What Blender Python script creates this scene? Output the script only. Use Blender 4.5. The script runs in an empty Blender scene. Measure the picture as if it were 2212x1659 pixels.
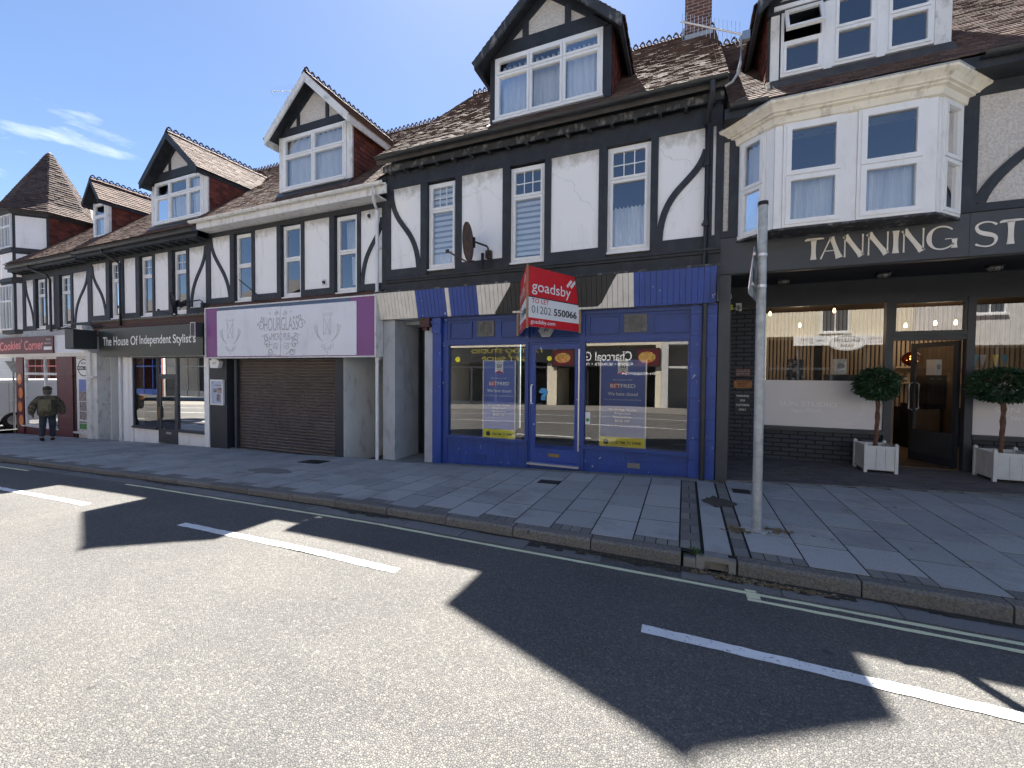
import bpy, bmesh, math, random
from mathutils import Vector, Matrix
random.seed(7)
SC = bpy.context.scene
COL = SC.collection
R = math.radians

# ---------------------------------------------------------------- camera
CAM_POS = Vector((0.0, -7.2, 1.67))
YAW, PITCH, ROLL = R(22.5), R(1.5), 0.0081
fw = Vector((-math.sin(YAW)*math.cos(PITCH), math.cos(YAW)*math.cos(PITCH), -math.sin(PITCH)))
r0 = Vector((math.cos(YAW), math.sin(YAW), 0))
u0 = r0.cross(fw)
rr = math.cos(ROLL)*r0 + math.sin(ROLL)*u0
uu = math.cos(ROLL)*u0 - math.sin(ROLL)*r0
cd = bpy.data.cameras.new('camera')
cam = bpy.data.objects.new('camera', cd)
COL.objects.link(cam)
cam.matrix_world = Matrix((( rr.x, uu.x, -fw.x, CAM_POS.x), (rr.y, uu.y, -fw.y, CAM_POS.y), (rr.z, uu.z, -fw.z, CAM_POS.z), (0, 0, 0, 1)))
cd.sensor_width = 36.0
cd.lens = 36.0*900/2212
cd.clip_start = 0.05
cd.clip_end = 3000
SC.camera = cam

# ---------------------------------------------------------------- sky and sun
SUN_EL, SUN_AZ = R(58.2), R(26.0)          # azimuth measured from +Y towards -X
world = bpy.data.worlds.new('World')
SC.world = world
world.use_nodes = True
nt = world.node_tree
for n in list(nt.nodes): nt.nodes.remove(n)
wo = nt.nodes.new('ShaderNodeOutputWorld'); bg = nt.nodes.new('ShaderNodeBackground')
sky = nt.nodes.new('ShaderNodeTexSky'); sky.sky_type = 'NISHITA'; sky.sun_disc = False
sky.sun_elevation = SUN_EL
sky.sun_rotation = -SUN_AZ
sky.air_density = 0.72; sky.dust_density = 0.25; sky.ozone_density = 3.0
# thin cirrus clouds low in the left of the sky, laid on view direction
tc = nt.nodes.new('ShaderNodeTexCoord')
mp = nt.nodes.new('ShaderNodeMapping'); mp.inputs['Rotation'].default_value = (0, R(35), 0); mp.inputs['Scale'].default_value = (3.0, 3.0, 12.0)
no = nt.nodes.new('ShaderNodeTexNoise'); no.inputs['Scale'].default_value = 1.6; no.inputs['Detail'].default_value = 7; no.inputs['Roughness'].default_value = 0.58
cr = nt.nodes.new('ShaderNodeValToRGB'); cr.color_ramp.elements[0].position = 0.55; cr.color_ramp.elements[1].position = 0.78
cr.color_ramp.elements[1].color = (0.75, 0.75, 0.75, 1)
mx = nt.nodes.new('ShaderNodeMixRGB'); mx.inputs[2].default_value = (7.5, 7.8, 8.2, 1)
nt.links.new(tc.outputs['Generated'], mp.inputs['Vector']); nt.links.new(mp.outputs[0], no.inputs['Vector'])
dp = nt.nodes.new('ShaderNodeVectorMath'); dp.operation = 'DOT_PRODUCT'; dp.inputs[1].default_value = Vector((-.895, .31, .315)).normalized()
mk = nt.nodes.new('ShaderNodeMapRange'); mk.inputs['From Min'].default_value = .988; mk.inputs['From Max'].default_value = .9975
ml = nt.nodes.new('ShaderNodeMath'); ml.operation = 'MULTIPLY'
nt.links.new(tc.outputs['Generated'], dp.inputs[0]); nt.links.new(dp.outputs['Value'], mk.inputs['Value'])
nt.links.new(no.outputs['Fac'], cr.inputs[0]); nt.links.new(cr.outputs[0], ml.inputs[0]); nt.links.new(mk.outputs[0], ml.inputs[1]); nt.links.new(ml.outputs[0], mx.inputs[0])
nt.links.new(sky.outputs[0], mx.inputs[1]); nt.links.new(mx.outputs[0], bg.inputs['Color'])
bg.inputs['Strength'].default_value = 0.05
nt.links.new(bg.outputs[0], wo.inputs['Surface'])
sd = bpy.data.lights.new('sun', 'SUN'); sd.energy = 5.0; sd.angle = R(0.6); sd.color = (1.0, 0.95, 0.87)
so = bpy.data.objects.new('sun', sd); COL.objects.link(so)
sv = Vector((-math.sin(SUN_AZ)*math.cos(SUN_EL), math.cos(SUN_AZ)*math.cos(SUN_EL), math.sin(SUN_EL)))
so.rotation_euler = sv.to_track_quat('Z', 'Y').to_euler()
so.location = sv*60
SC.view_settings.view_transform = 'Standard'
SC.view_settings.look = 'None'
SC.view_settings.gamma = 1.0
SC.view_settings.exposure = 2.2
SC.cycles.max_bounces = 8
SC.cycles.transparent_max_bounces = 16

# ---------------------------------------------------------------- materials
def _new(name):
    m = bpy.data.materials.new(name); m.use_nodes = True
    nt = m.node_tree
    return m, nt, nt.nodes['Principled BSDF']
def ramp(nt, stops):
    r = nt.nodes.new('ShaderNodeValToRGB'); e = r.color_ramp.elements
    while len(e) < len(stops): e.new(0.5)
    for el, (p, c) in zip(e, stops): el.position = p; el.color = tuple(c)+((1,) if len(c) == 3 else ())
    return r
def coords(nt, scale=(1, 1, 1), kind='Object'):
    t = nt.nodes.new('ShaderNodeTexCoord'); m = nt.nodes.new('ShaderNodeMapping')
    m.inputs['Scale'].default_value = scale
    nt.links.new(t.outputs[kind], m.inputs['Vector'])
    return m.outputs[0]
def noise(nt, vec, scale, detail=4, rough=.55):
    n = nt.nodes.new('ShaderNodeTexNoise'); n.inputs['Scale'].default_value = scale
    n.inputs['Detail'].default_value = detail; n.inputs['Roughness'].default_value = rough
    nt.links.new(vec, n.inputs['Vector']); return n.outputs['Fac']
def mix(nt, f, a, b, mode='MIX'):
    m = nt.nodes.new('ShaderNodeMixRGB'); m.blend_type = mode
    for i, x in enumerate((f, a, b)):
        if isinstance(x, (int, float)): m.inputs[i].default_value = x if i == 0 else (x, x, x, 1)
        elif isinstance(x, tuple): m.inputs[i].default_value = x+((1,) if len(x) == 3 else ())
        else: nt.links.new(x, m.inputs[i])
    return m.outputs[0]
def bump(nt, p, h, strength=.4, dist=.01):
    b = nt.nodes.new('ShaderNodeBump'); b.inputs['Strength'].default_value = strength; b.inputs['Distance'].default_value = dist
    nt.links.new(h, b.inputs['Height']); nt.links.new(b.outputs[0], p.inputs['Normal'])
def plain(name, c, rough=.6, var=.18, scale=3.0, metal=0.0, bs=.15, bscale=60, spec=.5, stretch=(1, 1, 1), dirt=None, dirt_amt=.5, dirt_scale=1.2):
    m, nt, p = _new(name)
    v = coords(nt, stretch)
    n = noise(nt, v, scale, 5)
    lo = tuple(max(0, x*(1-var)) for x in c); hi = tuple(min(1, x*(1+var)) for x in c)
    rp = ramp(nt, [(.3, lo), (.7, hi)]); nt.links.new(n, rp.inputs[0])
    col = rp.outputs[0]
    if dirt:
        v2 = coords(nt, (dirt_scale*1.6, dirt_scale*1.6, dirt_scale*.7))
        n2 = noise(nt, v2, 1.7, 8, .68)
        r2 = ramp(nt, [(.52, (0, 0, 0)), (.72, (dirt_amt,)*3)]); nt.links.new(n2, r2.inputs[0])
        col = mix(nt, r2.outputs[0], col, dirt)
    nt.links.new(col, p.inputs['Base Color'])
    p.inputs['Roughness'].default_value = rough; p.inputs['Metallic'].default_value = metal
    p.inputs['Specular IOR Level'].default_value = spec
    if bs: bump(nt, p, noise(nt, v, bscale, 3), bs, .004)
    return m
M = {}
M['white_render'] = plain('white_render', (.86, .86, .87), .8, .03, 1.5, bs=.25, bscale=45, dirt=(.42, .38, .33), dirt_amt=.4)
M['roughcast'] = None
def render_mat(name, c, ztop=None):
    m, nt, p = _new(name); v = coords(nt)
    base = ramp(nt, [(.3, tuple(x*.965 for x in c)), (.7, c)]); nt.links.new(noise(nt, v, 1.3, 5), base.inputs[0])
    n2 = noise(nt, coords(nt, (2.6, 2.6, .55)), 1.7, 8, .7); r2 = ramp(nt, [(.54, (0, 0, 0)), (.76, (.42,)*3)]); nt.links.new(n2, r2.inputs[0])
    col = mix(nt, r2.outputs[0], base.outputs[0], (.46, .43, .38))
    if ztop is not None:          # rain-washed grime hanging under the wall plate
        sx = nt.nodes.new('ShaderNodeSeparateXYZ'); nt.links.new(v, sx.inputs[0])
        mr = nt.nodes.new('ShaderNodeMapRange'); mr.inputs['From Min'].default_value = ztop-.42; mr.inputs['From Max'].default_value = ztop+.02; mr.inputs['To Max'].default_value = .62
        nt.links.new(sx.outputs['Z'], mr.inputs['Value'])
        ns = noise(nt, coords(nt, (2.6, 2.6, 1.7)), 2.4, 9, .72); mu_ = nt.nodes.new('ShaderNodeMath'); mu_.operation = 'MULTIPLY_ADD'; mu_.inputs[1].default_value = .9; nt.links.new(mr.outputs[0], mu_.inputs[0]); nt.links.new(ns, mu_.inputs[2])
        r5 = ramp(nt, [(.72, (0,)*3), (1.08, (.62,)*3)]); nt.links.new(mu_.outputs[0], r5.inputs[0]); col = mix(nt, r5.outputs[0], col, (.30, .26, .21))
    w = nt.nodes.new('ShaderNodeTexNoise'); w.inputs['Scale'].default_value = 1.6; w.inputs['Detail'].default_value = 6; nt.links.new(v, w.inputs['Vector'])
    vd = nt.nodes.new('ShaderNodeTexVoronoi'); vd.feature = 'DISTANCE_TO_EDGE'; vd.inputs['Scale'].default_value = .75
    mv = nt.nodes.new('ShaderNodeMixRGB'); mv.inputs[0].default_value = .30; nt.links.new(v, mv.inputs[1]); nt.links.new(w.outputs['Color'], mv.inputs[2]); nt.links.new(mv.outputs[0], vd.inputs['Vector'])
    r3 = ramp(nt, [(0, (.30,)*3), (.0035, (0,)*3)]); nt.links.new(vd.outputs['Distance'], r3.inputs[0])
    col = mix(nt, r3.outputs[0], col, (.33, .31, .29))
    nt.links.new(col, p.inputs['Base Color']); p.inputs['Roughness'].default_value = .85
    bump(nt, p, noise(nt, v, 30, 4), .3, .006); return m
M['white_render'] = render_mat('white_render', (.87, .87, .87))
def chipped(name, c, chip, wear=.70, dark=.55):
    m, nt, p = _new(name); v = coords(nt)
    base = ramp(nt, [(.3, tuple(x*.86 for x in c)), (.7, tuple(x*1.1 for x in c))]); nt.links.new(noise(nt, v, 3, 5), base.inputs[0])
    g = noise(nt, coords(nt, (2, 2, .5)), 2.2, 7, .7); rg = ramp(nt, [(.5, (0,)*3), (.75, (dark,)*3)]); nt.links.new(g, rg.inputs[0])
    col = mix(nt, rg.outputs[0], base.outputs[0], tuple(x*.5+.012 for x in c))
    n = noise(nt, coords(nt, (1, 1, .7)), 17, 5, .62); rp = ramp(nt, [(wear, (0,)*3), (wear+.012, (1,)*3)]); nt.links.new(n, rp.inputs[0])
    nt.links.new(mix(nt, rp.outputs[0], col, chip), p.inputs['Base Color']); p.inputs['Roughness'].default_value = .42
    bump(nt, p, noise(nt, v, 45, 4), .15, .004); return m
M['timber'] = plain('black_timber', (.020, .024, .031), .62, .3, 5, bs=.35, bscale=35, dirt=(.06, .066, .076), dirt_amt=.5, dirt_scale=2.5)
M['timber_flaking'] = plain('flaking_timber', (.03, .032, .036), .7, .3, 5, bs=.5, bscale=30, dirt=(.34, .33, .31), dirt_amt=.8, dirt_scale=3.5)
M['upvc'] = plain('white_window_frame', (.80, .80, .80), .35, .03, 2, bs=.05, dirt=(.5, .46, .38), dirt_amt=.25, dirt_scale=3)
M['white_paint'] = plain('weathered_white_paint', (.72, .71, .69), .55, .06, 4, bs=.3, bscale=30, dirt=(.25, .23, .2), dirt_amt=.75, dirt_scale=3.2)
M['cream_paint'] = plain('weathered_cream_paint', (.78, .72, .60), .6, .10, 3, bs=.3, bscale=25, dirt=(.2, .15, .1), dirt_amt=.6, dirt_scale=3)
M['gutter'] = plain('black_gutter', (.018, .020, .023), .4, .25, 6, bs=.1)
M['white_pipe'] = plain('white_pipe', (.72, .73, .75), .4, .05, 4, bs=.05, dirt=(.4, .4, .4), dirt_amt=.3)
M['blue'] = chipped('blue_paint', (.022, .062, .29), (.55, .58, .66), .685)
M['blue_dark'] = plain('blue_paint_deep', (.018, .050, .21), .45, .15, 4, bs=.12, bscale=40)
M['cream_board'] = plain('cream_boarding', (.72, .68, .60), .55, .08, 5, bs=.2, dirt=(.45, .40, .33), dirt_amt=.5, dirt_scale=4)
M['black_paint'] = plain('black_paint', (.018, .020, .022), .5, .2, 4, bs=.15)
M['charcoal'] = plain('charcoal_paint', (.045, .049, .057), .5, .15, 3, bs=.15)
M['charcoal_dark'] = plain('dark_charcoal_paint', (.026, .030, .038), .55, .15, 3, bs=.1)
M['grey_render'] = plain('grey_render', (.40, .42, .45), .85, .12, 2, bs=.35, bscale=40, dirt=(.16, .15, .13), dirt_amt=.6)
M['stained_render'] = plain('stained_render', (.74, .75, .74), .85, .06, 1.5, bs=.35, bscale=40, dirt=(.30, .29, .26), dirt_amt=.55, dirt_scale=1.6)
M['purple'] = plain('purple_panel', (.22, .075, .24), .45, .08, 2, bs=.05)
M['slate_blue'] = plain('slate_blue_panel', (.07, .12, .22), .5, .15, 3, bs=.05)
M['sign_green'] = plain('dark_green_sign', (.022, .030, .024), .4, .1, 1, bs=.03)
M['maroon'] = plain('maroon_paint', (.10, .012, .020), .5, .12, 3, bs=.15)
M['maroon_deep'] = plain('deep_maroon_paint', (.045, .008, .012), .5, .12, 3, bs=.1)
M['letter_white'] = plain('white_lettering', (.80, .80, .80), .4, .02, bs=0)
M['letter_grey'] = plain('faded_grey_print', (.36, .36, .40), .5, .15, 8, bs=0)
M['letter_faint'] = plain('faint_grey_print', (.55, .56, .61), .5, .08, 8, bs=0)
M['letter_dark'] = plain('dark_lettering', (.02, .02, .025), .5, .05, bs=0)
M['letter_cream'] = plain('cream_lettering', (.72, .66, .58), .5, .04, bs=.05)
M['letter_yellow'] = plain('yellow_lettering', (.42, .36, .05), .5, .05, bs=0)
M['red_print'] = plain('red_print', (.62, .012, .02), .4, .04, bs=0)
M['pink_print'] = plain('coral_print', (.72, .16, .17), .4, .06, bs=0)
M['orange_print'] = plain('orange_print', (.75, .22, .04), .4, .3, 8, bs=0)
M['yellow'] = plain('yellow_print', (.90, .80, .03), .4, .05, bs=0)
M['poster_blue'] = plain('poster_blue', (.13, .19, .50), .45, .06, bs=0)
M['banner'] = plain('white_banner', (.74, .76, .82), .45, .03, 1, bs=.25, bscale=3, dirt=(.50, .50, .55), dirt_amt=.35, dirt_scale=.8)
M['print_mix'] = plain('photo_print', (.25, .20, .20), .4, .9, 14, bs=0)
M['green_print'] = plain('green_print', (.06, .28, .05), .4, .4, 9, bs=0)
M['galvanised'] = plain('galvanised_steel', (.36, .38, .39), .5, .22, 14, metal=.35, bs=.1, dirt=(.16, .17, .17), dirt_amt=.4, dirt_scale=5)
M['steel'] = plain('steel', (.45, .46, .47), .35, .1, 5, metal=.8, bs=0)
M['aluminium'] = plain('aluminium', (.60, .60, .62), .35, .06, 5, metal=.7, bs=0)
M['rust'] = plain('rusty_metal', (.055, .035, .028), .75, .5, 9, bs=.4, dirt=(.22, .08, .03), dirt_amt=.6, dirt_scale=6)
M['dish_grey'] = plain('dark_dish_metal', (.03, .03, .032), .5, .3, 6, bs=.1)
M['shutter'] = plain('brown_shutter', (.105, .082, .070), .45, .16, 1.2, metal=.15, bs=.05, dirt=(.17, .15, .14), dirt_amt=.35, dirt_scale=.5)
M['concrete'] = plain('concrete', (.20, .20, .19), .9, .15, 5, bs=.5, bscale=70, dirt=(.10, .09, .08), dirt_amt=.5)
M['lead'] = plain('lead_flashing', (.36, .38, .40), .6, .2, 5, bs=.2)
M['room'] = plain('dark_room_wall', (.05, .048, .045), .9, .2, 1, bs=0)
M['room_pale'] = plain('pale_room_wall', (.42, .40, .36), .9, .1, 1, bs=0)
M['curtain'] = plain('net_curtain', (.90, .91, .93), .9, .03, 6, bs=.1)
M['curtain_grey'] = plain('grey_curtain', (.33, .34, .35), .9, .1, 6, bs=.1)
M['blind_dark'] = plain('blind_band', (.30, .33, .38), .8, .08, 6, bs=0)
M['planter'] = plain('planter_paint', (.66, .66, .64), .5, .04, 6, bs=.15, dirt=(.4, .4, .38), dirt_amt=.3, dirt_scale=4)
M['soil'] = plain('soil', (.035, .025, .018), .95, .4, 20, bs=.6)
M['bark'] = plain('bark', (.16, .085, .055), .85, .35, 18, bs=.5, bscale=50)
M['wood'] = plain('bare_wood', (.30, .20, .11), .7, .2, 8, bs=.2)
M['oak'] = plain('oak_slats', (.38, .28, .19), .6, .18, 9, bs=.1, stretch=(1, 1, .15))
M['black_felt'] = plain('black_backing', (.012, .011, .010), .9, .1, bs=0)
M['copper'] = plain('copper_glass', (.36, .07, .02), .25, .3, 5, metal=.7, bs=.2, bscale=10)
M['film'] = plain('frosted_film', (.78, .73, .72), .45, .03, 1, bs=0)
M['film_letter'] = plain('film_lettering', (.92, .90, .89), .4, .02, bs=0)
M['cream_wall'] = plain('cream_wall', (.74, .67, .52), .85, .06, 1, bs=.3, dirt=(.4, .34, .25), dirt_amt=.4)
M['grey_wall'] = plain('pale_brick_wall', (.55, .54, .52), .85, .1, 2, bs=.3)
M['red_brick_plain'] = plain('red_brick_plain', (.22, .07, .045), .85, .3, 8, bs=.3)
M['slate'] = plain('dark_slate', (.06, .055, .055), .8, .25, 6, bs=.3)
M['rubber'] = plain('rubber', (.015, .015, .015), .8, .2, bs=.1)
M['van_white'] = plain('van_paint', (.74, .74, .74), .25, .02, 1, bs=0)
M['moss'] = plain('moss_litter', (.09, .085, .04), .95, .5, 20, bs=.5)
M['brass'] = plain('brass', (.30, .22, .10), .4, .2, 6, metal=.8, bs=0)
M['orange_plaque'] = plain('corroded_brass_plate', (.42, .17, .045), .6, .35, 20, bs=.2)
M['brown_plaque'] = plain('brown_plaque', (.085, .03, .022), .6, .3, 20, bs=.2)

def glass(name, tint=(.9, .95, .95), k=1.9, base=.035, bstr=.03):
    m = bpy.data.materials.new(name); m.use_nodes = True; nt = m.node_tree
    for n in list(nt.nodes): nt.nodes.remove(n)
    o = nt.nodes.new('ShaderNodeOutputMaterial'); t = nt.nodes.new('ShaderNodeBsdfTransparent'); g = nt.nodes.new('ShaderNodeBsdfGlossy')
    t.inputs[0].default_value = tint+(1,); g.inputs['Roughness'].default_value = .003
    f = nt.nodes.new('ShaderNodeFresnel'); f.inputs['IOR'].default_value = 1.5
    mu = nt.nodes.new('ShaderNodeMath'); mu.operation = 'MULTIPLY_ADD'; mu.inputs[1].default_value = k; mu.inputs[2].default_value = base
    mu.use_clamp = True
    s = nt.nodes.new('ShaderNodeMixShader')
    nt.links.new(f.outputs[0], mu.inputs[0]); nt.links.new(mu.outputs[0], s.inputs[0])
    nt.links.new(t.outputs[0], s.inputs[1]); nt.links.new(g.outputs[0], s.inputs[2]); nt.links.new(s.outputs[0], o.inputs['Surface'])
    # slightly uneven panes
    v = coords(nt, (1, 1, 1)); n = noise(nt, v, .8, 1)
    b = nt.nodes.new('ShaderNodeBump'); b.inputs['Strength'].default_value = bstr; b.inputs['Distance'].default_value = .02
    nt.links.new(n, b.inputs['Height']); nt.links.new(b.outputs[0], g.inputs['Normal'])
    return m
M['glass'] = glass('window_glass', (.92, .96, .99), 1.7, .20)
M['clear_glass'] = glass('clear_glass', (.90, .92, .92), .9, .02, .0)
M['shop_glass'] = glass('shop_glass', (.88, .90, .90), 1.5, .13, .006)

def emit(name, c, s):
    m, nt, p = _new(name)
    p.inputs['Emission Color'].default_value = c+(1,); p.inputs['Emission Strength'].default_value = s
    p.inputs['Base Color'].default_value = c+(1,); return m
M['bulb'] = emit('lit_bulb', (1.0, .66, .28), 3.2)
M['glow'] = emit('lit_filament', (1.0, .30, .06), 2.2)

def roughcast():
    m, nt, p = _new('roughcast_render'); v = coords(nt)
    n = noise(nt, v, 38, 4, .6); rp = ramp(nt, [(.35, (.50, .46, .42)), (.6, (.68, .64, .60))]); nt.links.new(n, rp.inputs[0])
    nt.links.new(rp.outputs[0], p.inputs['Base Color']); p.inputs['Roughness'].default_value = .9
    bump(nt, p, n, 1.0, .02); return m
M['roughcast'] = roughcast()

def tile_mat(name, lo, hi, lich, la=.55, pos=(.55, .68)):
    m, nt, p = _new(name)
    g = nt.nodes.new('ShaderNodeNewGeometry')
    rp = ramp(nt, [(0, lo), (.6, tuple((a+b)/2 for a, b in zip(lo, hi))), (1, hi)]); nt.links.new(g.outputs['Random Per Island'], rp.inputs[0])
    v = coords(nt); n = noise(nt, v, 48, 5, .7)
    big = noise(nt, v, 1.1, 3)
    ad = nt.nodes.new('ShaderNodeMath'); ad.operation = 'MULTIPLY_ADD'; ad.inputs[1].default_value = .35
    nt.links.new(big, ad.inputs[0])
    sb = nt.nodes.new('ShaderNodeMath'); sb.operation = 'SUBTRACT'; nt.links.new(n, sb.inputs[0]); sb.inputs[1].default_value = .17
    nt.links.new(sb.outputs[0], ad.inputs[2])
    r2 = ramp(nt, [(pos[0]-.02, (0, 0, 0)), (pos[1]-.02, (la,)*3)]); nt.links.new(ad.outputs[0], r2.inputs[0])
    c = mix(nt, r2.outputs[0], rp.outputs[0], lich)
    nt.links.new(c, p.inputs['Base Color']); p.inputs['Roughness'].default_value = .85
    bump(nt, p, n, .5, .006); return m
M['roof_tile'] = tile_mat('roof_tiles', (.055, .032, .027), (.15, .092, .074), (.25, .205, .155), .34)
M['hung_tile'] = tile_mat('hung_tiles', (.075, .018, .014), (.20, .055, .035), (.06, .03, .025), .6)
M['turret_tile'] = tile_mat('turret_tiles', (.038, .022, .019), (.10, .06, .05), (.33, .29, .24), .35)
M['crest'] = plain('terracotta_crest', (.085, .042, .034), .85, .35, 12, bs=.4, bscale=40)

def brick_mat(name, c1, c2, mortar, w=.225, h=.075, ms=.012, vscale=1, bs=.6, axes='XZ'):
    m, nt, p = _new(name)
    t = nt.nodes.new('ShaderNodeTexCoord'); sx = nt.nodes.new('ShaderNodeSeparateXYZ'); cb = nt.nodes.new('ShaderNodeCombineXYZ')
    nt.links.new(t.outputs['Object'], sx.inputs[0])
    if axes == 'XZ':
        a = nt.nodes.new('ShaderNodeMath'); a.operation = 'ADD'; nt.links.new(sx.outputs['X'], a.inputs[0]); nt.links.new(sx.outputs['Y'], a.inputs[1])
        nt.links.new(a.outputs[0], cb.inputs[0]); nt.links.new(sx.outputs['Z'], cb.inputs[1])
    else:
        nt.links.new(sx.outputs['X'], cb.inputs[0]); nt.links.new(sx.outputs['Y'], cb.inputs[1])
    b = nt.nodes.new('ShaderNodeTexBrick'); b.inputs['Scale'].default_value = 1
    b.inputs['Brick Width'].default_value = w; b.inputs['Row Height'].default_value = h; b.inputs['Mortar Size'].default_value = ms
    b.inputs['Color1'].default_value = c1+(1,); b.inputs['Color2'].default_value = c2+(1,); b.inputs['Mortar'].default_value = mortar+(1,)
    nt.links.new(cb.outputs[0], b.inputs['Vector'])
    n = noise(nt, coords(nt), 30, 4)
    c = mix(nt, .35, b.outputs['Color'], mix(nt, .5, b.outputs['Color'], n, 'MULTIPLY'))
    nt.links.new(c, p.inputs['Base Color']); p.inputs['Roughness'].default_value = .8
    inv = nt.nodes.new('ShaderNodeMath'); inv.operation = 'SUBTRACT'; inv.inputs[0].default_value = 1; nt.links.new(b.outputs['Fac'], inv.inputs[1])
    ad = nt.nodes.new('ShaderNodeMath'); ad.operation = 'MULTIPLY_ADD'; ad.inputs[1].default_value = .3
    nt.links.new(n, ad.inputs[0]); nt.links.new(inv.outputs[0], ad.inputs[2])
    bump(nt, p, ad.outputs[0], bs, .012); return m
M['brick'] = brick_mat('red_brick', (.17, .055, .035), (.10, .035, .028), (.30, .24, .19))
M['brick_black'] = brick_mat('charcoal_brick', (.072, .078, .092), (.055, .060, .072), (.018, .019, .022), .28, .085, .012, bs=1.0)
M['brick_dark'] = brick_mat('weathered_brick', (.13, .05, .035), (.09, .038, .03), (.10, .085, .075))

def asphalt():
    m, nt, p = _new('asphalt'); v = coords(nt)
    vo = nt.nodes.new('ShaderNodeTexVoronoi'); vo.inputs['Scale'].default_value = 84; nt.links.new(v, vo.inputs['Vector'])
    vo.inputs['Randomness'].default_value = 1
    vd = nt.nodes.new('ShaderNodeTexVoronoi'); vd.feature = 'DISTANCE_TO_EDGE'; vd.inputs['Scale'].default_value = 84; nt.links.new(v, vd.inputs['Vector'])
    sx = nt.nodes.new('ShaderNodeSeparateXYZ'); nt.links.new(vo.outputs['Color'], sx.inputs[0])
    rp = ramp(nt, [(0, (.105, .105, .104)), (.5, (.134, .132, .127)), (.85, (.160, .155, .146)), (1, (.21, .202, .185))]); nt.links.new(sx.outputs['X'], rp.inputs[0])
    re = ramp(nt, [(.0, (.38,)*3), (.12, (1, 1, 1))]); nt.links.new(vd.outputs['Distance'], re.inputs[0])
    c = mix(nt, 1.0, rp.outputs[0], re.outputs[0], 'MULTIPLY')
    big = noise(nt, v, .7, 6, .6); rb = ramp(nt, [(.3, (.84, .84, .86)), (.7, (1.10, 1.08, 1.05))]); nt.links.new(big, rb.inputs[0])
    c = mix(nt, 1.0, c, rb.outputs[0], 'MULTIPLY')
    st = noise(nt, coords(nt, (.12, 1.6, 1)), 1.3, 5, .5); rs = ramp(nt, [(.35, (.93,)*3), (.65, (1.06,)*3)]); nt.links.new(st, rs.inputs[0])
    c = mix(nt, 1.0, c, rs.outputs[0], 'MULTIPLY')
    sp = nt.nodes.new('ShaderNodeTexVoronoi'); sp.inputs['Scale'].default_value = 1.15; nt.links.new(v, sp.inputs['Vector'])
    wn = noise(nt, v, 40, 3); ad = nt.nodes.new('ShaderNodeMath'); ad.operation = 'MULTIPLY_ADD'; ad.inputs[1].default_value = .03; nt.links.new(wn, ad.inputs[0]); nt.links.new(sp.outputs['Distance'], ad.inputs[2])
    r4 = ramp(nt, [(.045, (.45,)*3), (.055, (0,)*3)]); nt.links.new(ad.outputs[0], r4.inputs[0]); c = mix(nt, r4.outputs[0], c, (.02, .02, .02))
    nt.links.new(c, p.inputs['Base Color']); p.inputs['Roughness'].default_value = .82; p.inputs['Specular IOR Level'].default_value = .35
    r3 = ramp(nt, [(0, (0,)*3), (.18, (1,)*3)]); nt.links.new(vd.outputs['Distance'], r3.inputs[0])
    bump(nt, p, r3.outputs[0], .55, .008); return m
M['asphalt'] = asphalt()

def worn_paint(name, c, wear=.42):
    m, nt, p = _new(name); v = coords(nt)
    n = noise(nt, v, 45, 5, .7); rp = ramp(nt, [(wear-.06, (.09, .09, .088)), (wear, c)]); nt.links.new(n, rp.inputs[0])
    n2 = noise(nt, v, 3, 3); r2 = ramp(nt, [(.3, (.85,)*3), (.7, (1.05,)*3)]); nt.links.new(n2, r2.inputs[0])
    nt.links.new(mix(nt, 1, rp.outputs[0], r2.outputs[0], 'MULTIPLY'), p.inputs['Base Color']); p.inputs['Roughness'].default_value = .75
    bump(nt, p, n, .4, .004); return m
M['line_white'] = worn_paint('white_road_paint', (.74, .75, .75), .41)
M['line_yellow'] = worn_paint('yellow_road_paint', (.74, .74, .48), .38)

def island(name, lo, hi, spk=60, amt=.25, rough=.85, stain=(.12, .11, .095), sa=.55, bs=.35):
    m, nt, p = _new(name)
    g = nt.nodes.new('ShaderNodeNewGeometry'); rp = ramp(nt, [(0, lo), (1, hi)]); nt.links.new(g.outputs['Random Per Island'], rp.inputs[0])
    v = coords(nt); n = noise(nt, v, spk, 4, .7); r1 = ramp(nt, [(.3, (1-amt,)*3), (.7, (1+amt,)*3)]); nt.links.new(n, r1.inputs[0])
    c = mix(nt, 1, rp.outputs[0], r1.outputs[0], 'MULTIPLY')
    n2 = noise(nt, v, 1.3, 7, .62); r2 = ramp(nt, [(.52, (0,)*3), (.75, (sa,)*3)]); nt.links.new(n2, r2.inputs[0])
    c = mix(nt, r2.outputs[0], c, stain)
    gv = nt.nodes.new('ShaderNodeTexVoronoi'); gv.inputs['Scale'].default_value = 2.3; nt.links.new(v, gv.inputs['Vector'])
    rg = ramp(nt, [(.045, (.6,)*3), (.06, (0,)*3)]); nt.links.new(gv.outputs['Distance'], rg.inputs[0]); c = mix(nt, rg.outputs[0], c, (.03, .03, .03))
    nt.links.new(c, p.inputs['Base Color']); p.inputs['Roughness'].default_value = rough
    bump(nt, p, n, bs, .004); return m
M['slab'] = island('paving_slabs', (.29, .295, .29), (.385, .385, .375), 90, .22)
M['sett'] = island('grey_setts', (.14, .135, .125), (.22, .21, .195), 90, .35)
M['forecourt_block'] = island('forecourt_blocks', (.10, .093, .098), (.15, .138, .14), 80, .3)
M['kerb'] = island('kerb_stone', (.125, .118, .108), (.17, .16, .145), 55, .55, bs=.6)
M['channel'] = island('gutter_channel', (.12, .122, .122), (.19, .19, .187), 80, .3, bs=.5)
M['far_slab'] = plain('far_paving', (.16, .15, .135), .9, .15, 3)
M['gutter_dirt'] = plain('gutter_dirt', (.035, .030, .024), .95, .5, 14, bs=.8)
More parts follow.
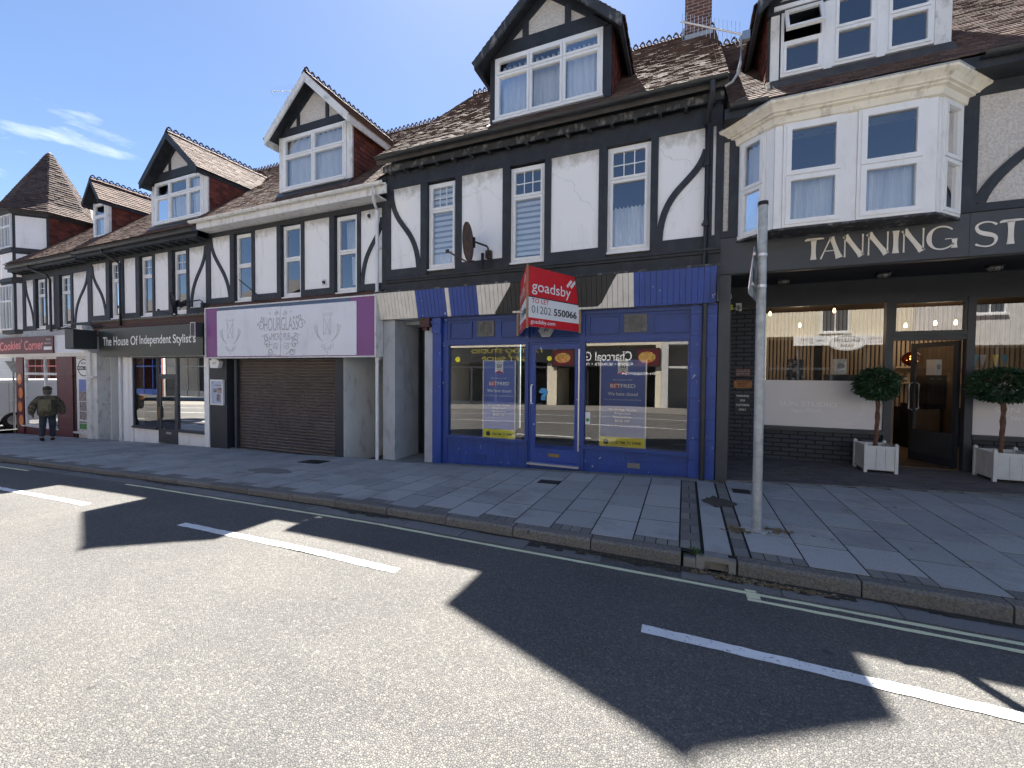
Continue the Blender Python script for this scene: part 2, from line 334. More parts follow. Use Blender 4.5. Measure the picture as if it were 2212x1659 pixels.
M['joint'] = plain('dark_joint', (.012, .0125, .010), .95, .3, 10, bs=.2)

def leaf_mat(name, lo, hi):
    m, nt, p = _new(name)
    g = nt.nodes.new('ShaderNodeNewGeometry'); rp = ramp(nt, [(0, lo), (1, hi)]); nt.links.new(g.outputs['Random Per Island'], rp.inputs[0])
    nt.links.new(rp.outputs[0], p.inputs['Base Color']); p.inputs['Roughness'].default_value = .45; return m
M['leaf'] = leaf_mat('bay_leaves', (.014, .042, .018), (.040, .100, .040))
M['dead_leaf'] = leaf_mat('dead_leaves', (.07, .045, .022), (.26, .20, .11))

def food():
    m, nt, p = _new('food_photo'); v = coords(nt); n = noise(nt, v, 3.2, 5, .7)
    rp = ramp(nt, [(.30, (.05, .02, .01)), (.42, (.35, .10, .02)), (.5, (.62, .38, .12)), (.56, (.10, .16, .03)), (.62, (.55, .10, .03)), (.72, (.75, .60, .35))]); nt.links.new(n, rp.inputs[0])
    nt.links.new(rp.outputs[0], p.inputs['Base Color']); return m
M['food'] = food()
def camo():
    m, nt, p = _new('camouflage_cloth'); v = coords(nt)
    n = noise(nt, v, 9, 3, .6); rp = ramp(nt, [(.3, (.055, .050, .035)), (.45, (.15, .12, .075)), (.55, (.07, .075, .04)), (.68, (.20, .15, .11))])
    rp.color_ramp.interpolation = 'CONSTANT'; nt.links.new(n, rp.inputs[0])
    nt.links.new(rp.outputs[0], p.inputs['Base Color']); p.inputs['Roughness'].default_value = .9; bump(nt, p, noise(nt, v, 14, 4), .8, .03); return m
M['camo'] = camo()
M['jeans'] = plain('dark_denim', (.035, .042, .058), .9, .35, 9, bs=.5, bscale=30)
M['skin'] = plain('skin', (.42, .25, .18), .55, .05, bs=.05)
M['cap'] = plain('dark_cap', (.05, .045, .035), .9, .3, 20, bs=.3)
M['shoe'] = plain('black_shoe', (.012, .012, .012), .6, .1, bs=.1)

# ---------------------------------------------------------------- mesh helpers
_TXT = {}
def text_mesh(s, bold=0.0):
    k = (s, bold)
    if k in _TXT: return _TXT[k]
    cu = bpy.data.curves.new('t', 'FONT'); cu.body = s; cu.size = 1; cu.offset = bold; cu.resolution_u = 4
    o = bpy.data.objects.new('t', cu); COL.objects.link(o)
    dg = bpy.context.evaluated_depsgraph_get(); me = bpy.data.meshes.new_from_object(o.evaluated_get(dg))
    vs = [(v.co.x, v.co.y) for v in me.vertices]; fs = [tuple(p.vertices) for p in me.polygons]
    bpy.data.objects.remove(o); bpy.data.curves.remove(cu); bpy.data.meshes.remove(me)
    x0 = min(v[0] for v in vs); x1 = max(v[0] for v in vs); y0 = min(v[1] for v in vs); y1 = max(v[1] for v in vs)
    vs = [((x-x0)/(x1-x0), (y-y0)/(y1-y0)) for x, y in vs]
    _TXT[k] = (vs, fs, (x1-x0)/(y1-y0)); return _TXT[k]

SPLIT = set('render_panel blue_boarding cream_boarding black_boarding pier pilaster corner_post barge_board shutter_guide shop_pier wall flashing mullion curtain gutter eaves_board bay_boarding entry_wall passage_wall stall_riser shop_frame food_stickers dormer_wall partition food_picture flame_picture lettering timber_batten'.split())
class MB:
    def __init__(s, T=None): s.v = []; s.f = []; s.T = T
    def add(s, vs, fs):
        n = len(s.v)
        if s.T is not None: vs = [tuple(s.T @ Vector(p)) for p in vs]
        s.v += [tuple(p) for p in vs]; s.f += [tuple(i+n for i in f) for f in fs]; return s
    def box(s, x0, x1, y0, y1, z0, z1):
        return s.add([(x0, y0, z0), (x1, y0, z0), (x1, y1, z0), (x0, y1, z0), (x0, y0, z1), (x1, y0, z1), (x1, y1, z1), (x0, y1, z1)],
                     [(0, 3, 2, 1), (4, 5, 6, 7), (0, 1, 5, 4), (1, 2, 6, 5), (2, 3, 7, 6), (3, 0, 4, 7)])
    def hexa(s, p):                       # 8 points ordered as in box
        return s.add(p, [(0, 3, 2, 1), (4, 5, 6, 7), (0, 1, 5, 4), (1, 2, 6, 5), (2, 3, 7, 6), (3, 0, 4, 7)])
    def poly(s, pts, y0, y1):             # polygon in XZ, extruded along y
        n = len(pts)
        return s.add([(x, y0, z) for x, z in pts]+[(x, y1, z) for x, z in pts],
                     [tuple(range(n)), tuple(range(2*n-1, n-1, -1))]+[(i, (i+1) % n, n+(i+1) % n, n+i) for i in range(n)])
    def polyx(s, pts, x0, x1):            # polygon in YZ, extruded along x
        n = len(pts)
        return s.add([(x0, y, z) for y, z in pts]+[(x1, y, z) for y, z in pts],
                     [tuple(range(n)), tuple(range(2*n-1, n-1, -1))]+[(i, (i+1) % n, n+(i+1) % n, n+i) for i in range(n)])
    def polyz(s, pts, z0, z1):
        n = len(pts)
        return s.add([(x, y, z0) for x, y in pts]+[(x, y, z1) for x, y in pts],
                     [tuple(range(n-1, -1, -1)), tuple(range(n, 2*n))]+[(i, (i+1) % n, n+(i+1) % n, n+i) for i in range(n)])
    def band(s, a, b, y0, y1):            # strip between two XZ polylines
        for i in range(len(a)-1): s.poly([a[i], a[i+1], b[i+1], b[i]], y0, y1)
        return s
    def ring(s, ci, co, y0, y1):
        n = len(ci)
        for i in range(n): s.poly([ci[i], ci[(i+1) % n], co[(i+1) % n], co[i]], y0, y1)
        return s
    def tube(s, path, r, n=8, cap=True):
        path = [Vector(p) for p in path]; rs = r if isinstance(r, (list, tuple)) else [r]*len(path)
        rings = []; up = Vector((0, 0, 1))
        for i, p in enumerate(path):
            d = (path[min(i+1, len(path)-1)]-path[max(i-1, 0)]).normalized()
            a = d.cross(up)
            if a.length < .05: a = d.cross(Vector((1, 0, 0)))
            a.normalize(); b = d.cross(a)
            rings.append([p+(a*math.cos(2*math.pi*k/n)+b*math.sin(2*math.pi*k/n))*rs[i] for k in range(n)])
        vs = [q for rg in rings for q in rg]; fs = []
        for i in range(len(path)-1):
            for k in range(n): fs.append((i*n+k, i*n+(k+1) % n, (i+1)*n+(k+1) % n, (i+1)*n+k))
        if cap: fs += [tuple(range(n)), tuple(range((len(path)-1)*n, len(path)*n))]
        return s.add(vs, fs)
    def lathe(s, prof, c=(0, 0, 0), n=24, close=False):
        vs = []; fs = []
        for r, z in prof:
            for k in range(n): vs.append((c[0]+r*math.cos(2*math.pi*k/n), c[1]+r*math.sin(2*math.pi*k/n), c[2]+z))
        for i in range(len(prof)-1):
            for k in range(n): fs.append((i*n+k, i*n+(k+1) % n, (i+1)*n+(k+1) % n, (i+1)*n+k))
        if close: fs += [tuple(range(n)), tuple(range((len(prof)-1)*n, len(prof)*n))]
        return s.add(vs, fs)
    def text(s, t, x0, x1, z0, z1, y, d=.004, bold=0.0, flip=False, slope=0.0, arc=0.0):
        vs, fs, _ = text_mesh(t, bold); n = len(vs)
        P = []
        for u, w in vs:
            x = (x1+(x0-x1)*u) if flip else (x0+(x1-x0)*u)
            P.append((x, y, z0+(z1-z0)*w+slope*u+arc*(4*u*(1-u))))
        return s.add(P, fs)
    def disc(s, cx, cz, r, y0, y1, n=20, rz=None):
        return s.poly([(cx+r*math.cos(2*math.pi*k/n), cz+(rz or r)*math.sin(2*math.pi*k/n)) for k in range(n)], y0, y1)
    def pieces(s):
        n = len(s.v); par = list(range(n))
        def find(a):
            while par[a] != a: par[a] = par[par[a]]; a = par[a]
            return a
        for f in s.f:
            for a in f[1:]:
                ra, rb = find(f[0]), find(a)
                if ra != rb: par[ra] = rb
        isl = {}
        for i in range(n): isl.setdefault(find(i), []).append(i)
        ids = list(isl); bx = []
        for k in ids:
            P = [s.v[i] for i in isl[k]]; bx.append(([min(p[j] for p in P) for j in range(3)], [max(p[j] for p in P) for j in range(3)]))
        m = len(ids); q = list(range(m))
        def fq(a):
            while q[a] != a: q[a] = q[q[a]]; a = q[a]
            return a
        sz = [max(b[1][j]-b[0][j] for j in range(3)) for b in bx]
        for a in range(m):
            for b in range(a+1, m):
                g = math.sqrt(sum(max(0, bx[a][0][j]-bx[b][1][j], bx[b][0][j]-bx[a][1][j])**2 for j in range(3)))
                if g <= max(.02, .5*max(sz[a], sz[b])): q[fq(a)] = fq(b)
        grp = {}
        for a in range(m): grp.setdefault(fq(a), set()).update(isl[ids[a]])
        out = []
        for vs in grp.values():
            o = MB(); mp = {i: k for k, i in enumerate(sorted(vs))}; o.v = [s.v[i] for i in sorted(vs)]; o.f = [tuple(mp[i] for i in f) for f in s.f if f[0] in vs]; out.append(o)
        return out
    def build(s, name, mat, parent=None, smooth=False, bev=0, local=False):
        if name in SPLIT and len(s.f) < 400:
            ps = s.pieces()
            if len(ps) > 1:
                r = [p._build(name, mat, parent, smooth, bev, local) for p in ps]; return r[0]
        return s._build(name, mat, parent, smooth, bev, local)
    def _build(s, name, mat, parent=None, smooth=False, bev=0, local=False):
        me = bpy.data.meshes.new(name)
        off = Vector((0, 0, 0)); p = parent
        if not local:
            while p is not None: off += p.location; p = p.parent
        me.from_pydata([tuple(Vector(v)-off) for v in s.v], [], s.f)
        bm = bmesh.new(); bm.from_mesh(me); bmesh.ops.recalc_face_normals(bm, faces=bm.faces); bm.to_mesh(me); bm.free()
        if smooth:
            for q in me.polygons: q.use_smooth = True
            me.set_sharp_from_angle(angle=R(35))
        me.materials.append(M[mat] if isinstance(mat, str) else mat)
        o = bpy.data.objects.new(name, me); COL.objects.link(o)
        if parent: o.parent = parent
        if bev:
            b = o.modifiers.new('bevel', 'BEVEL'); b.width = bev; b.segments = 2; b.limit_method = 'ANGLE'
        return o
def tag(o, label=None, cat=None, group=None, kind=None):
    if label: o['label'] = label
    if cat: o['category'] = cat
    if group: o['group'] = group
    if kind: o['kind'] = kind
    return o
def thing(name, label, cat, loc=(0, 0, 0), group=None, rz=0):
    o = bpy.data.objects.new(name, None); o.location = loc; o.rotation_euler = (0, 0, rz); o.empty_display_size = .2
    COL.objects.link(o); return tag(o, label, cat, group)
def dup(root, loc, label, rz=None):
    r = root.copy(); COL.objects.link(r); r.location = loc; r['label'] = label
    if rz is not None: r.rotation_euler = (0, 0, rz)
    for ch in list(root.children):
        c = ch.copy(); COL.objects.link(c); c.parent = r
        for g in ch.children:
            d = g.copy(); COL.objects.link(d); d.parent = c
    return r
def lerp(tab, x):
    if x <= tab[0][0]: a, b = tab[0], tab[1]
    elif x >= tab[-1][0]: a, b = tab[-2], tab[-1]
    else:
        for a, b in zip(tab, tab[1:]):
            if a[0] <= x <= b[0]: break
    return a[1]+(b[1]-a[1])*(x-a[0])/(b[0]-a[0])

# ---------------------------------------------------------------- ground heights
ZB = [(-90, -2.6), (-24, -.74), (-16, -.50), (-12, -.385), (-9, -.32), (-4.4, -.158), (0, .018), (4.5, .03), (40, .05)]
ZK = [(-90, -2.3), (-24, -.54), (-14, -.30), (-8.8, -.165), (-4.2, -.045), (0, -.012), (4.5, -.012), (40, -.02)]
ZY = [(-90, -2.5), (-24, -.66), (-13.2, -.385), (-8, -.225), (-3.5, -.14), (0, -.148), (4.5, -.165), (40, -.17)]
def zpav(x, y):
    b, k = lerp(ZB, x), lerp(ZK, x)
    if y >= 0: return b
    return k+(b-k)*max(0, (y+2.98)/2.98)
def zroad(x, y):
    t = min(1.0, max(0.0, (-3.27-y)/1.6)); c = .035*t
    far = max(0.0, -y-5)*.022
    return lerp(ZY, x)+c-min(far, .2)
# ---------------------------------------------------------------- ground, road, pavement
def sheet(name, xs, ys, zf, mat, kind='structure', skip=None):
    v = [(x, y, zf(x, y)) for y in ys for x in xs]; n = len(xs); f = []
    for j in range(len(ys)-1):
        for i in range(n-1):
            if skip and skip((xs[i]+xs[i+1])/2, (ys[j]+ys[j+1])/2): continue
            f.append((j*n+i, j*n+i+1, (j+1)*n+i+1, (j+1)*n+i))
    o = MB().add(v, f).build(name, mat); tag(o, kind=kind); return o
def frange(a, b, s):
    n = max(1, int(round((b-a)/s))); return [a+(b-a)*i/n for i in range(n+1)]
def zfar(x, y):
    x = max(-90, min(40, x)); y = max(-13.4, min(-3.3, y)); return zroad(x, y)-.22
sheet('ground', [-900, -400, -150]+frange(-90, 40, 5)+[120, 400, 900], [-900, -300, -60, -13, -8, -3, 0, 4, 12, 60, 300, 900], zfar, 'asphalt')
sheet('road', frange(-90, 40, 1.0), frange(-14.3, -3.0, .4), zroad, 'asphalt')
sheet('side_road', frange(-60, -23.6, 2), [-3.0]+frange(-2, 40, 3), lambda x, y: zroad(x, -3.1)+.004 if y < 0 else zroad(x, -3.1)+.004+.01*y, 'asphalt')
# far pavement
o = MB()
for x in frange(-90, 39, 3):
    za, zb_ = zroad(x, -13.4), zroad(x+3, -13.4)
    o.hexa([(x, -17.2, za-.3), (x+3, -17.2, zb_-.3), (x+3, -14.2, zb_-.3), (x, -14.2, za-.3), (x, -17.2, za+.12), (x+3, -17.2, zb_+.12), (x+3, -14.2, zb_+.06), (x, -14.2, za+.06)])
tag(o.build('far_pavement', 'far_slab'), kind='structure')
# near pavement: base, slabs, setts
XE = -23.4
def yedge(x): return .0 if x < .5 else .02+.205*(x-.5)
sheet('pavement_base', frange(XE, 8, .3), [-2.92, -1.5, -.75, 0, 1.0, 2.45], lambda x, y: zpav(x, y)-.006, 'joint', skip=lambda x, y: y > 0 and x < .3)
def slab(mb, x0, x1, y0, y1, g=.008, h=0.0, t=.03, zf=zpav, lift=.0015):
    j = random.uniform(-lift, lift)+h; a, b, c, d = x0+g, x1-g, y0+g*1.5, y1-g*1.5
    tx = random.uniform(-lift, lift)
    P = [(a, c), (b, c), (b, d), (a, d)]
    mb.hexa([(x, y, zf(x, y)-t) for x, y in P]+[(x, y, zf(x, y)+j+(tx if x > a else 0)) for x, y in P])
sl, st = MB(), MB()
W = .44
def column(xa, xb, k, ytop):
    y = -2.85
    if k % 2 == 0:
        n = 4
        for i in range(n): slab(st, xa+(xb-xa)*i/n, xa+(xb-xa)*(i+1)/n, y, y+.15, .005)
        y += .15
    L = .54
    while y < ytop-.03:
        e = y+L
        if e > ytop-.16:
            if k % 2 == 0 or ytop-y > .3:
                if ytop-y > .2: slab(sl, xa, xb, y, ytop-.005); y = ytop
            if y < ytop-.05:
                for i in range(4): slab(st, xa+(xb-xa)*i/4, xa+(xb-xa)*(i+1)/4, y, ytop-.005, .005)
            break
        slab(sl, xa, xb, y, e); y = e
x = -.02; k = 0
while x > XE+.5: column(x-W, x, k, -.02); x -= W; k += 1
x = .60; k = 0
while x < 7.6: column(x, x+W, k, yedge(x+W/2)); x += W; k += 1
# border of setts and drain channel between the two shopfronts
for i in range(13):
    y = -2.85+i*.215
    if i % 2: slab(st, -.015, .175, y, y+.21, .005)
    else: slab(st, -.015, .085, y, y+.21, .005); slab(st, .085, .175, y, y+.21, .005)
    slab(st, .46, .59, y, y+.21, .005)
for i in range(4): slab(sl, .20, .44, -2.86+i*.71, -2.86+(i+1)*.71, .004, h=.006)
tag(sl.build('pavement', 'slab', bev=.0), kind='structure'); tag(st.build('pavement_setts', 'sett'), kind='structure')
# forecourt of dark blocks
fb = MB(); y = .03; row = 0
while y < 2.5:
    x = .5+(.11 if row % 2 else 0)
    while x < 7.6:
        if yedge(x+.1)+.09 < y+.02: slab(fb, x, x+.22, y, y+.11, .003, lift=.001)
        x += .22
    y += .11; row += 1
tag(fb.build('forecourt_paving', 'forecourt_block'), kind='structure')
ed = MB()
for x in frange(.5, 7.1, .6):
    a, b = yedge(x), yedge(x+.6)
    ed.hexa([(x+.003, a+.01, -.1), (x+.597, b+.01, -.1), (x+.597, b+.075, -.1), (x+.003, a+.075, -.1),
             (x+.003, a+.01, zpav(x, 0)+.012), (x+.597, b+.01, zpav(x+.6, 0)+.012), (x+.597, b+.075, zpav(x+.6, 0)+.012), (x+.003, a+.075, zpav(x, 0)+.012)])
tag(ed.build('forecourt_edging', 'kerb'), kind='structure')
tag(MB().hexa([(8, -2.85, -.2), (40, -2.85, -.2), (40, 2.5, -.2), (8, 2.5, -.2), (8, -2.85, 0), (40, -2.85, 0), (40, 2.5, .03), (8, 2.5, .03)]).build('pavement_beyond', 'slab'), kind='structure')
# kerb stones and gutter channel
kb, ch = MB(), MB()
def kstone(x0, x1):
    z0, z1 = zpav(x0, -2.98), zpav(x1, -2.98); r0_, r1_ = zroad(x0, -3.05)-.1, zroad(x1, -3.05)-.1
    j = random.uniform(-.004, .004); c = .022
    prof = lambda z, r: [(-2.855, r), (-2.995+j, r), (-2.995+j, z-c), (-2.995+c+j, z), (-2.855, z)]
    a = [(x0+.005, y, z) for y, z in prof(z0, r0_)]; b = [(x1-.005, y, z) for y, z in prof(z1, r1_)]
    n = 5; kb.add(a+b, [tuple(range(n)), tuple(range(2*n-1, n-1, -1))]+[(i, (i+1) % n, n+(i+1) % n, n+i) for i in range(n)])
x = .0
while x > -60: kstone(x-.86, x); x -= .86
x = .47
while x < 39: kstone(x, x+.9); x += .9
for xs, xe in ((-60, .0), (.0, 39)):
    x = xs
    while x < xe-.1:
        w = .78; P = [(x+.006, -3.215), (x+w-.006, -3.215), (x+w-.006, -3.0), (x+.006, -3.0)]
        gap = (-1.35 < x < -.3)
        if not gap: ch.hexa([(a, b, zroad(a, b)-.05) for a, b in P]+[(a, b, zroad(a, b)+.006+random.uniform(0, .002)) for a, b in P])
        x += w
tag(kb.build('kerb', 'kerb', bev=.006), kind='structure'); tag(ch.build('gutter_channel', 'channel'), kind='structure')
gd = MB(); rnd = random.Random(21)
for xs, xe in ((-14.0, .0), (.0, 7.5)):
    x = xs
    while x < xe-.05:
        w = rnd.uniform(.06, .14); a = (.018+.05*max(0, math.sin(x*1.3)+math.sin(x*3.1+1))*rnd.uniform(.5, 1.1)) if x < -1.5 or x > 1.2 else .05+.10*rnd.random()
        b = x+w; y1 = -2.998-min(a, .2)
        gd.add([(x, -2.997, zroad(x, -3.0)+.016), (b, -2.997, zroad(b, -3.0)+.016), (b, y1, zroad(b, y1)+.0095), (x, y1-.01*rnd.random(), zroad(x, y1)+.0095)], [(0, 1, 2, 3)]); x = b
tag(gd.build('gutter_dirt', 'gutter_dirt'), 'dark silt lying along the foot of the kerb', kind='stuff')
# drain outlet block set in the kerb line
dk = MB(); dk.box(.02, .125, -2.975, -2.86, -.16, -.055)
dk.box(.13, .20, -2.98, -2.86, -.16, -.02).box(.40, .46, -2.98, -2.86, -.16, -.02).box(.20, .40, -2.985, -2.86, -.055, -.008).box(.20, .40, -2.90, -2.86, -.16, -.055)
tag(dk.build('kerb_drain_outlet', 'concrete'), 'dark kerb drain outlet with leaf litter, between the two kerb runs', 'drain')
# road markings, each a sheet just above the road
def strip(mb, x0, x1, y0, y1, h=.005, step=.6, ragged=.0, zf=zroad):
    xs = frange(x0, x1, step); j = [random.uniform(-ragged, ragged) for _ in xs]; k = [random.uniform(-ragged, ragged) for _ in xs]
    v = [(x, y0+a, zf(x, y0)+h) for x, a in zip(xs, j)]+[(x, y1+a, zf(x, y1)+h) for x, a in zip(xs, k)]; n = len(xs)
    mb.add(v, [(i, i+1, n+i+1, n+i) for i in range(n-1)])
ym = MB(); strip(ym, -8.6, .55, -3.30, -3.255, step=.12, ragged=.004); strip(ym, .55, 30, -3.30, -3.255, step=.12, ragged=.004)
strip(ym, -60, -12.0, -3.30, -3.25)
strip(ym, .50, 30, -3.415, -3.37, step=.12, ragged=.004)
strip(ym, .50, .60, -3.368, -3.302, step=.02, ragged=.004); strip(ym, .50, .585, -3.25, -3.19, step=.02, ragged=.006)
tag(ym.build('yellow_lines', 'line_yellow'), kind='structure')
wm = MB()
for a, b in ((-5.5, -2.36), (-.25, 2.9), (5.0, 8.1), (-10.7, -7.6), (-16, -12.8), (-21.3, -18.1), (-26.5, -23.3)):
    strip(wm, a, b, -4.215, -4.115, step=.07, ragged=.005)
strip(wm, -60, 30, -7.75, -7.65, step=.5); strip(wm, -60, 30, -11.5, -11.4, step=.5)
tag(wm.build('white_lines', 'line_white'), kind='structure')
# forecourt shop threshold slope and building-foot concrete strip
cs = MB()
for x in frange(-6.0, .0, .5):
    P = [(x, -.17), (x+.5, -.17), (x+.5, .0), (x, .0)]
    cs.hexa([(a, b, zpav(a, b)-.1) for a, b in P]+[(a, b, zpav(a, b)+.006) for a, b in P])
tag(cs.build('concrete_strip', 'concrete'), kind='structure')
# ---------------------------------------------------------------- tiles
def tiles(mb, O, U, V, rng, vlen, keep=None, w=.165, g=.10, t=.016, lift=.024, jit=.004, v0=0.0):
    O, U, V = Vector(O), Vector(U).normalized(), Vector(V).normalized(); N = U.cross(V)
    i = 0; v = v0
    while v < vlen-.02:
        a, b = rng(v+g*.5)
        u = a-(w/2 if i % 2 else 0)
        while u < b:
            ua, ub = max(u, a), min(u+w, b); u += w
            if ub-ua < .03: continue
            C = O+U*((ua+ub)/2)+V*(v+g/2)
            if keep and not keep(C): continue
            j = random.uniform(-jit, jit*1.3); e = .0025; k = random.uniform(-.004, .004)
            lo = O+V*(v+k); hi = O+V*min(v+g*1.25, vlen)
            h = lift+j; h2 = lift+j+random.uniform(-jit, jit)*.5
            p = [lo+U*(ua+e)+N*(h-t), lo+U*(ub-e)+N*(h2-t), hi+U*(ub-e)+N*0, hi+U*(ua+e)+N*0,
                 lo+U*(ua+e)+N*h, lo+U*(ub-e)+N*h2, hi+U*(ub-e)+N*(t*.5), hi+U*(ua+e)+N*(t*.5)]
            n = len(mb.v); mb.v += [tuple(q) for q in p]
            mb.f += [(n+4, n+5, n+6, n+7), (n, n+1, n+5, n+4), (n+1, n+2, n+6, n+5), (n+3, n, n+4, n+7)]
        v += g; i += 1
def crest(mb, p0, p1, step=.155, h=.15):
    p0, p1 = Vector(p0), Vector(p1); d = p1-p0; L = d.length; d.normalize(); n = max(1, int(L/step)); s = Vector((0, 0, 1)).cross(d).normalized()
    up = s.cross(-d) if s.cross(-d).z > 0 else d.cross(s)
    T0 = Matrix(((d.x, s.x, up.x, 0), (d.y, s.y, up.y, 0), (d.z, s.z, up.z, 0), (0, 0, 0, 1)))
    for i in range(n):
        q = p0+d*(L*(i+.5)/n)
        T = Matrix.Translation(q+up*random.uniform(-.008, .008)) @ T0 @ Matrix.Rotation(random.uniform(-.05, .05), 4, 'Y')
        m = MB(T); w = L/n*.5
        m.add([(-w, -.085, -.045), (w, -.085, -.045), (w, 0, .045), (-w, 0, .045), (-w, .085, -.045), (w, .085, -.045)], [(0, 1, 2, 3), (3, 2, 5, 4)])
        co = [(-w*.92, .03), (-w*.80, .085), (-w*.42, h*.83), (-w*.3, h), (w*.3, h), (w*.42, h*.83), (w*.80, .085), (w*.92, .03)]
        ci = [(-w*.45, .045), (-w*.5, .075), (-w*.3, h*.64), (-w*.12, h*.72), (w*.12, h*.72), (w*.3, h*.64), (w*.5, .075), (w*.45, .045)]
        m.ring(ci, co, -.011, .011)
        mb.v += []; nn = len(mb.v); mb.v += m.v; mb.f += [tuple(a+nn for a in f) for f in m.f]

SL = .9                                           # roof slope, rise per metre
YR = 3.8                                          # ridge line
def zmain(ze, y): return ze+SL*(y+.35)
def main_roof(root, x0, x1, ze, holes=(), crest_on=True, tile=True):
    zr = zmain(ze, YR); L = math.hypot(YR+.35, zr-ze)
    b = MB()
    b.polyx([(-.35, ze-.03), (YR, zr-.03), (YR+YR+.8, ze-.3), (YR+YR+.8, ze-.42), (YR, zr-.16), (-.30, ze-.13)], x0, x1)
    ro = b.build('roof', 'slate', root)
    t = MB()
    def keep(c):
        for (a, bx, yy) in holes:
            if a < c.x < bx and c.y > yy: return False
        return True
    tiles(t, (x0, -.38, ze-.03), (1, 0, 0), (0, 1, SL), lambda v: (0, x1-x0), L, keep)
    t.build('tiling', 'roof_tile', ro)
    if crest_on:
        c = MB(); crest(c, (x0, YR, zr+.02), (x1, YR, zr+.02)); c.build('ridge_crest', 'crest', ro)
    return ro
def gutter(root, x0, x1, z, mat='gutter', r=.058, y=-.42, fascia=True, fmat=None, brackets=True, name='gutter'):
    g = MB(); n = 9
    seg = frange(x0, x1, 1.9)
    for xa, xb in zip(seg, seg[1:]):
        pr = [(y+r*math.cos(math.pi+math.pi*k/(n-1)), z+r*math.sin(math.pi+math.pi*k/(n-1))) for k in range(n)]
        pi_ = [(y+(r-.006)*math.cos(math.pi+math.pi*k/(n-1)), z+(r-.006)*math.sin(math.pi+math.pi*k/(n-1))+.002) for k in range(n)]
        g.polyx(pr+pi_[::-1], xa, xb)
    if brackets:
        for xa in seg[1:-1]:
            rr_ = r+.01
            pr = [(y+rr_*math.cos(math.pi+math.pi*k/(n-1)), z+rr_*math.sin(math.pi+math.pi*k/(n-1))) for k in range(n)]
            g.polyx(pr+[(y+.0, z+.004)], xa-.05, xa+.05)
    go = g.build(name, mat, root, smooth=True)
    return go
def downpipe(root, path, r=.034, mat='gutter', collars=(), name='downpipe'):
    d = MB(); d.tube(path, r, 10)
    for (x, y, z) in collars: d.tube([(x, y, z-.04), (x, y, z+.04)], r+.01, 10); d.box(x-.06, x+.06, y+r*.5, y+r+.03, z-.012, z+.012)
    return d.build(name, mat, root, smooth=True)

# ---------------------------------------------------------------- windows
def frame_rect(mb, x0, x1, z0, z1, w, y0, y1):
    mb.box(x0, x0+w, y0, y1, z0, z1).box(x1-w, x1, y0, y1, z0, z1).box(x0+w, x1-w, y0, y1, z1-w, z1).box(x0+w, x1-w, y0, y1, z0, z0+w)
def cloth(mb, x0, x1, z0, z1, y, amp=.018, waves=9, seed=0, droop=0.0, both=0):
    rnd = random.Random(seed); n = int(max(18, waves*6)); ph = rnd.random()*6; hs = [rnd.uniform(.5, 1.4) for _ in range(waves+2)]
    vs = []; fs = []
    for j in range(9):
        w = j/8
        for i in range(n+1):
            u = i/n; a = amp*1.5*(.45+.55*(1-w))*hs[int(u*waves)]
            top = droop*math.sin(math.pi*u)
            vs.append((x0+(x1-x0)*u, y+a*math.sin(u*waves*2*math.pi+ph+w*.8*math.sin(u*5)), z1-top-(z1-top-z0)*(w)))
    for j in range(8):
        for i in range(n): fs.append((j*(n+1)+i, j*(n+1)+i+1, (j+1)*(n+1)+i+1, (j+1)*(n+1)+i))
    mb.add(vs, fs)
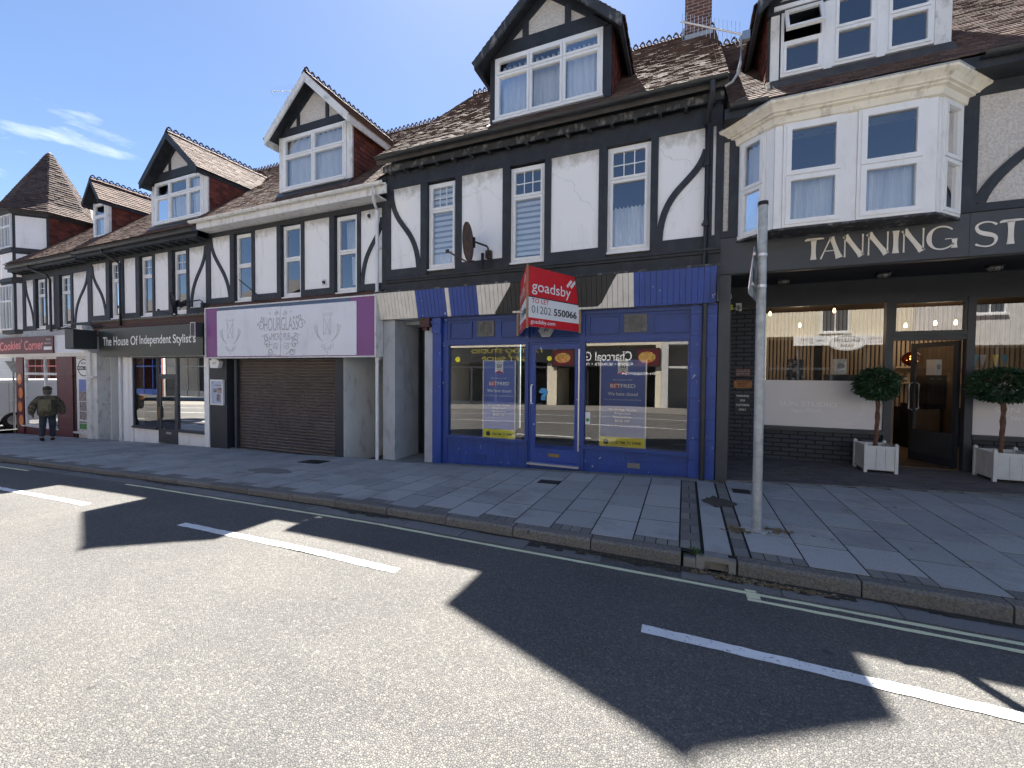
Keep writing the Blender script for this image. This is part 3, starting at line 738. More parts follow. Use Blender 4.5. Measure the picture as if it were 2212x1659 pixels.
def window(root, x0, x1, z0, z1, y, cells, fw=.05, sash=.04, mat='upvc', T=None, glassm='glass', curt=None, lead=None, blind=None, label=None, name='window', sill=True, cdist=.035):
    """cells: list of (u0,u1,w0,w1) fractions of the frame; each is a glazed sash."""
    f, g = MB(T), MB(T)
    frame_rect(f, x0, x1, z0, z1, fw, y-.035, y+.03)
    W_, H_ = x1-x0-2*fw, z1-z0-2*fw
    for c in cells:
        a, b, c0, d = x0+fw+W_*c[0], x0+fw+W_*c[1], z0+fw+H_*c[2], z0+fw+H_*c[3]
        m = .009
        a += m if c[0] > 0 else 0; b -= m if c[1] < 1 else 0; c0 += m if c[2] > 0 else 0; d -= m if c[3] < 1 else 0
        frame_rect(f, a, b, c0, d, sash, y-.050, y+.02)
        g.add([(a+sash, y-.012, c0+sash), (b-sash, y-.012, c0+sash), (b-sash, y-.012, d-sash), (a+sash, y-.012, d-sash)], [(0, 1, 2, 3)])
    xs = sorted(set(c[0] for c in cells if c[0] > 0)); zs = sorted(set(c[2] for c in cells if c[2] > 0))
    for u in xs: f.box(x0+fw+W_*u-.011, x0+fw+W_*u+.011, y-.028, y+.02, z0+fw, z1-fw)
    for u in zs: f.box(x0+fw, x1-fw, y-.030, y+.022, z0+fw+H_*u-.011, z0+fw+H_*u+.011)
    if sill: f.box(x0-.02, x1+.02, y-.095, y+.0, z0-.035, z0-.002)
    if lead:
        for (ci, nx, nz) in lead:
            c = cells[ci]; a, b, c0, d = x0+fw+W_*c[0]+sash, x0+fw+W_*c[1]-sash, z0+fw+H_*c[2]+sash, z0+fw+H_*c[3]-sash
            for k in range(1, nx): xx = a+(b-a)*k/nx; f.box(xx-.008, xx+.008, y-.020, y-.006, c0, d)
            for k in range(1, nz): zz = c0+(d-c0)*k/nz; f.box(a, b, y-.022, y-.005, zz-.008, zz+.008)
    wo_ = f.build(name, mat, root, bev=0)
    if label: tag(wo_, label)
    g.build('pane', glassm, wo_)
    if curt:
        cm = MB(T)
        for i, (u0_, u1_, w0_, w1_, amp, waves) in enumerate(curt):
            cloth(cm, x0+fw+W_*u0_, x0+fw+W_*u1_, z0+fw+H_*w0_, z0+fw+H_*w1_, y+cdist, amp, waves, seed=int(abs(x0*100))+i)
        cm.build('curtain', 'curtain', wo_, smooth=True)
    if blind:
        bl, bd = MB(T), MB(T); a, b, lo, hi, n = blind
        zz0, zz1 = z0+fw+H_*lo, z0+fw+H_*hi; s = (zz1-zz0)/n
        for k in range(n):
            q = zz0+s*k; bl.box(x0+fw+W_*a, x0+fw+W_*b, y+.045, y+.05, q, q+s*.58); bd.box(x0+fw+W_*a, x0+fw+W_*b, y+.052, y+.056, q+s*.58, q+s)
        bl.build('blind', 'curtain', wo_); bd.build('blind_bands', 'blind_dark', wo_)
    return wo_

# ---------------------------------------------------------------- half timbered upper floor
def brace(x0, z0, x1, z1, w=.085, n=12):
    """ogee brace from (x0,z0) low to (x1,z1) high; returns two XZ polylines"""
    A, B = [], []
    for i in range(n+1):
        t = i/n; s = t*t*(3-2*t)
        x = x0+(x1-x0)*(.55*t+.45*s*s**.0) if False else x0+(x1-x0)*(.30*t+.70*(t**1.0)*s)
        z = z0+(z1-z0)*t
        A.append((x-w/2, z)); B.append((x+w/2, z))
    return A, B
def bezier(p, n=14):
    out = []
    for i in range(n+1):
        t = i/n; a = (1-t)**3; b = 3*t*(1-t)**2; c = 3*t*t*(1-t); d = t**3
        out.append((a*p[0][0]+b*p[1][0]+c*p[2][0]+d*p[3][0], a*p[0][1]+b*p[1][1]+c*p[2][1]+d*p[3][1]))
    return out
def offset_strip(line, w0, w1):
    A, B = [], []; n = len(line)
    for i, p in enumerate(line):
        q0, q1 = line[max(0, i-1)], line[min(n-1, i+1)]; dx, dz = q1[0]-q0[0], q1[1]-q0[1]; l = math.hypot(dx, dz) or 1
        w = (w0+(w1-w0)*i/(n-1))/2; A.append((p[0]-dz/l*w, p[1]+dx/l*w)); B.append((p[0]+dz/l*w, p[1]-dx/l*w))
    return A, B
def upper(root, x0, x1, zb, zt, zsill, zhead, items, wz, braces=(), core='white_render', deep=.25, yback=7.5):
    """items: ('p',xa,xb) white panel, ('w',xa,xb) opening; wz=(low,high) of openings"""
    tm, pn, cr_ = MB(), MB(), MB()
    if core == 'white_render': core = render_mat('white_render_upper', (.87, .87, .87), zt-root.location.z)
    tm.box(x0, x1, -.035, .10, zt, zhead)                  # wall plate
    e = x0; wins = [i for i in items if i[0] == 'w']
    edges = sorted([(i[1], i[2], i[0]) for i in items])
    for xa, xb, k in edges:
        if xa > e+.001:
            d = .10
            tm.box(e, xa, -.035, .24, zb, zt-.001)
        e = xb
    if e < x1-.001: tm.box(e, x1, -.035, .24, zb, zt-.001)
    # sill band, interrupted by the openings
    e = x0
    for w in sorted(wins, key=lambda i: i[1]):
        tm.box(e, w[1], -.037, .10, zsill, zb-.001); e = w[2]
        cr_.box(w[1], w[2], .02, .24, zsill, wz[0]); 
        if wz[1] < zt-.002: cr_.box(w[1], w[2], .101, .24, wz[1], zt)
    tm.box(e, x1, -.037, .10, zsill, zb-.001)
    for xa, xb, k in edges:
        if k == 'p':
            MB().add([(xa, -.006, zb), (xb, -.006, zb), (xb, -.006, zt), (xa, -.006, zt)], [(0, 1, 2, 3)]).build('render_panel', core, root); cr_.box(xa, xb, .0, .24, zb-.001, zt)
    for line, w0, w1 in braces:
        A, B = offset_strip(line, w0, w1); tm.band(A, B, -.033, -.004)
    tm.build('timber_frame', 'timber', root); 
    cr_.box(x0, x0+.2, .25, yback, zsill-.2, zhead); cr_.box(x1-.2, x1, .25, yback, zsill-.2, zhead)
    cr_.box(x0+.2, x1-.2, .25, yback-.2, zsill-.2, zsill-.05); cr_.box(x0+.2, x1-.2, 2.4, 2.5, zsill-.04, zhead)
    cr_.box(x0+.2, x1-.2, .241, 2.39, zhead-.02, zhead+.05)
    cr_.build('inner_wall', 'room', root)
    MB().box(x0+.01, x1-.01, .101, .16, zhead-.03, zhead+.5 if zhead > 5.6 else zhead+.42).build('eaves_blocking', 'timber', root)
    return None
def soffit(root, x0, x1, zhead, ze, mat='timber', fmat='gutter'):
    s = MB(); s.box(x0, x1, -.37, .0, zhead+.001, zhead+.03); s.box(x0, x1, -.40, -.372, zhead-.06, ze-.05)
    return s.build('eaves_board', mat, root)

# ---------------------------------------------------------------- gabled dormer
def dormer(root, ze, xl, xr, zbase, zeave, ov, yface, ybarge, bw, barge_mat, side_fascia=None, posts=None, gable=None, apron=True, crest_on=True, zw=None, wide=None, soff='timber'):
    """xl,xr face sides; roof oversails by ov on each side; apex centred."""
    xc = (xl+xr)/2; hw = (xr-xl)/2+ov
    if wide: hw = wide
    sl = SL if False else (zeave[1]-zeave[0])/hw           # zeave=(eave height at overhang, apex height)
    z0, za = zeave
    yb = (za-ze)/SL-.35
    # roof planes with tiles
    rf, t = MB(), MB()
    for s in (-1, 1):
        E0 = Vector((xc+s*hw, ybarge, z0)); 
        ye = (z0-ze)/SL-.35
        th = .05
        rf.add([(xc+s*hw, ybarge, z0-th), (xc+s*hw, ye, z0-th), (xc, yb, za-th), (xc, ybarge, za-th),
                (xc+s*hw, ybarge, z0-.012), (xc+s*hw, ye, z0-.012), (xc, yb, za-.012), (xc, ybarge, za-.012)],
               [(0, 1, 2, 3), (4, 5, 6, 7), (0, 1, 5, 4), (1, 2, 6, 5), (2, 3, 7, 6), (3, 0, 4, 7)])
        Vv = Vector((-s*hw, 0, za-z0)); L = Vv.length
        Uu = Vector((0, s*1.0, 0)); 
        O = E0 if s > 0 else Vector((xc+s*hw, yb+.3, z0))
        tot = yb+.3-ybarge
        if s < 0: Uu = Vector((0, -1, 0))
        tiles(t, O+Vector((0, 0, -.012)) - Vv.normalized()*.04, Uu, Vv, lambda v: (-.03, tot+.03), L, keep=lambda c: c.z > zmain(ze, c.y)-.04)
    ro = rf.build('dormer_roof', soff, root); t.build('tiling', 'roof_tile', ro)
    if crest_on:
        c = MB(); crest(c, (xc, ybarge-.02, za+.02), (xc, yb, za+.02), h=.13); c.build('ridge_crest', 'crest', ro)
    # barge boards
    bb = MB()
    for s in (-1, 1):
        n = Vector((-(za-z0), hw)).normalized(); dn = Vector((n.x, -n.y)) if False else None
        p = [(xc+s*hw, z0+.0), (xc, za+.0), (xc, za-bw*1.35), (xc+s*(hw-.02), z0-bw*1.25)]
        bb.poly(p, ybarge-.035, ybarge)
    bo = bb.build('barge_board', barge_mat, root)
    if side_fascia:
        sf = MB(); ye = (z0-ze)/SL-.35
        sf.box(xc+hw-.03, xc+hw+.005, ybarge+.001, ye, z0-bw*1.2, z0-.015); sf.box(xc-hw-.005, xc-hw+.03, ybarge+.001, ye, z0-bw*1.2, z0-.015)
        sf.build('eaves_board', side_fascia, root)
    else:
        sf = MB(); ye = (z0-ze)/SL-.35
        sf.box(xc+hw-.06, xc+hw, ybarge+.001, ye, z0-.14, z0-.02); sf.box(xc-hw, xc-hw+.06, ybarge+.001, ye, z0-.14, z0-.02); sf.build('eaves_board', 'timber', root)
    # cheeks
    zc = z0+(hw-(xr-xl)/2)*(za-z0)/hw-.05
    core, ct = MB(), MB()
    yc = (zc-ze)/SL-.35; y0c = (zbase-ze)/SL-.35
    for x, s in ((xl, -1), (xr, 1)):
        a, b = (x, x+.08) if s < 0 else (x-.08, x)
        core.polyx([(yface+.01, zbase-.1), (yface+.01, zc), (yc, zc)], a, b)
    core.poly([(xl+.08, zc-.0), (xr-.08, zc), (xc, za-.12)], yface+.02, yface+.06)
    core.box(xl+.08, xr-.08, yface+.9, yface+.95, zbase-.1, zc)
    co = core.build('dormer_wall', 'room', root)
    tot = yc-yface
    tiles(ct, (xr, yface, zbase-.15), (0, 1, 0), (0, 0, 1), lambda v: (.02, tot+.2), zc-zbase+.15, keep=lambda c: c.z > zmain(ze, c.y)-.02, g=.105, lift=.022)
    ct2 = MB(); tiles(ct2, (xl, yc+.2, zbase-.15), (0, -1, 0), (0, 0, 1), lambda v: (0, tot+.18), zc-zbase+.15, keep=lambda c: c.z > zmain(ze, c.y)-.02, g=.105, lift=.022)
    ct.build('tile_hanging', 'hung_tile', co); ct2.build('tile_hanging', 'hung_tile', co)
    # gable infill
    if gable:
        zg, mat, splits, bh = gable                        # bottom of infill, material, timber x positions, beam height
        k = (za-z0)/hw; hwf = (xr-xl)/2
        def zroof(x): return za-abs(x-xc)*k-.10
        gi = MB(); xw = (za-.10-zg)/k
        gi.poly([(xc-xw, zg), (xc+xw, zg), (xc, za-.10)], yface-.02, yface+.015)
        gi.build('gable_panel', mat, root)
        gt = MB()
        b0 = min(hwf+.02, (za-.11-zg+bh)/k); b1 = min(hwf+.02, (za-.11-zg)/k); zk = min(zg, max(zg-bh+.01, za-.11-(hwf+.02)*k)); gt.poly([(xc-b0, zg-bh), (xc+b0, zg-bh), (xc+b0, zk), (xc+b1, zg), (xc-b1, zg), (xc-b0, zk)], yface-.05, yface+.018)
        for (xa, xb) in splits: gt.poly([(xa, zg+.0005), (xb, zg+.0005), (xb, zroof(xb)+.03), (xa, zroof(xa)+.03)], yface-.045, yface-.021)
        for s in (-1, 1):
            w = .10
            gt.poly([(xc+s*(xw+.06), zg-.001), (xc+s*(xw+.06-w*1.6), zg-.001), (xc, za-.10-w*1.7), (xc, za-.06)], yface-.047, yface-.0205)
        gt.build('gable_timber', 'timber', root)
    if posts:
        ps = MB()
        for (xa, xb, mat_) in posts: ps.box(xa, xb, yface-.03, yface+.05, zbase-.05, zc+.0)
        ps.build('corner_post', posts[0][2], root)
    if apron:
        ap = MB(); ya = yface-.05
        ap.polyx([(yface+.02, zbase-.005), (yface-.04, zbase-.005), (ya-.10, zmain(ze, ya-.10)+.035), (ya-.10, zmain(ze, ya-.10)+.02), (yface+.02, zbase-.12)], xl-.02, xr+.02)
        ap.build('apron', apron if isinstance(apron, str) else 'lead', root)
    return dict(xc=xc, hw=hw, yb=yb)
# ================================================================ BETTING SHOP HOUSE
A = thing('terrace_house', 'black and white timbered house above the blue empty shopfront', 'house', (-2.7, 0, 0))
ZE_A = 6.02
upper(A, -5.86, .47, 3.82, 5.49, 3.60, 5.79,
      [('p', -5.76, -5.01), ('w', -4.86, -4.20), ('p', -4.065, -3.19), ('w', -3.05, -2.37), ('p', -2.25, -1.405), ('w', -1.27, -.565), ('p', -.45, .268), ('p', .345, .385)],
      (3.71, 5.48), braces=[(bezier([(-5.74, 5.47), (-5.72, 4.62), (-5.12, 4.75), (-5.06, 3.80)]), .10, .10), (bezier([(.25, 5.15), (.12, 4.62), (-.40, 4.70), (-.42, 3.80)]), .10, .10)])
two = [(0, 1, 0, .70), (0, 1, .70, 1)]
window(A, -4.85, -4.205, 3.76, 5.46, .08, two, lead=[(1, 3, 2)], blind=(0, 1, .12, 1, 13), curt=[(0, 1, 0, .16, .02, 7)])
window(A, -3.045, -2.375, 3.72, 5.46, .08, two, lead=[(1, 3, 2)], blind=(0, 1, .06, .68, 10))
window(A, -1.265, -.57, 3.73, 5.48, .08, two, lead=[(1, 3, 2)], curt=[(0, 1, 0, .43, .03, 9)])
# eaves board with flaking paint
s = MB(); s.box(-5.84, .47, -.17, -.14, 5.785, 5.91)
for i in range(17): x = -5.7+i*.375; s.box(x, x+.045, -.19, -.05, 5.745, 5.784)
s.build('eaves_board', 'timber_flaking', A)
gutter(A, -5.84, .50, 5.985, 'gutter', y=-.40)
downpipe(A, [(.30, -.42, 5.93), (.30, -.40, 5.80), (.27, -.22, 5.62), (.26, -.085, 5.50), (.26, -.085, 3.36)], .036, 'gutter', collars=[(.26, -.085, 4.9), (.26, -.085, 4.0)])
main_roof(A, -5.88, .52, ZE_A)
DA = dormer(A, ZE_A, -3.46, -1.22, 6.33, (7.37, 8.55), .22, 0.0, -.28, .13, 'timber_flaking', posts=[(-3.46, -3.36, 'timber'), (-1.36, -1.22, 'timber')],
       gable=(7.735, 'roughcast', [(-2.815, -2.70), (-2.03, -1.92)], .24), apron='gutter', wide=1.33)
window(A, -3.355, -1.365, 6.35, 7.49, -.01, [(0, .335, 0, .74), (.335, .66, 0, .74), (.66, 1, 0, .74), (0, .335, .74, 1), (.335, .66, .74, 1), (.66, 1, .74, 1)],
       curt=[(0, .33, 0, .97, .03, 6), (.34, .66, 0, .97, .03, 6), (.67, 1, 0, .97, .03, 7)], cdist=.16)
# chimney stack on the ridge
c = MB(); c.box(-.14, .42, YR-.45, YR+.45, 9.4, 12.4); cho = c.build('chimney', 'brick', A)
MB().box(-.20, .48, YR-.51, YR+.51, 12.1, 12.3).build('chimney_cap', 'brick', cho)
c = MB(); c.box(-.17, .45, YR-.50, YR-.451, 9.30, 9.43).box(-.19, -.141, YR-.50, YR-.1, 9.34, 9.60); c.build('flashing', 'lead', cho)
# beam, cornice
c = MB(); c.box(-5.86, .47, -.10, .0, 3.53, 3.598).box(-5.86, .47, -.06, .0, 3.36, 3.529).box(-5.86, .47, -.13, -.10, 3.575, 3.61)
c.build('bressummer', 'timber', A)
c = MB(); c.polyx([(-.0, 3.36), (-.25, 3.335), (-.25, 3.30), (-.0, 3.30)], -6.05, .46); c.box(.425, .46, -.24, -.04, 2.77, 3.30)
c.build('shop_cornice', 'timber_flaking', A)
# striped boarding of the shop fascia
bc, bb_, bk = MB(), MB(), MB()
zt_, zl_ = 3.298, 2.77
def zl(x): return 2.81+(x+3.27)*(3.25-2.81)/.33
def zr_(x): return 2.80+(x+1.34)*(3.29-2.80)/.28
x = -6.03
while x < .42:
    a, b = x+.003, min(x+.086, .42)-.003; m = (a+b)/2
    def pc(mb, z0, z1, z0b=None, z1b=None): mb.poly([(a, z0), (b, z0 if z0b is None else z0b), (b, z1 if z1b is None else z1b), (a, z1)], -.02, .0)
    if m < -5.0 or (-4.315 < m < -4.262): pc(bc, zl_, zt_)
    elif m < -3.63: pc(bb_, zl_, zt_)
    elif m < -3.30: pc(bc, zl_, zt_)
    elif m < -2.94: za_, zb_ = min(zt_-.03, max(zl_+.02, zl(a))), min(zt_-.03, max(zl_+.02, zl(b))); pc(bk, zl_+.012, za_, None, zb_); pc(bc, za_+.0005, zt_, zb_+.0005)
    elif m < -1.36: pc(bk, zl_+.035, zt_-.01); pc(bc, zl_, zl_+.034)
    elif m < -1.06: za_, zb_ = min(zt_, max(zl_+.03, zr_(a))), min(zt_, max(zl_+.03, zr_(b))); pc(bk, za_+.0005, zt_, zb_+.0005); pc(bc, zl_, za_, None, zb_)
    elif m < -.765: pc(bc, zl_, zt_)
    else: pc(bb_, zl_, zt_)
    x += .086
back = MB().poly([(-6.03, zl_), (.42, zl_), (.42, zt_), (-6.03, zt_)], .001, .03)
for m_ in (bc, bb_, bk, back): m_.v = [(v[0], v[1]-.225+(3.30-v[2])/.53*.12, v[2]) for v in m_.v]
fa = back.build('shop_fascia', 'black_paint', A)
bc.build('cream_boarding', 'cream_board', fa); bb_.build('blue_boarding', 'blue', fa); bk.build('black_boarding', 'black_paint', fa)
# structure of the ground floor
w = MB(); w.box(-5.98, -5.762, .0, 5, -.45, 2.77).box(-4.92, -4.702, .0, 4.8, -.4, 2.77).box(-5.64, -4.92, .90, 1.0, -.4, 2.77)
w.box(-5.98, .46, .03, .3, 2.771, 3.60).box(-5.76, -5.642, -.03, .9, -.45, 2.77).box(-5.64, -4.92, .35, .9, 2.70, 2.77)
w.build('entry_wall', 'grey_render', A)
d = MB(); d.box(-5.60, -4.95, .85, .88, -.25, 2.64); frame_rect(d, -5.64, -4.92, -.25, 2.69, .06, .80, .85); d.box(-5.5, -5.05, .83, .85, 0, .9).box(-5.5, -5.05, .83, .85, 1.05, 2.0); d.build('house_door', 'black_paint', A)
MB().box(-5.64, -4.92, -.02, .9, -.30, -.19).build('doorstep', 'concrete', A)
p = MB(); p.box(-4.70, -4.502, -.05, .2, -.2, 2.45).box(-4.705, -4.497, -.075, .2, 2.451, 2.765).box(-4.72, -4.482, -.10, .2, 2.64, 2.70).box(-4.498, -4.405, .02, .2, -.2, 2.77); p.build('pilaster', 'blue', A)
p = MB(); ti = 0
z = -.02
while z < 2.76:
    for (a, b) in ((.078, .245), (.248, .448)): p.box(a, b, -.02+random.uniform(-.001, .001), .2, z+.002, min(z+.328, 2.765))
    z += .33
p.build('tiled_pilaster', 'blue', A)
r_ = MB(); r_.box(-4.404, .077, .05, .16, -.25, .36)
for i in range(int(4.4/.152)):
    x = -4.40+i*.152
    for j in range(4):
        if -2.66 < x+.07 < -1.69 or x+.15 > .077: continue
        r_.box(x+.0015, x+.1505, .042, .05, -.21+j*.142+.0015, -.21+(j+1)*.142-.0015)
r_.build('stall_riser', 'blue', A)
f = MB()
f.box(-4.404, .077, -.0, .12, 2.70, 2.77)                                  # head
f.box(-4.404, .077, -.01, .12, 2.235, 2.315)                               # transom
f.box(-4.404, -2.66, -.05, .14, .362, .425).box(-1.69, .077, -.05, .14, .362, .425)   # sills
f.box(-4.404, -4.362, .0, .12, .426, 2.234).box(-2.72, -2.655, -.012, .14, -.06, 2.70).box(-1.695, -1.612, -.012, .14, -.02, 2.70).box(.042, .076, .0, .12, .426, 2.234)
f.box(-4.362, -2.72, .0, .12, 2.205, 2.234).box(-1.612, .042, .0, .12, 2.205, 2.234)
for a, b in ((-4.404, -3.79), (-3.30, -2.72), (-2.655, -1.695), (-1.612, -.985), (-.55, .077)):
    a2, b2 = a+.06, b-.05
    f.box(a, b, .03, .08, 2.316, 2.699); frame_rect(f, a2, b2, 2.35, 2.67, .022, .008, .0295)
f.box(-3.79, -3.30, .03, .08, 2.316, 2.699).box(-.985, -.55, .03, .08, 2.316, 2.699)
f.build('shop_frame', 'blue_dark', A)
v = MB()
for a, b in ((-3.725, -3.36), (-.955, -.585)):
    frame_rect(v, a, b, 2.37, 2.665, .016, .0, .029); v.box(a+.016, b-.016, .012, .029, 2.386, 2.649)
    cx = (a+b)/2
    for k in range(6):
        r1 = .028+k*.019; v.ring([(cx+r1*math.cos(t*math.pi/8), 2.5175+r1*math.sin(t*math.pi/8)) for t in range(16)], [(cx+(r1+.009)*math.cos(t*math.pi/8), 2.5175+(r1+.009)*math.sin(t*math.pi/8)) for t in range(16)], .002, .012)
v.build('extract_vent', plain('vent_grille', (.14, .135, .125), .6, .3, 20), A)
for a, b, z in ((-.87, -.67, .085), (-3.75, -3.53, .0)):
    v = MB(); frame_rect(v, a, b, z, z+.085, .014, .028, .042); v.box(a+.014, b-.014, .035, .0415, z+.014, z+.071)
    for k in range(3): v.box(a+.014, b-.014, .030, .035, z+.02+k*.018, z+.028+k*.018)
    v.build('air_brick', 'concrete' if a > -1 else 'blue_dark', A)
g = MB(); g.add([(-4.362, .05, .426), (-2.72, .05, .426), (-2.72, .05, 2.205), (-4.362, .05, 2.205)], [(0, 1, 2, 3)]); 
go = g.build('shop_window', 'shop_glass', A)
g = MB(); g.add([(-1.612, .05, .426), (.042, .05, .426), (.042, .05, 2.205), (-1.612, .05, 2.205)], [(0, 1, 2, 3)]); g.build('shop_window', 'shop_glass', A)
# shop door
d = MB(); frame_rect(d, -2.652, -1.698, .035, 2.234, .03, .02, .11)
d.box(-2.62, -2.53, .03, .08, .07, 2.2).box(-1.795, -1.73, .03, .08, .07, 2.2).box(-2.53, -1.795, .03, .08, 2.11, 2.2).box(-2.53, -1.795, .03, .08, .07, .30)
do = d.build('door', 'blue', A)
MB().add([(-2.53, .05, .30), (-1.795, .05, .30), (-1.795, .05, 2.11), (-2.53, .05, 2.11)], [(0, 1, 2, 3)]).build('pane', 'shop_glass', do)
h = MB(); h.tube([(-2.585, .03, 1.46), (-2.585, -.03, 1.455), (-2.585, -.045, 1.42), (-2.585, -.045, 1.15), (-2.585, -.03, 1.12), (-2.585, .03, 1.115)], .014, 8); h.build('handle', 'letter_white', do, smooth=True)
MB().box(-2.27, -2.06, .018, .03, .155, .215).box(-2.25, -2.08, .012, .018, .168, .202).build('letterbox', 'brass', do)
MB().box(-1.726, -1.702, -.002, .03, .30, 2.10).build('hinge_cover', 'aluminium', do)
MB().box(-2.655, -1.69, -.06, .12, .0, .033).build('threshold', 'aluminium', A)
# interior
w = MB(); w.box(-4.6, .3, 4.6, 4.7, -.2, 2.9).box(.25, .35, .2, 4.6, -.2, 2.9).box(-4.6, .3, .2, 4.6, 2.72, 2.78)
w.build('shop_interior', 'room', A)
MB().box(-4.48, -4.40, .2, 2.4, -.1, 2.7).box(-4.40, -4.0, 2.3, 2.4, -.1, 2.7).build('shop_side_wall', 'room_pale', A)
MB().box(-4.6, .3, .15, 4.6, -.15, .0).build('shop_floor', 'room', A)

# ================================================================ MICRO PUB HOUSE
B = thing('terrace_house', 'timbered house with white gutter and white gable, above the roller shutter', 'house', (-8.7, 0, 0))
ZE_B = 5.55
upper(B, -11.68, -5.862, 3.57, 5.16, 3.42, 5.27,
      [('p', -11.62, -10.835), ('w', -10.68, -10.03), ('p', -9.925, -9.135), ('w', -9.0, -8.34), ('p', -8.245, -7.46), ('w', -7.31, -6.66), ('p', -6.567, -5.98)],
      (3.43, 5.15), braces=[(bezier([(-11.60, 5.15), (-11.58, 4.5), (-10.95, 4.35), (-10.86, 3.55)]), .09, .09), (bezier([(-5.99, 4.95), (-6.02, 4.45), (-6.50, 4.42), (-6.52, 3.56)]), .09, .09)])
two = [(0, 1, 0, .53), (0, 1, .53, 1)]
window(B, -10.67, -10.035, 3.45, 5.14, .08, two, curt=[(0, 1, .0, 1, .02, 5)], cdist=.3)
window(B, -8.99, -8.345, 3.45, 5.14, .08, two, curt=[(.2, 1, .0, 1, .02, 5)], cdist=.3)
window(B, -7.30, -6.665, 3.45, 5.14, .08, two, curt=[(0, 1, .55, 1, .025, 6), (.35, 1, .1, .5, .02, 4)], cdist=.2)
s = MB(); s.box(-11.6, -5.60, -.372, -.34, 5.27, 5.45).box(-11.6, -5.862, -.34, 0, 5.271, 5.30); s.build('eaves_board', 'white_paint', B)
gutter(B, -11.75, -5.60, 5.47, 'white_paint', r=.062, y=-.435)
downpipe(B, [(-5.86, -.435, 5.40), (-5.86, -.43, 5.28), (-6.0, -.25, 5.18), (-6.06, -.09, 5.08), (-6.06, -.09, -.27)], .036, 'white_pipe', collars=[(-6.06, -.09, z) for z in (4.3, 3.35, 1.95)])
main_roof(B, -11.66, -5.885, ZE_B)
dormer(B, ZE_B, -9.02, -6.79, 5.92, (7.13, 8.30), .2, 0.0, -.28, .15, 'white_paint', side_fascia='white_paint', posts=[(-9.03, -8.885, 'white_paint'), (-6.95, -6.79, 'white_paint')],
       gable=(7.36, 'roughcast', [(-8.44, -8.35), (-7.55, -7.46)], .16), apron='gutter', wide=1.27)
window(B, -8.88, -6.955, 5.93, 7.18, -.01, [(0, .5, 0, .63), (.5, 1, 0, .63), (0, .5, .63, 1), (.5, 1, .63, 1)], curt=[(0, .52, 0, 1, .03, 5), (.5, 1, 0, 1, .03, 6)], cdist=.08)
w = MB(); w.box(-11.70, -5.99, -.02, .25, 3.0, 3.419).box(-11.70, -5.99, -.06, -.02, 3.30, 3.36); w.build('brick_band', 'brick_dark', B)
w = MB(); w.box(-11.74, -11.05, -.0, .25, -.6, 3.0).box(-7.34, -7.08, -.0, .3, -.5, 3.0).box(-11.05, -10.72, .30, .4, -.6, 2.6).box(-11.09, -11.051, .25, .4, -.6, 2.6); w.build('pier', 'charcoal_dark', B)
w = MB(); w.box(-7.30, -7.07, .301, 6.5, -.6, 3.0).box(-7.079, -7.07, .0, .3, -.5, 3.0).box(-7.07, -5.985, 6.0, 6.1, -.6, 3.2).box(-7.07, -5.99, .26, 6.0, 2.9, 3.0).box(-5.985, -5.981, .3, 6, -.6, 2.9)
w.build('passage_wall', 'stained_render', B)
sh = MB(); z = -.33
while z < 1.97:
    sh.polyx([(.13, z), (.108, z+.020), (.105, z+.042), (.118, z+.060), (.13, z+.068)], -10.71, -7.34); z += .075
sh.box(-10.71, -7.34, .131, .14, -.45, 2.2).box(-10.71, -7.34, .09, .131, -.40, -.335); sh.build('roller_shutter', 'shutter', B)
MB().box(-10.80, -10.711, .03, .2, -.5, 2.2).box(-7.36, -7.341, .05, .2, -.5, 2.2).build('shutter_guide', 'charcoal_dark', B)
MB().box(-10.9, -7.34, -.03, .12, -.50, -.335).build('threshold', 'concrete', B)
MB().box(-11.05, -7.34, -.0, .25, 1.98, 3.0).build('shutter_box', 'charcoal_dark', B)

# ================================================================ SALON HOUSE
Cc = thing('terrace_house', 'timbered house with dark gable dormer above the dark green salon sign', 'house', (-14.6, 0, 0))
ZE_C = 5.42
upper(Cc, -17.52, -11.682, 3.37, 5.0, 3.20, 5.12,
      [('p', -17.44, -16.62), ('w', -16.43, -15.82), ('p', -15.65, -15.03), ('w', -14.83, -14.2), ('p', -14.10, -13.44), ('w', -13.26, -12.63), ('p', -12.53, -11.80)],
      (3.24, 4.99), braces=[(bezier([(-17.42, 4.95), (-17.38, 4.2), (-16.78, 4.3), (-16.66, 3.35)]), .09, .09), (bezier([(-11.82, 4.98), (-11.85, 4.3), (-12.4, 4.3), (-12.44, 3.4)]), .09, .09)])
two = [(0, 1, 0, .68), (0, 1, .68, 1)]
for a, b in ((-16.42, -15.825), (-14.82, -14.205), (-13.25, -12.635)):
    window(Cc, a, b, 3.26, 4.98, .08, two, lead=[(1, 2, 2)], curt=[(.3, 1, 0, .9, .02, 4)], cdist=.2)
s = MB(); s.box(-17.52, -11.6, -.372, -.34, 5.12, 5.30).box(-17.52, -11.682, -.34, 0, 5.121, 5.15)
for i in range(16): x = -17.4+i*.37; s.box(x, x+.06, -.30, -.04, 5.075, 5.12)
s.build('eaves_board', 'timber', Cc)
gutter(Cc, -17.52, -11.62, 5.26, 'gutter', y=-.425)
downpipe(Cc, [(-15.9, -.425, 5.2), (-15.9, -.42, 5.1), (-15.75, -.2, 4.95), (-15.72, -.09, 4.85), (-15.72, -.09, 3.0)], .036, 'gutter')
downpipe(Cc, [(-15.86, -.06, 2.9), (-15.86, -.06, -.5)], .036, 'white_pipe', collars=[(-15.86, -.06, 1.25), (-15.86, -.06, .35)])
main_roof(Cc, -17.52, -11.662, ZE_C)
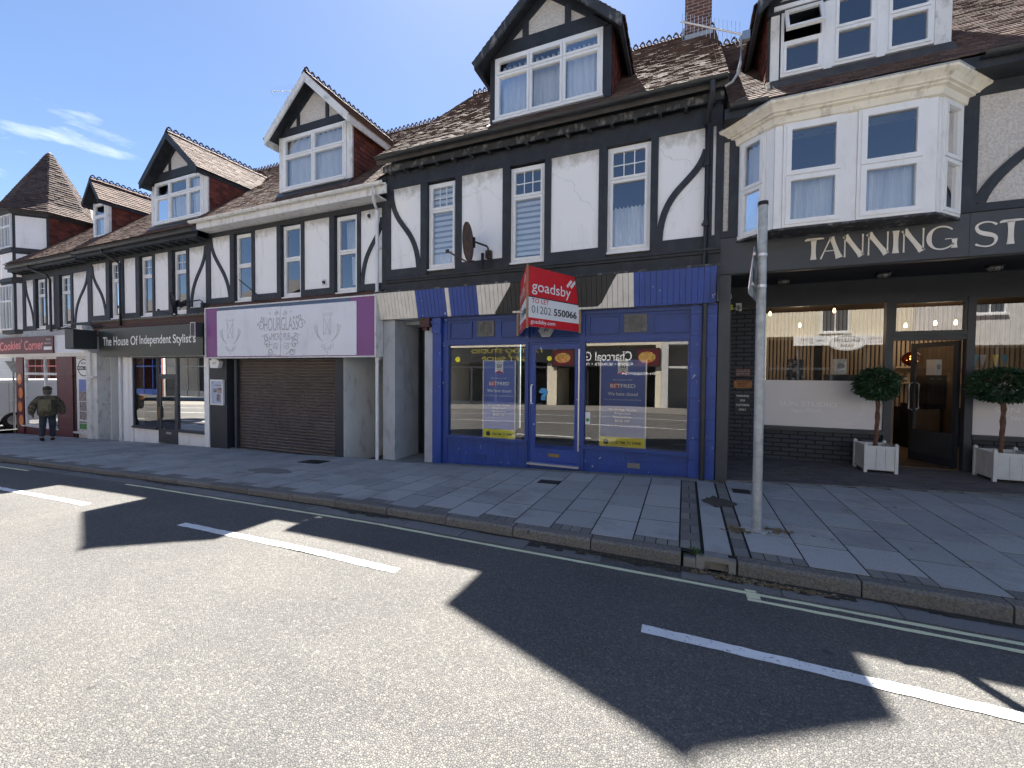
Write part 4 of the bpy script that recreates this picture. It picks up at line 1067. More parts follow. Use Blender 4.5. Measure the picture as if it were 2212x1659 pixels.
dormer(Cc, ZE_C, -14.17, -11.69, 5.77, (6.92, 8.06), .1, 0.0, -.29, .15, 'timber', posts=[(-14.19, -13.99, 'white_paint'), (-11.86, -11.69, 'white_paint')],
       gable=(7.20, 'roughcast', [(-13.34, -13.25), (-12.50, -12.42)], .22), apron='gutter', wide=1.27)
window(Cc, -13.99, -11.86, 5.79, 6.95, -.01, [(0, .32, 0, .64), (.32, .72, 0, .64), (.72, 1, 0, .64), (0, .32, .64, 1), (.32, .72, .64, 1), (.72, 1, .64, 1)], curt=[(0, .31, 0, .62, .02, 4), (.33, .68, 0, .62, .03, 5), (.73, 1, 0, 1, .02, 4)], cdist=.1)
w = MB(); w.box(-17.52, -11.70, -.02, .25, 2.75, 3.198); w.build('brick_band', 'brick_dark', Cc)
rp_ = MB()
pts = [(-17.4+5.7*i/90, -.05, 3.19+.0*i) for i in range(91)]
for ph in (0, math.pi): rp_.tube([(x, y+.014*math.cos(i*1.2+ph), z+.016*math.sin(i*1.2+ph)) for i, (x, y, z) in enumerate(pts)], .017, 5)
rp_.build('rope_moulding', 'concrete', Cc)
w = MB(); w.box(-17.70, -17.45, -.10, .3, -.75, 2.2).box(-17.45, -17.20, -.04, .3, -.75, 2.2).box(-17.74, -17.18, -.14, .3, 1.40, 1.46)
w.polyx([(.2, 2.2), (-.10, 2.2), (-.20, 2.35), (-.24, 2.75), (-.30, 3.0), (-.30, 3.06), (.2, 3.06)], -17.72, -17.40)
w.build('console_pilaster', 'white_paint', Cc)
w = MB(); w.box(-17.45, -17.18, .3, 5, -.8, 2.9).box(-15.86, -15.52, -.0, 5, -.7, 2.75).box(-17.18, -15.86, 5.0, 5.1, -.8, 3).box(-17.18, -15.86, .2, 5, 2.8, 2.9)
w.box(-11.955, -11.76, -.01, .3, -.6, 2.6).box(-15.54, -15.36, .0, .3, -.6, 2.6)
w.box(-15.36, -14.11, .05, .2, -.6, -.03).box(-13.24, -11.955, .05, .2, -.6, -.03).box(-15.6, -11.76, .0, .3, 2.06, 3.2)
w.build('wall', 'white_render', Cc)
f = MB()
for a, b in ((-15.36, -14.11), (-13.22, -11.955)):
    frame_rect(f, a, b, -.03, 2.06, .045, .02, .09); f.box(a-.0, b+.0, -.03, .02, -.06, -.002)
frame_rect(f, -14.109, -13.221, -.42, 2.06, .045, .03, .10); f.box(-14.06, -13.27, .03, .09, 1.50, 1.56)
f.build('shop_frame', 'charcoal', Cc)
for a, b in ((-15.315, -14.155), (-13.175, -12.0)):
    MB().add([(a, .055, .015), (b, .055, .015), (b, .055, 2.015), (a, .055, 2.015)], [(0, 1, 2, 3)]).build('shop_window', 'shop_glass', Cc)
d = MB(); frame_rect(d, -14.06, -13.27, -.40, 1.50, .075, .035, .075); d.box(-13.985, -13.345, .035, .07, -.325, -.02); do = d.build('door', 'charcoal', Cc)
MB().add([(-13.985, .05, -.02), (-13.345, .05, -.02), (-13.345, .05, 1.425), (-13.985, .05, 1.425), (-14.06, .05, 1.56), (-13.27, .05, 1.56), (-13.27, .05, 2.015), (-14.06, .05, 2.015)], [(0, 1, 2, 3), (4, 5, 6, 7)]).build('pane', 'shop_glass', do)
MB().tube([(-14.02, .0, .62), (-14.02, .0, .28)], .014, 8).build('handle', 'brass', do); MB().box(-13.75, -13.52, .028, .036, -.16, -.10).build('letterbox', 'steel', do)
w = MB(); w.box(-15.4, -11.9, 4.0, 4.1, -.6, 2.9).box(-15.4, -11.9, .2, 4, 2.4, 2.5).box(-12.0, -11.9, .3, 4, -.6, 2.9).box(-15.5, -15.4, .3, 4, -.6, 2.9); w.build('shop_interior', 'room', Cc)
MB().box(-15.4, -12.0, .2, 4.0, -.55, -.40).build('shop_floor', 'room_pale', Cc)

# ================================================================ CORNER HOUSE WITH TURRET
D_ = thing('corner_house', 'timbered corner house with tall tiled turret above the maroon shop', 'house', (-20.4, 0, -.5))
ZE_D = 5.38
upper(D_, -22.1, -17.522, 3.2, 4.83, 3.03, 5.07,
      [('p', -21.87, -21.27), ('w', -21.11, -20.41), ('p', -20.33, -19.83), ('w', -19.47, -18.74), ('p', -18.60, -17.69)],
      (3.07, 4.82), braces=[(bezier([(-21.86, 4.8), (-21.84, 4.1), (-21.40, 4.1), (-21.3, 3.2)]), .08, .08), (bezier([(-17.70, 4.8), (-17.75, 4.1), (-18.40, 4.2), (-18.50, 3.2)]), .09, .09)])
for a, b in ((-21.10, -20.415), (-19.46, -18.745)):
    window(D_, a, b, 3.10, 4.81, .08, two, lead=[(1, 2, 2)], curt=[(.3, 1, 0, .6, .02, 4)], cdist=.2)
s = MB(); s.box(-22.1, -17.523, -.372, -.34, 5.07, 5.24).box(-22.1, -17.523, -.34, 0, 5.071, 5.10)
for i in range(12): x = -22.0+i*.37; s.box(x, x+.06, -.30, -.04, 5.03, 5.07)
s.build('eaves_board', 'timber', D_)
gutter(D_, -22.0, -17.521, 5.20, 'gutter', y=-.425)
downpipe(D_, [(-20.4, -.425, 5.15), (-20.4, -.42, 5.05), (-19.95, -.15, 4.85), (-19.9, -.09, 4.7), (-19.9, -.09, 2.95)], .036, 'gutter')
main_roof(D_, -22.4, -17.53, ZE_D)
dormer(D_, ZE_D, -18.33, -17.47, 6.0, (7.15, 7.86), .1, .45, .18, .10, 'timber', posts=[(-18.36, -18.29, 'white_paint'), (-17.51, -17.44, 'white_paint')], gable=(7.22, 'timber', [], .02), apron='gutter', wide=.52)
window(D_, -18.27, -17.53, 6.03, 7.16, .44, [(0, 1, 0, .62), (0, 1, .62, 1)], curt=[(0, 1, 0, .6, .02, 4)], cdist=.1, sill=False)
# turret: octagon
TX, TY, AP = -22.72, .98, 1.17
def octo(ap, z, ph=R(22.5)): r = ap/math.cos(math.pi/8); return [(TX+r*math.cos(ph+k*math.pi/4), TY+r*math.sin(ph+k*math.pi/4), z) for k in range(8)]
def prism(mb, ap0, z0, ap1, z1):
    a, b = octo(ap0, z0), octo(ap1, z1); mb.add(a+b, [tuple(range(8)), tuple(range(15, 7, -1))]+[(k, (k+1) % 8, 8+(k+1) % 8, 8+k) for k in range(8)])
t = MB(); prism(t, AP, 2.95, AP, 7.32); prism(t, AP+.05, 4.80, AP+.05, 4.92); prism(t, AP+.05, 5.86, AP+.05, 5.98); prism(t, AP+.06, 7.2, AP+.14, 7.33)
to = t.build('turret', 'timber', D_)
pn = MB()
def facepanel(mb, ang, u0, u1, z0, z1, d):
    n = Vector((math.cos(ang), math.sin(ang), 0)); u = Vector((-n.y, n.x, 0)); c = Vector((TX, TY, 0))+n*(AP+d)
    mb.add([tuple(c+u*u0+Vector((0, 0, z0))), tuple(c+u*u1+Vector((0, 0, z0))), tuple(c+u*u1+Vector((0, 0, z1))), tuple(c+u*u0+Vector((0, 0, z1)))], [(0, 1, 2, 3)])
for ang in (R(-45), R(-135), R(180)):
    facepanel(pn, ang, -.40, .42, 6.02, 7.15, .006); facepanel(pn, ang, -.40, .42, 4.97, 5.80, .006); facepanel(pn, ang, -.40, .42, 3.1, 4.75, .006)
facepanel(pn, R(-90), -.46, .46, 4.96, 5.84, .006)
pn.build('render_panel', 'white_render', to)
for z0, z1 in ((3.08, 4.70), (6.02, 7.20)):
    Tm = Matrix.Translation((TX, TY-AP-.02, 0)); m = MB(Tm); frame_rect(m, -.48, .48, z0, z1, .05, -.03, .02)
    m.box(-.02, .02, -.03, .02, z0, z1).box(-.26, -.235, -.03, .02, z0, z1).box(.235, .26, -.03, .02, z0, z1).box(-.45, .45, -.032, .02, z0+(z1-z0)*.62, z0+(z1-z0)*.62+.05)
    wo2 = m.build('window', 'upvc', D_)
    MB().add([(TX-.45, TY-AP-.015, z0+.03), (TX+.45, TY-AP-.015, z0+.03), (TX+.45, TY-AP-.015, z1-.03), (TX-.45, TY-AP-.015, z1-.03)], [(0, 1, 2, 3)]).build('pane', 'glass', wo2)
tr = MB(); prism(tr, AP+.26, 7.30, AP+.26, 7.34); tro = tr.build('turret_roof', 'slate', D_)
tt = MB(); za = 9.95
prof = [(AP+.33, 7.30), (AP-.02, 7.72), (.06, za)]
for k in range(8):
    ang = k*math.pi/4; n = Vector((math.cos(ang), math.sin(ang), 0)); u = Vector((-n.y, n.x, 0)); c = Vector((TX, TY, 0))
    for (r0_, z0), (r1_, z1) in zip(prof, prof[1:]):
        O = c+n*r0_+Vector((0, 0, z0)); V = n*(r1_-r0_)+Vector((0, 0, z1-z0)); L = V.length; t8 = math.tan(math.pi/8)
        tt.add([tuple(O-u*r0_*t8), tuple(O+u*r0_*t8), tuple(O+V+u*r1_*t8), tuple(O+V-u*r1_*t8)], [(0, 1, 2, 3)])
        tiles(tt, O, u, V, lambda v, r0_=r0_, r1_=r1_, L=L: (-(r0_+(r1_-r0_)*v/L)*t8-.01, (r0_+(r1_-r0_)*v/L)*t8+.01), L, g=.105, lift=.03, jit=.006)
tt.build('tiling', 'turret_tile', tro)
MB().lathe([(.09, -.1), (.07, .02), (.0, .06)], (TX, TY, za), 10).build('finial', 'lead', tro)
tw = MB(); xk = TX+AP*math.tan(math.pi/8)+AP*0; XK = TX+AP
tw.polyx([(TY-.4, 5.6), (TY-.4, 7.3), (3.2, 7.3), (3.2, 6.0)], XK-.1, XK-.002); two_ = tw.build('turret_side_wall', 'room', D_)
tk = MB(); tiles(tk, (XK, TY-.48, 5.8), (0, 1, 0), (0, 0, 1), lambda v: (0, 2.6), 1.5, keep=lambda c: c.z > zmain(ZE_D, c.y)-.03); tk.build('tile_hanging', 'hung_tile', two_)
lr = MB()
# low roof running back from the turret
lr.add([(XK+.25, TY-.3, 7.30), (XK+.25, 3.4, 7.30), (TX, 3.4, 8.3), (TX, TY, 8.6)], [(0, 1, 2, 3)]); lr.build('turret_back_roof', 'slate', D_)
# ground floor of the corner shop
w = MB(); w.box(-22.80, -22.26, -.0, .4, -.9, 2.2).box(-22.80, -22.70, .4, 6, -.9, 3.2); w.box(-19.66, -18.72, -.03, .3, -.8, 2.12).box(-22.26, -19.66, .03, .2, -.9, -.40)
w.box(-19.76, -18.66, -.07, .3, 1.42, 1.48); w.build('shopfront', 'maroon', D_)
MB().box(-22.26, -22.2, .02, .3, -.4, 2.1).box(-19.80, -19.66, -.01, .35, -.8, 2.12).box(-18.72, -18.60, .0, .3, -.8, 2.12).build('shop_pier', 'maroon_deep', D_)
f = MB(); frame_rect(f, -22.2, -19.80, -.38, 2.10, .07, .02, .10); f.box(-20.78, -20.70, .02, .10, -.31, 2.03).box(-22.13, -19.87, .018, .10, 1.47, 1.55).box(-22.3, -19.7, -.05, .02, -.40, -.365)
f.build('shop_window_frame', 'white_paint', D_)
MB().add([(-22.15, .055, -.3), (-19.85, .055, -.3), (-19.85, .055, 2.05), (-22.15, .055, 2.05)], [(0, 1, 2, 3)]).build('shop_window', 'shop_glass', D_)
MB().box(-22.0, -21.35, .12, .14, -.3, 1.4).box(-20.6, -19.9, .2, .22, -.3, 1.4).build('window_display', 'maroon', D_)
w = MB(); w.box(-22.7, -17.7, 3.5, 3.6, -.9, 3.0).box(-22.7, -17.7, .3, 3.5, 2.3, 2.35); w.build('shop_interior', 'room', D_)
MB().box(-22.7, -17.8, .2, 3.5, -.85, -.75).build('shop_floor', 'room', D_)
f = MB(); f.box(-18.60, -17.71, .06, .2, -.62, 2.12); frame_rect(f, -18.60, -17.71, -.40, 2.10, .06, .02, .10); f.box(-18.75, -17.71, -.03, .06, -.44, -.38); f.build('side_window_frame', 'white_paint', D_)
w = MB(); w.box(-24.2, -17.72, -.03, .25, 2.82, 3.03); w.build('string_course', 'grey_render', D_)
MB().box(-24.2, -17.72, -.08, .2, 2.10, 2.22).build('shutter_housing', 'cream_board', D_)
MB().box(-23.5, -17.75, .02, .25, 2.22, 2.82).build('fascia_backing', 'white_render', D_)
MB().box(-24.3, -22.81, .3, 6, 2.1, 3.1).build('corner_canopy', 'grey_render', D_)

# ================================================================ TANNING HOUSE
E_ = thing('terrace_house', 'timbered house with white bay window above the tanning shop', 'house', (3.5, 0, 0))
ZE_E = 5.55
upper(E_, .472, 7.0, 3.86, 5.21, 3.76, 5.36,
      [('p', .50, .57), ('w', .70, 3.20), ('p', 3.37, 4.55), ('p', 4.75, 5.6), ('p', 5.75, 6.9)],
      (3.76, 5.2), core='roughcast', braces=[(bezier([(3.40, 3.86), (3.52, 4.30), (4.0, 4.55), (4.5, 5.05)]), .12, .10)], yback=7.5)
s = MB(); s.box(.472, 7.0, -.372, -.34, 5.36, 5.50).box(.472, 7.0, -.34, 0, 5.361, 5.39); s.build('eaves_board', 'timber', E_)
gutter(E_, .53, 1.0, 5.51, 'gutter', brackets=False, y=-.425); gutter(E_, 3.2, 7.0, 5.50, 'gutter', y=-.425)
main_roof(E_, .53, 7.05, ZE_E)
dormer(E_, ZE_E, 1.06, 3.12, 6.02, (7.02, 8.20), .25, .1, -.20, .15, 'timber_flaking', posts=[(1.09, 1.20, 'white_paint'), (2.95, 3.12, 'white_paint')],
       gable=(7.12, 'roughcast', [(1.6, 1.7), (2.5, 2.6)], .16), apron='slate', wide=1.22)
# dormer casements with white mullions
def cm(a, b, openit=False):
    c = [(0, 1, 0, .52), (0, 1, .52, 1)]
    return window(E_, a, b, 6.04, 7.0, .09, c, fw=.035, sash=.035, sill=False, curt=None)
cm(1.79+.05, 2.34); cm(2.43, 2.94)
f = MB(); frame_rect(f, 1.22, 1.745, 6.04, 7.0, .035, .055, .12); f.box(1.255, 1.71, .055, .11, 6.50, 6.54)
frame_rect(f, 1.255, 1.71, 6.075, 6.50, .035, .04, .11); fo = f.build('window', 'upvc', E_)
tag(fo, 'dormer window with its top light hung open')
MB().add([(1.29, .08, 6.11), (1.675, .08, 6.11), (1.675, .08, 6.465), (1.29, .08, 6.465)], [(0, 1, 2, 3)]).build('pane', 'glass', fo)
To = Matrix.Translation((0, .05, 6.955)) @ Matrix.Rotation(R(-24), 4, 'X')
m = MB(To); frame_rect(m, 1.255, 1.71, -.40, 0, .04, -.03, .02); m.build('open_sash', 'upvc', fo)
MB(To).add([(1.295, -.005, -.36), (1.67, -.005, -.36), (1.67, -.005, -.04), (1.295, -.005, -.04)], [(0, 1, 2, 3)]).build('sash_pane', 'glass', fo)
w = MB(); w.box(1.745, 1.84, .05, .12, 6.02, 7.02).box(2.34, 2.43, .05, .12, 6.02, 7.02).box(1.12, 3.0, .03, .10, 7.0, 7.06); w.build('mullion', 'upvc', E_)
# bay window
bayA, bayB, bayC, bayD = (.64, .05), (1.10, -.40), (2.815, -.40), (3.27, .05)
def bayoff(d): return [(bayA[0]-d*1.414, .05), (bayB[0]-d*.414, -.40-d), (bayC[0]+d*.414, -.40-d), (bayD[0]+d*1.414, .05)]
w = MB(); w.polyz(bayoff(.02), 3.672, 3.70); bo = w.build('bay_base', 'timber_flaking', E_)
cb = MB(); prf = [(.02, 5.10), (.05, 5.115), (.06, 5.20), (.10, 5.215), (.10, 5.235), (.13, 5.245), (.135, 5.262), (.17, 5.30), (.21, 5.33), (.215, 5.36)]
for (d0, z0), (d1, z1) in zip(prf, prf[1:]):
    a, b = bayoff(d0), bayoff(d1); cb.add([(x, y, z0) for x, y in a]+[(x, y, z1) for x, y in b], [(k, k+1, 5+k, 4+k) for k in range(3)])
cb.add([(x, y, 5.10) for x, y in bayoff(.02)], [(0, 1, 2, 3)]); cb.build('bay_cornice', 'cream_paint', E_)
lt = MB(); lt.polyz(bayoff(.222), 5.361, 5.375)
for i in range(60):
    u = random.random(); P = bayoff(.20); q = Vector(P[1]).lerp(Vector(P[2]), u) if random.random() < .7 else Vector(P[0]).lerp(Vector(P[1]), u)
    r_ = random.uniform(.006, .016); lt.lathe([(r_, 0), (r_*.7, r_*.8), (0, r_)], (q.x, q.y, 5.374), 5)
lt.build('bay_lead_roof', 'lead', E_)
TL = Matrix.Translation((bayA[0], bayA[1], 0)) @ Matrix.Rotation(math.atan2(-.45, .46), 4, 'Z')
TR = Matrix.Translation((bayC[0], bayC[1], 0)) @ Matrix.Rotation(math.atan2(.45, .455), 4, 'Z')
TF = Matrix.Translation((0, -.40, 0))
bw = MB(); 
for m_, segs in ((TF, [(1.10, 1.195), (1.885, 2.02), (2.71, 2.815)]), (TL, [(0, .13), (.53, .64)]), (TR, [(.0, .07), (.52, .64)])):
    m = MB(m_)
    for a, b in segs: m.box(a, b, -.012, .05, 3.70, 5.10)
    n = len(bw.v); bw.v += m.v; bw.f += [tuple(i+n for i in f_) for f_ in m.f]
bw.build('bay_boarding', 'upvc', E_)
two = [(0, 1, 0, .49), (0, 1, .49, 1)]
lace = [(0, 1, .0, .49, .028, 9)]
window(E_, 1.197, 1.883, 3.70, 5.10, 0, two, fw=.035, sash=.06, T=TF, curt=lace, sill=False, cdist=.09)
window(E_, 2.022, 2.708, 3.70, 5.10, 0, two, fw=.035, sash=.06, T=TF, curt=lace, sill=False, cdist=.09)
window(E_, .132, .528, 3.70, 5.10, 0, two, fw=.03, sash=.045, T=TL, curt=[(0, 1, 0, .97, .02, 5)], sill=False, cdist=.1)
window(E_, .072, .518, 3.70, 5.10, 0, two, fw=.03, sash=.045, T=TR, curt=[(0, 1, 0, .97, .02, 5)], sill=False, cdist=.1)
# shopfront, set back under the first floor
ft = MB(); ft.box(.466, 3.322, -.02, .02, 3.21, 3.755).box(3.326, 7.0, -.02, .02, 3.21, 3.755).box(.466, 7.0, .02, .10, 3.70, 3.757).box(.466, 7.0, .021, .09, 3.20, 3.44)
fto = ft.build('shop_fascia', 'charcoal', E_)
MB().box(.63, 7.0, .091, 2.4, 3.44, 3.5).build('canopy_soffit', 'charcoal_dark', E_)
w = MB(); w.box(.466, .63, -.0, .16, -.1, 3.205); w.build('corner_post', 'charcoal', E_)
MB().box(.46, .60, .161, 2.4, -.1, 3.44).build('side_wall', 'charcoal_dark', E_)
w = MB()
w.box(.60, 1.42, 2.40, 2.60, -.1, 2.999).box(1.42, 3.35, 2.42, 2.60, -.1, .60).box(4.55, 7.0, 2.42, 2.6, -.1, .60); w.build('brick_wall', 'brick_black', E_)
w = MB(); w.box(.60, 7.0, 2.38, 2.60, 3.04, 3.44).box(.60, .86, 2.36, 2.40, -.05, 3.039)
w.build('shop_head', 'charcoal', E_)
f = MB(); f.box(1.36, 3.42, 2.33, 2.45, .60, .675).box(4.54, 7, 2.33, 2.45, .60, .675)
f.box(1.40, 1.44, 2.37, 2.45, .676, 3.0).box(3.345, 3.455, 2.35, 2.47, .06, 3.04).box(4.44, 4.545, 2.35, 2.47, .04, 3.04).box(1.40, 7, 2.37, 2.45, 3.0, 3.039)
f.box(3.455, 4.44, 2.34, 2.47, 2.39, 2.445).box(3.455, 4.44, 2.36, 2.47, 2.31, 2.389); frame_rect(f, 3.456, 4.439, 2.446, 2.998, .03, 2.36, 2.44)
f.build('shop_frame', 'charcoal', E_)
MB().add([(1.44, 2.41, .676), (3.345, 2.41, .676), (3.345, 2.41, 3.0), (1.44, 2.41, 3.0)], [(0, 1, 2, 3)]).build('shop_window', 'shop_glass', E_)
MB().add([(4.545, 2.41, .676), (7, 2.41, .676), (7, 2.41, 3.0), (4.545, 2.41, 3.0)], [(0, 1, 2, 3)]).build('shop_window', 'shop_glass', E_)
MB().add([(3.48, 2.40, 2.47), (4.41, 2.40, 2.47), (4.41, 2.40, 2.97), (3.48, 2.40, 2.97)], [(0, 1, 2, 3)]).build('transom_light', 'shop_glass', E_)
def film(x0, x1, nm):
    fo = MB().box(x0, x1, 2.400, 2.404, .68, 1.575).build(nm, 'film', E_)
    t = MB(); w_ = 1.0
    cx = x0+1.30
    t.text('SUN STUDIO', x0+.30, x0+1.22, 1.075, 1.165, 2.397)
    t.text('New Milton', x0+.50, x0+.98, .945, 1.02, 2.397, slope=.03)
    for k in range(40):
        an = R(-115+k*6.8); rr0 = .30; rr1 = .36+.07*((k*7) % 3 > 0)
        if not -2.2 < an < 2.3: continue
        c_, s_ = math.cos(an), math.sin(an); q = .004
        t.add([(cx+rr0*c_-q*s_, 2.397, 1.10+rr0*s_+q*c_), (cx+rr0*c_+q*s_, 2.397, 1.10+rr0*s_-q*c_), (cx+rr1*c_, 2.397, 1.10+rr1*s_)], [(0, 1, 2)])
    t.build('film_lettering', 'film_letter', fo)
    return fo
film(1.44, 3.345, 'window_film'); film(4.545, 6.45, 'window_film')
# interior: slatted oak wall, floor, counter
w = MB(); w.box(1.2, 7.0, 5.6, 5.65, 0, 3.4); so_ = w.build('rear_wall', 'black_felt', E_)
w = MB(); x = 1.25
while x < 6.9:
    if not 3.05 < x < 3.2: w.box(x, x+.052, 5.56, 5.60, .95 if x > 3.3 else .3, 3.3)
    x += .082
w.build('slatted_panelling', 'oak', so_)
MB().box(1.2, 7.0, 2.6, 5.6, 3.3, 3.36).box(1.2, 1.25, 2.6, 5.6, 0, 3.3).box(6.95, 7.0, 2.6, 5.6, 0, 3.3).build('shop_interior', plain('brown_ceiling', (.13, .09, .06), .8, .1), E_)
MB().box(1.2, 7.0, 2.45, 5.6, -.05, .045).build('shop_floor', plain('wooden_floor', (.16, .10, .06), .5, .25, 5, stretch=(1, 6, 1)), E_)
MB().box(3.70, 3.98, 3.7, 3.75, .05, 1.9).box(1.4, 3.0, 4.2, 4.7, .05, 1.45).build('partition', 'oak', E_)
# open inward door
TD = Matrix.Translation((4.40, 2.46, 0)) @ Matrix.Rotation(R(110), 4, 'Z')
m = MB(TD); frame_rect(m, 0, .90, .06, 2.30, .08, -.025, .025); m.box(.08, .82, -.02, .02, .14, .62); do = m.build('door', 'charcoal_dark', E_)
MB(TD).add([(.08, 0, .62), (.82, 0, .62), (.82, 0, 2.22), (.08, 0, 2.22)], [(0, 1, 2, 3)]).build('pane', 'clear_glass', do)
MB(TD).box(.06, .84, .026, .032, .22, .66).build('kick_plate', 'charcoal', do)
MB(TD).tube([(.84, .03, 1.55), (.84, .09, 1.52), (.84, .09, 1.05), (.84, .03, 1.02)], .014, 8).build('handle', 'aluminium', do)
# ================================================================ SIGNS
def flaredtext(mb, txt, x, z0, h, y, widths):
    """letters with thick and thin strokes, built as polygons; returns nothing"""
    T_, t_ = .052*h/.3, .013*h/.3*1.1
    def L(p): mb.poly([(x0_+a, z0+b) for a, b in p], y-.006, y)
    def flare(a, b, w0, w1):       # stroke from a to b with width flaring at ends
        ax, az = a; bx, bz = b; dx, dz = bx-ax, bz-az; l = math.hypot(dx, dz); nx, nz = -dz/l, dx/l
        P = []; Q = []
        for t in (0, .12, .35, .65, .88, 1):
            f = 1+.45*abs(2*t-1)**3; w = (w0+(w1-w0)*t)*f/2
            P.append((ax+dx*t+nx*w, az+dz*t+nz*w)); Q.append((ax+dx*t-nx*w, az+dz*t-nz*w))
        for k in range(5): L([P[k], P[k+1], Q[k+1], Q[k]])
    for (ch_, x0_, w) in widths:
        if ch_ == 'T':
            flare((w*.47, 0), (w*.47, h-t_), T_, T_); L([(0, h-.03*h), (.03, h+.005), (w-.03, h+.005), (w, h-.01*h), (w, h-.06*h), (0, h-.10*h)])
        elif ch_ == 'A':
            flare((.012, 0), (w*.50, h), t_, t_); flare((w*.52, h), (w-.03, 0), T_*.8, T_*1.15); L([(w*.2, h*.34), (w*.68, h*.34), (w*.66, h*.38), (w*.22, h*.38)])
        elif ch_ == 'N':
            flare((t_, 0), (t_, h), t_, t_); flare((t_, h), (w-t_*1.5, 0), T_*1.0, T_*1.0); flare((w-t_*.8, .02), (w-t_*.8, h), t_, t_)
        elif ch_ == 'I': flare((w/2, 0), (w/2, h), T_, T_)
        elif ch_ == 'G':
            ci = []; co = []; n = 26
            for k in range(n+1):
                an = R(42)+R(285)*k/n; th = t_+(T_-t_)*max(0, -math.cos(an))**1.2
                co.append((w*.5+w*.5*math.cos(an), h*.5+h*.52*math.sin(an))); ci.append((w*.5+(w*.5-th)*math.cos(an), h*.5+(h*.52-t_*1.3)*math.sin(an)))
            for k in range(n): L([co[k], co[k+1], ci[k+1], ci[k]])
            flare((w*.93, h*.03), (w*.93, h*.45), T_*.9, T_*.9); L([(w*.62, h*.42), (w*1.03, h*.42), (w*1.03, h*.455), (w*.62, h*.455)])
        elif ch_ == 'S':
            ln = bezier([(w*.95, h*.86), (w*.6, h*1.14), (-w*.25, h*.98), (w*.12, h*.64)], 12)+bezier([(w*.12, h*.64), (w*.35, h*.45), (w*.95, h*.52), (w*.93, h*.24)], 10)[1:]+bezier([(w*.93, h*.24), (w*.9, -h*.1), (w*.3, -h*.06), (0, h*.10)], 10)[1:]
            n = len(ln); P, Q = [], []
            for i, p in enumerate(ln):
                a, b = ln[max(0, i-1)], ln[min(n-1, i+1)]; dx, dz = b[0]-a[0], b[1]-a[1]; l = math.hypot(dx, dz); t = i/(n-1)
                wd = (t_*1.1+(T_*1.0-t_)*math.exp(-((t-.5)/.2)**2))/2+.004*(abs(2*t-1) > .9)
                P.append((p[0]-dz/l*wd, p[1]+dx/l*wd)); Q.append((p[0]+dz/l*wd, p[1]-dx/l*wd))
            for k in range(n-1): L([P[k], P[k+1], Q[k+1], Q[k]])
tl = MB(); flaredtext(tl, '', 0, 3.322, .298, -.021, [('T', 1.56, .226), ('A', 1.74, .257), ('N', 2.015, .225), ('N', 2.28, .23), ('I', 2.555, .06), ('N', 2.655, .225), ('G', 2.90, .30), ('S', 3.38, .205), ('T', 3.60, .22)])
o = tl.build('shop_lettering', 'letter_cream'); tag(o, 'large cream lettering TANNING ST on the charcoal fascia', 'sign lettering')

def swirl(mb, cx, cz, r, y, turns=1.4, s=1, a0=0, w=.012, tail=None):
    P = []
    for k in range(26):
        t = k/25; an = a0+s*turns*2*math.pi*t; rr_ = r*(.18+.82*t); P.append((cx+rr_*math.cos(an), cz+rr_*math.sin(an)))
    if tail: P += bezier([P[-1], (P[-1][0]+(P[-1][0]-P[-2][0])*3, P[-1][1]+(P[-1][1]-P[-2][1])*3), tail, tail], 8)[1:]
    A_, B_ = offset_strip(P, w*1.3, w*.5); mb.band(A_, B_, y-.002, y)
S1 = thing('shop_sign', 'white pub banner on a purple panel, faded scroll lettering above the shutter', 'sign', (-8.7, -.25, 2.0))
p = MB(); p.box(-11.468, -5.983, -.235, -.02, 2.01, 3.27); p.build('panel', 'purple', S1)
p = MB(); frame_rect(p, -11.495, -5.955, 1.985, 3.285, .026, -.262, -.015); p.build('frame', 'white_paint', S1)
MB().box(-11.02, -6.66, -.239, -.236, 3.15, 3.258).build('blue_strip', 'slate_blue', S1)
MB().box(-11.02, -8.757, -.250, -.240, 2.035, 3.185).box(-8.747, -6.475, -.250, -.240, 2.03, 3.18).build('banner', 'banner', S1)
t = MB(); yb_ = -.252
t.text('HOURGLASS', -9.30, -8.18, 2.62, 2.93, yb_, bold=-.006); t.text('MICRO PUB', -9.05, -8.44, 2.40, 2.565, yb_, bold=-.005)
t.text('2  1 5', -8.86, -8.62, 2.205, 2.30, yb_, bold=-.01)
for s_ in (-1, 1):
    cx = -8.742
    swirl(t, cx+s_*.66, 2.74, .13, yb_, 1.2, -s_, R(90), .016, (cx+s_*.50, 2.95)); swirl(t, cx+s_*.62, 2.92, .07, yb_, 1.2, s_, R(-90), .014)
    swirl(t, cx+s_*.48, 2.46, .09, yb_, 1.3, s_, R(0 if s_ > 0 else 180), .016, (cx+s_*.66, 2.50)); swirl(t, cx+s_*.37, 2.44, .05, yb_, 1.3, -s_, 0, .014)
    swirl(t, cx+s_*.44, 2.30, .11, yb_, 1.2, -s_, R(90), .018, (cx+s_*.10, 2.33)); swirl(t, cx+s_*.20, 2.24, .07, yb_, 1.2, s_, 0, .014)
    swirl(t, cx+s_*.36, 2.13, .10, yb_, 1.2, s_, R(-60), .02, (cx+s_*.16, 2.06)); swirl(t, cx+s_*.15, 3.03, .06, yb_, 1.2, -s_, 0, .012, (cx+s_*.05, 3.02)); swirl(t, cx+s_*.34, 3.04, .035, yb_, .6, s_, 0, .01)
t.build('scroll_lettering', 'letter_grey', S1)
t = MB()
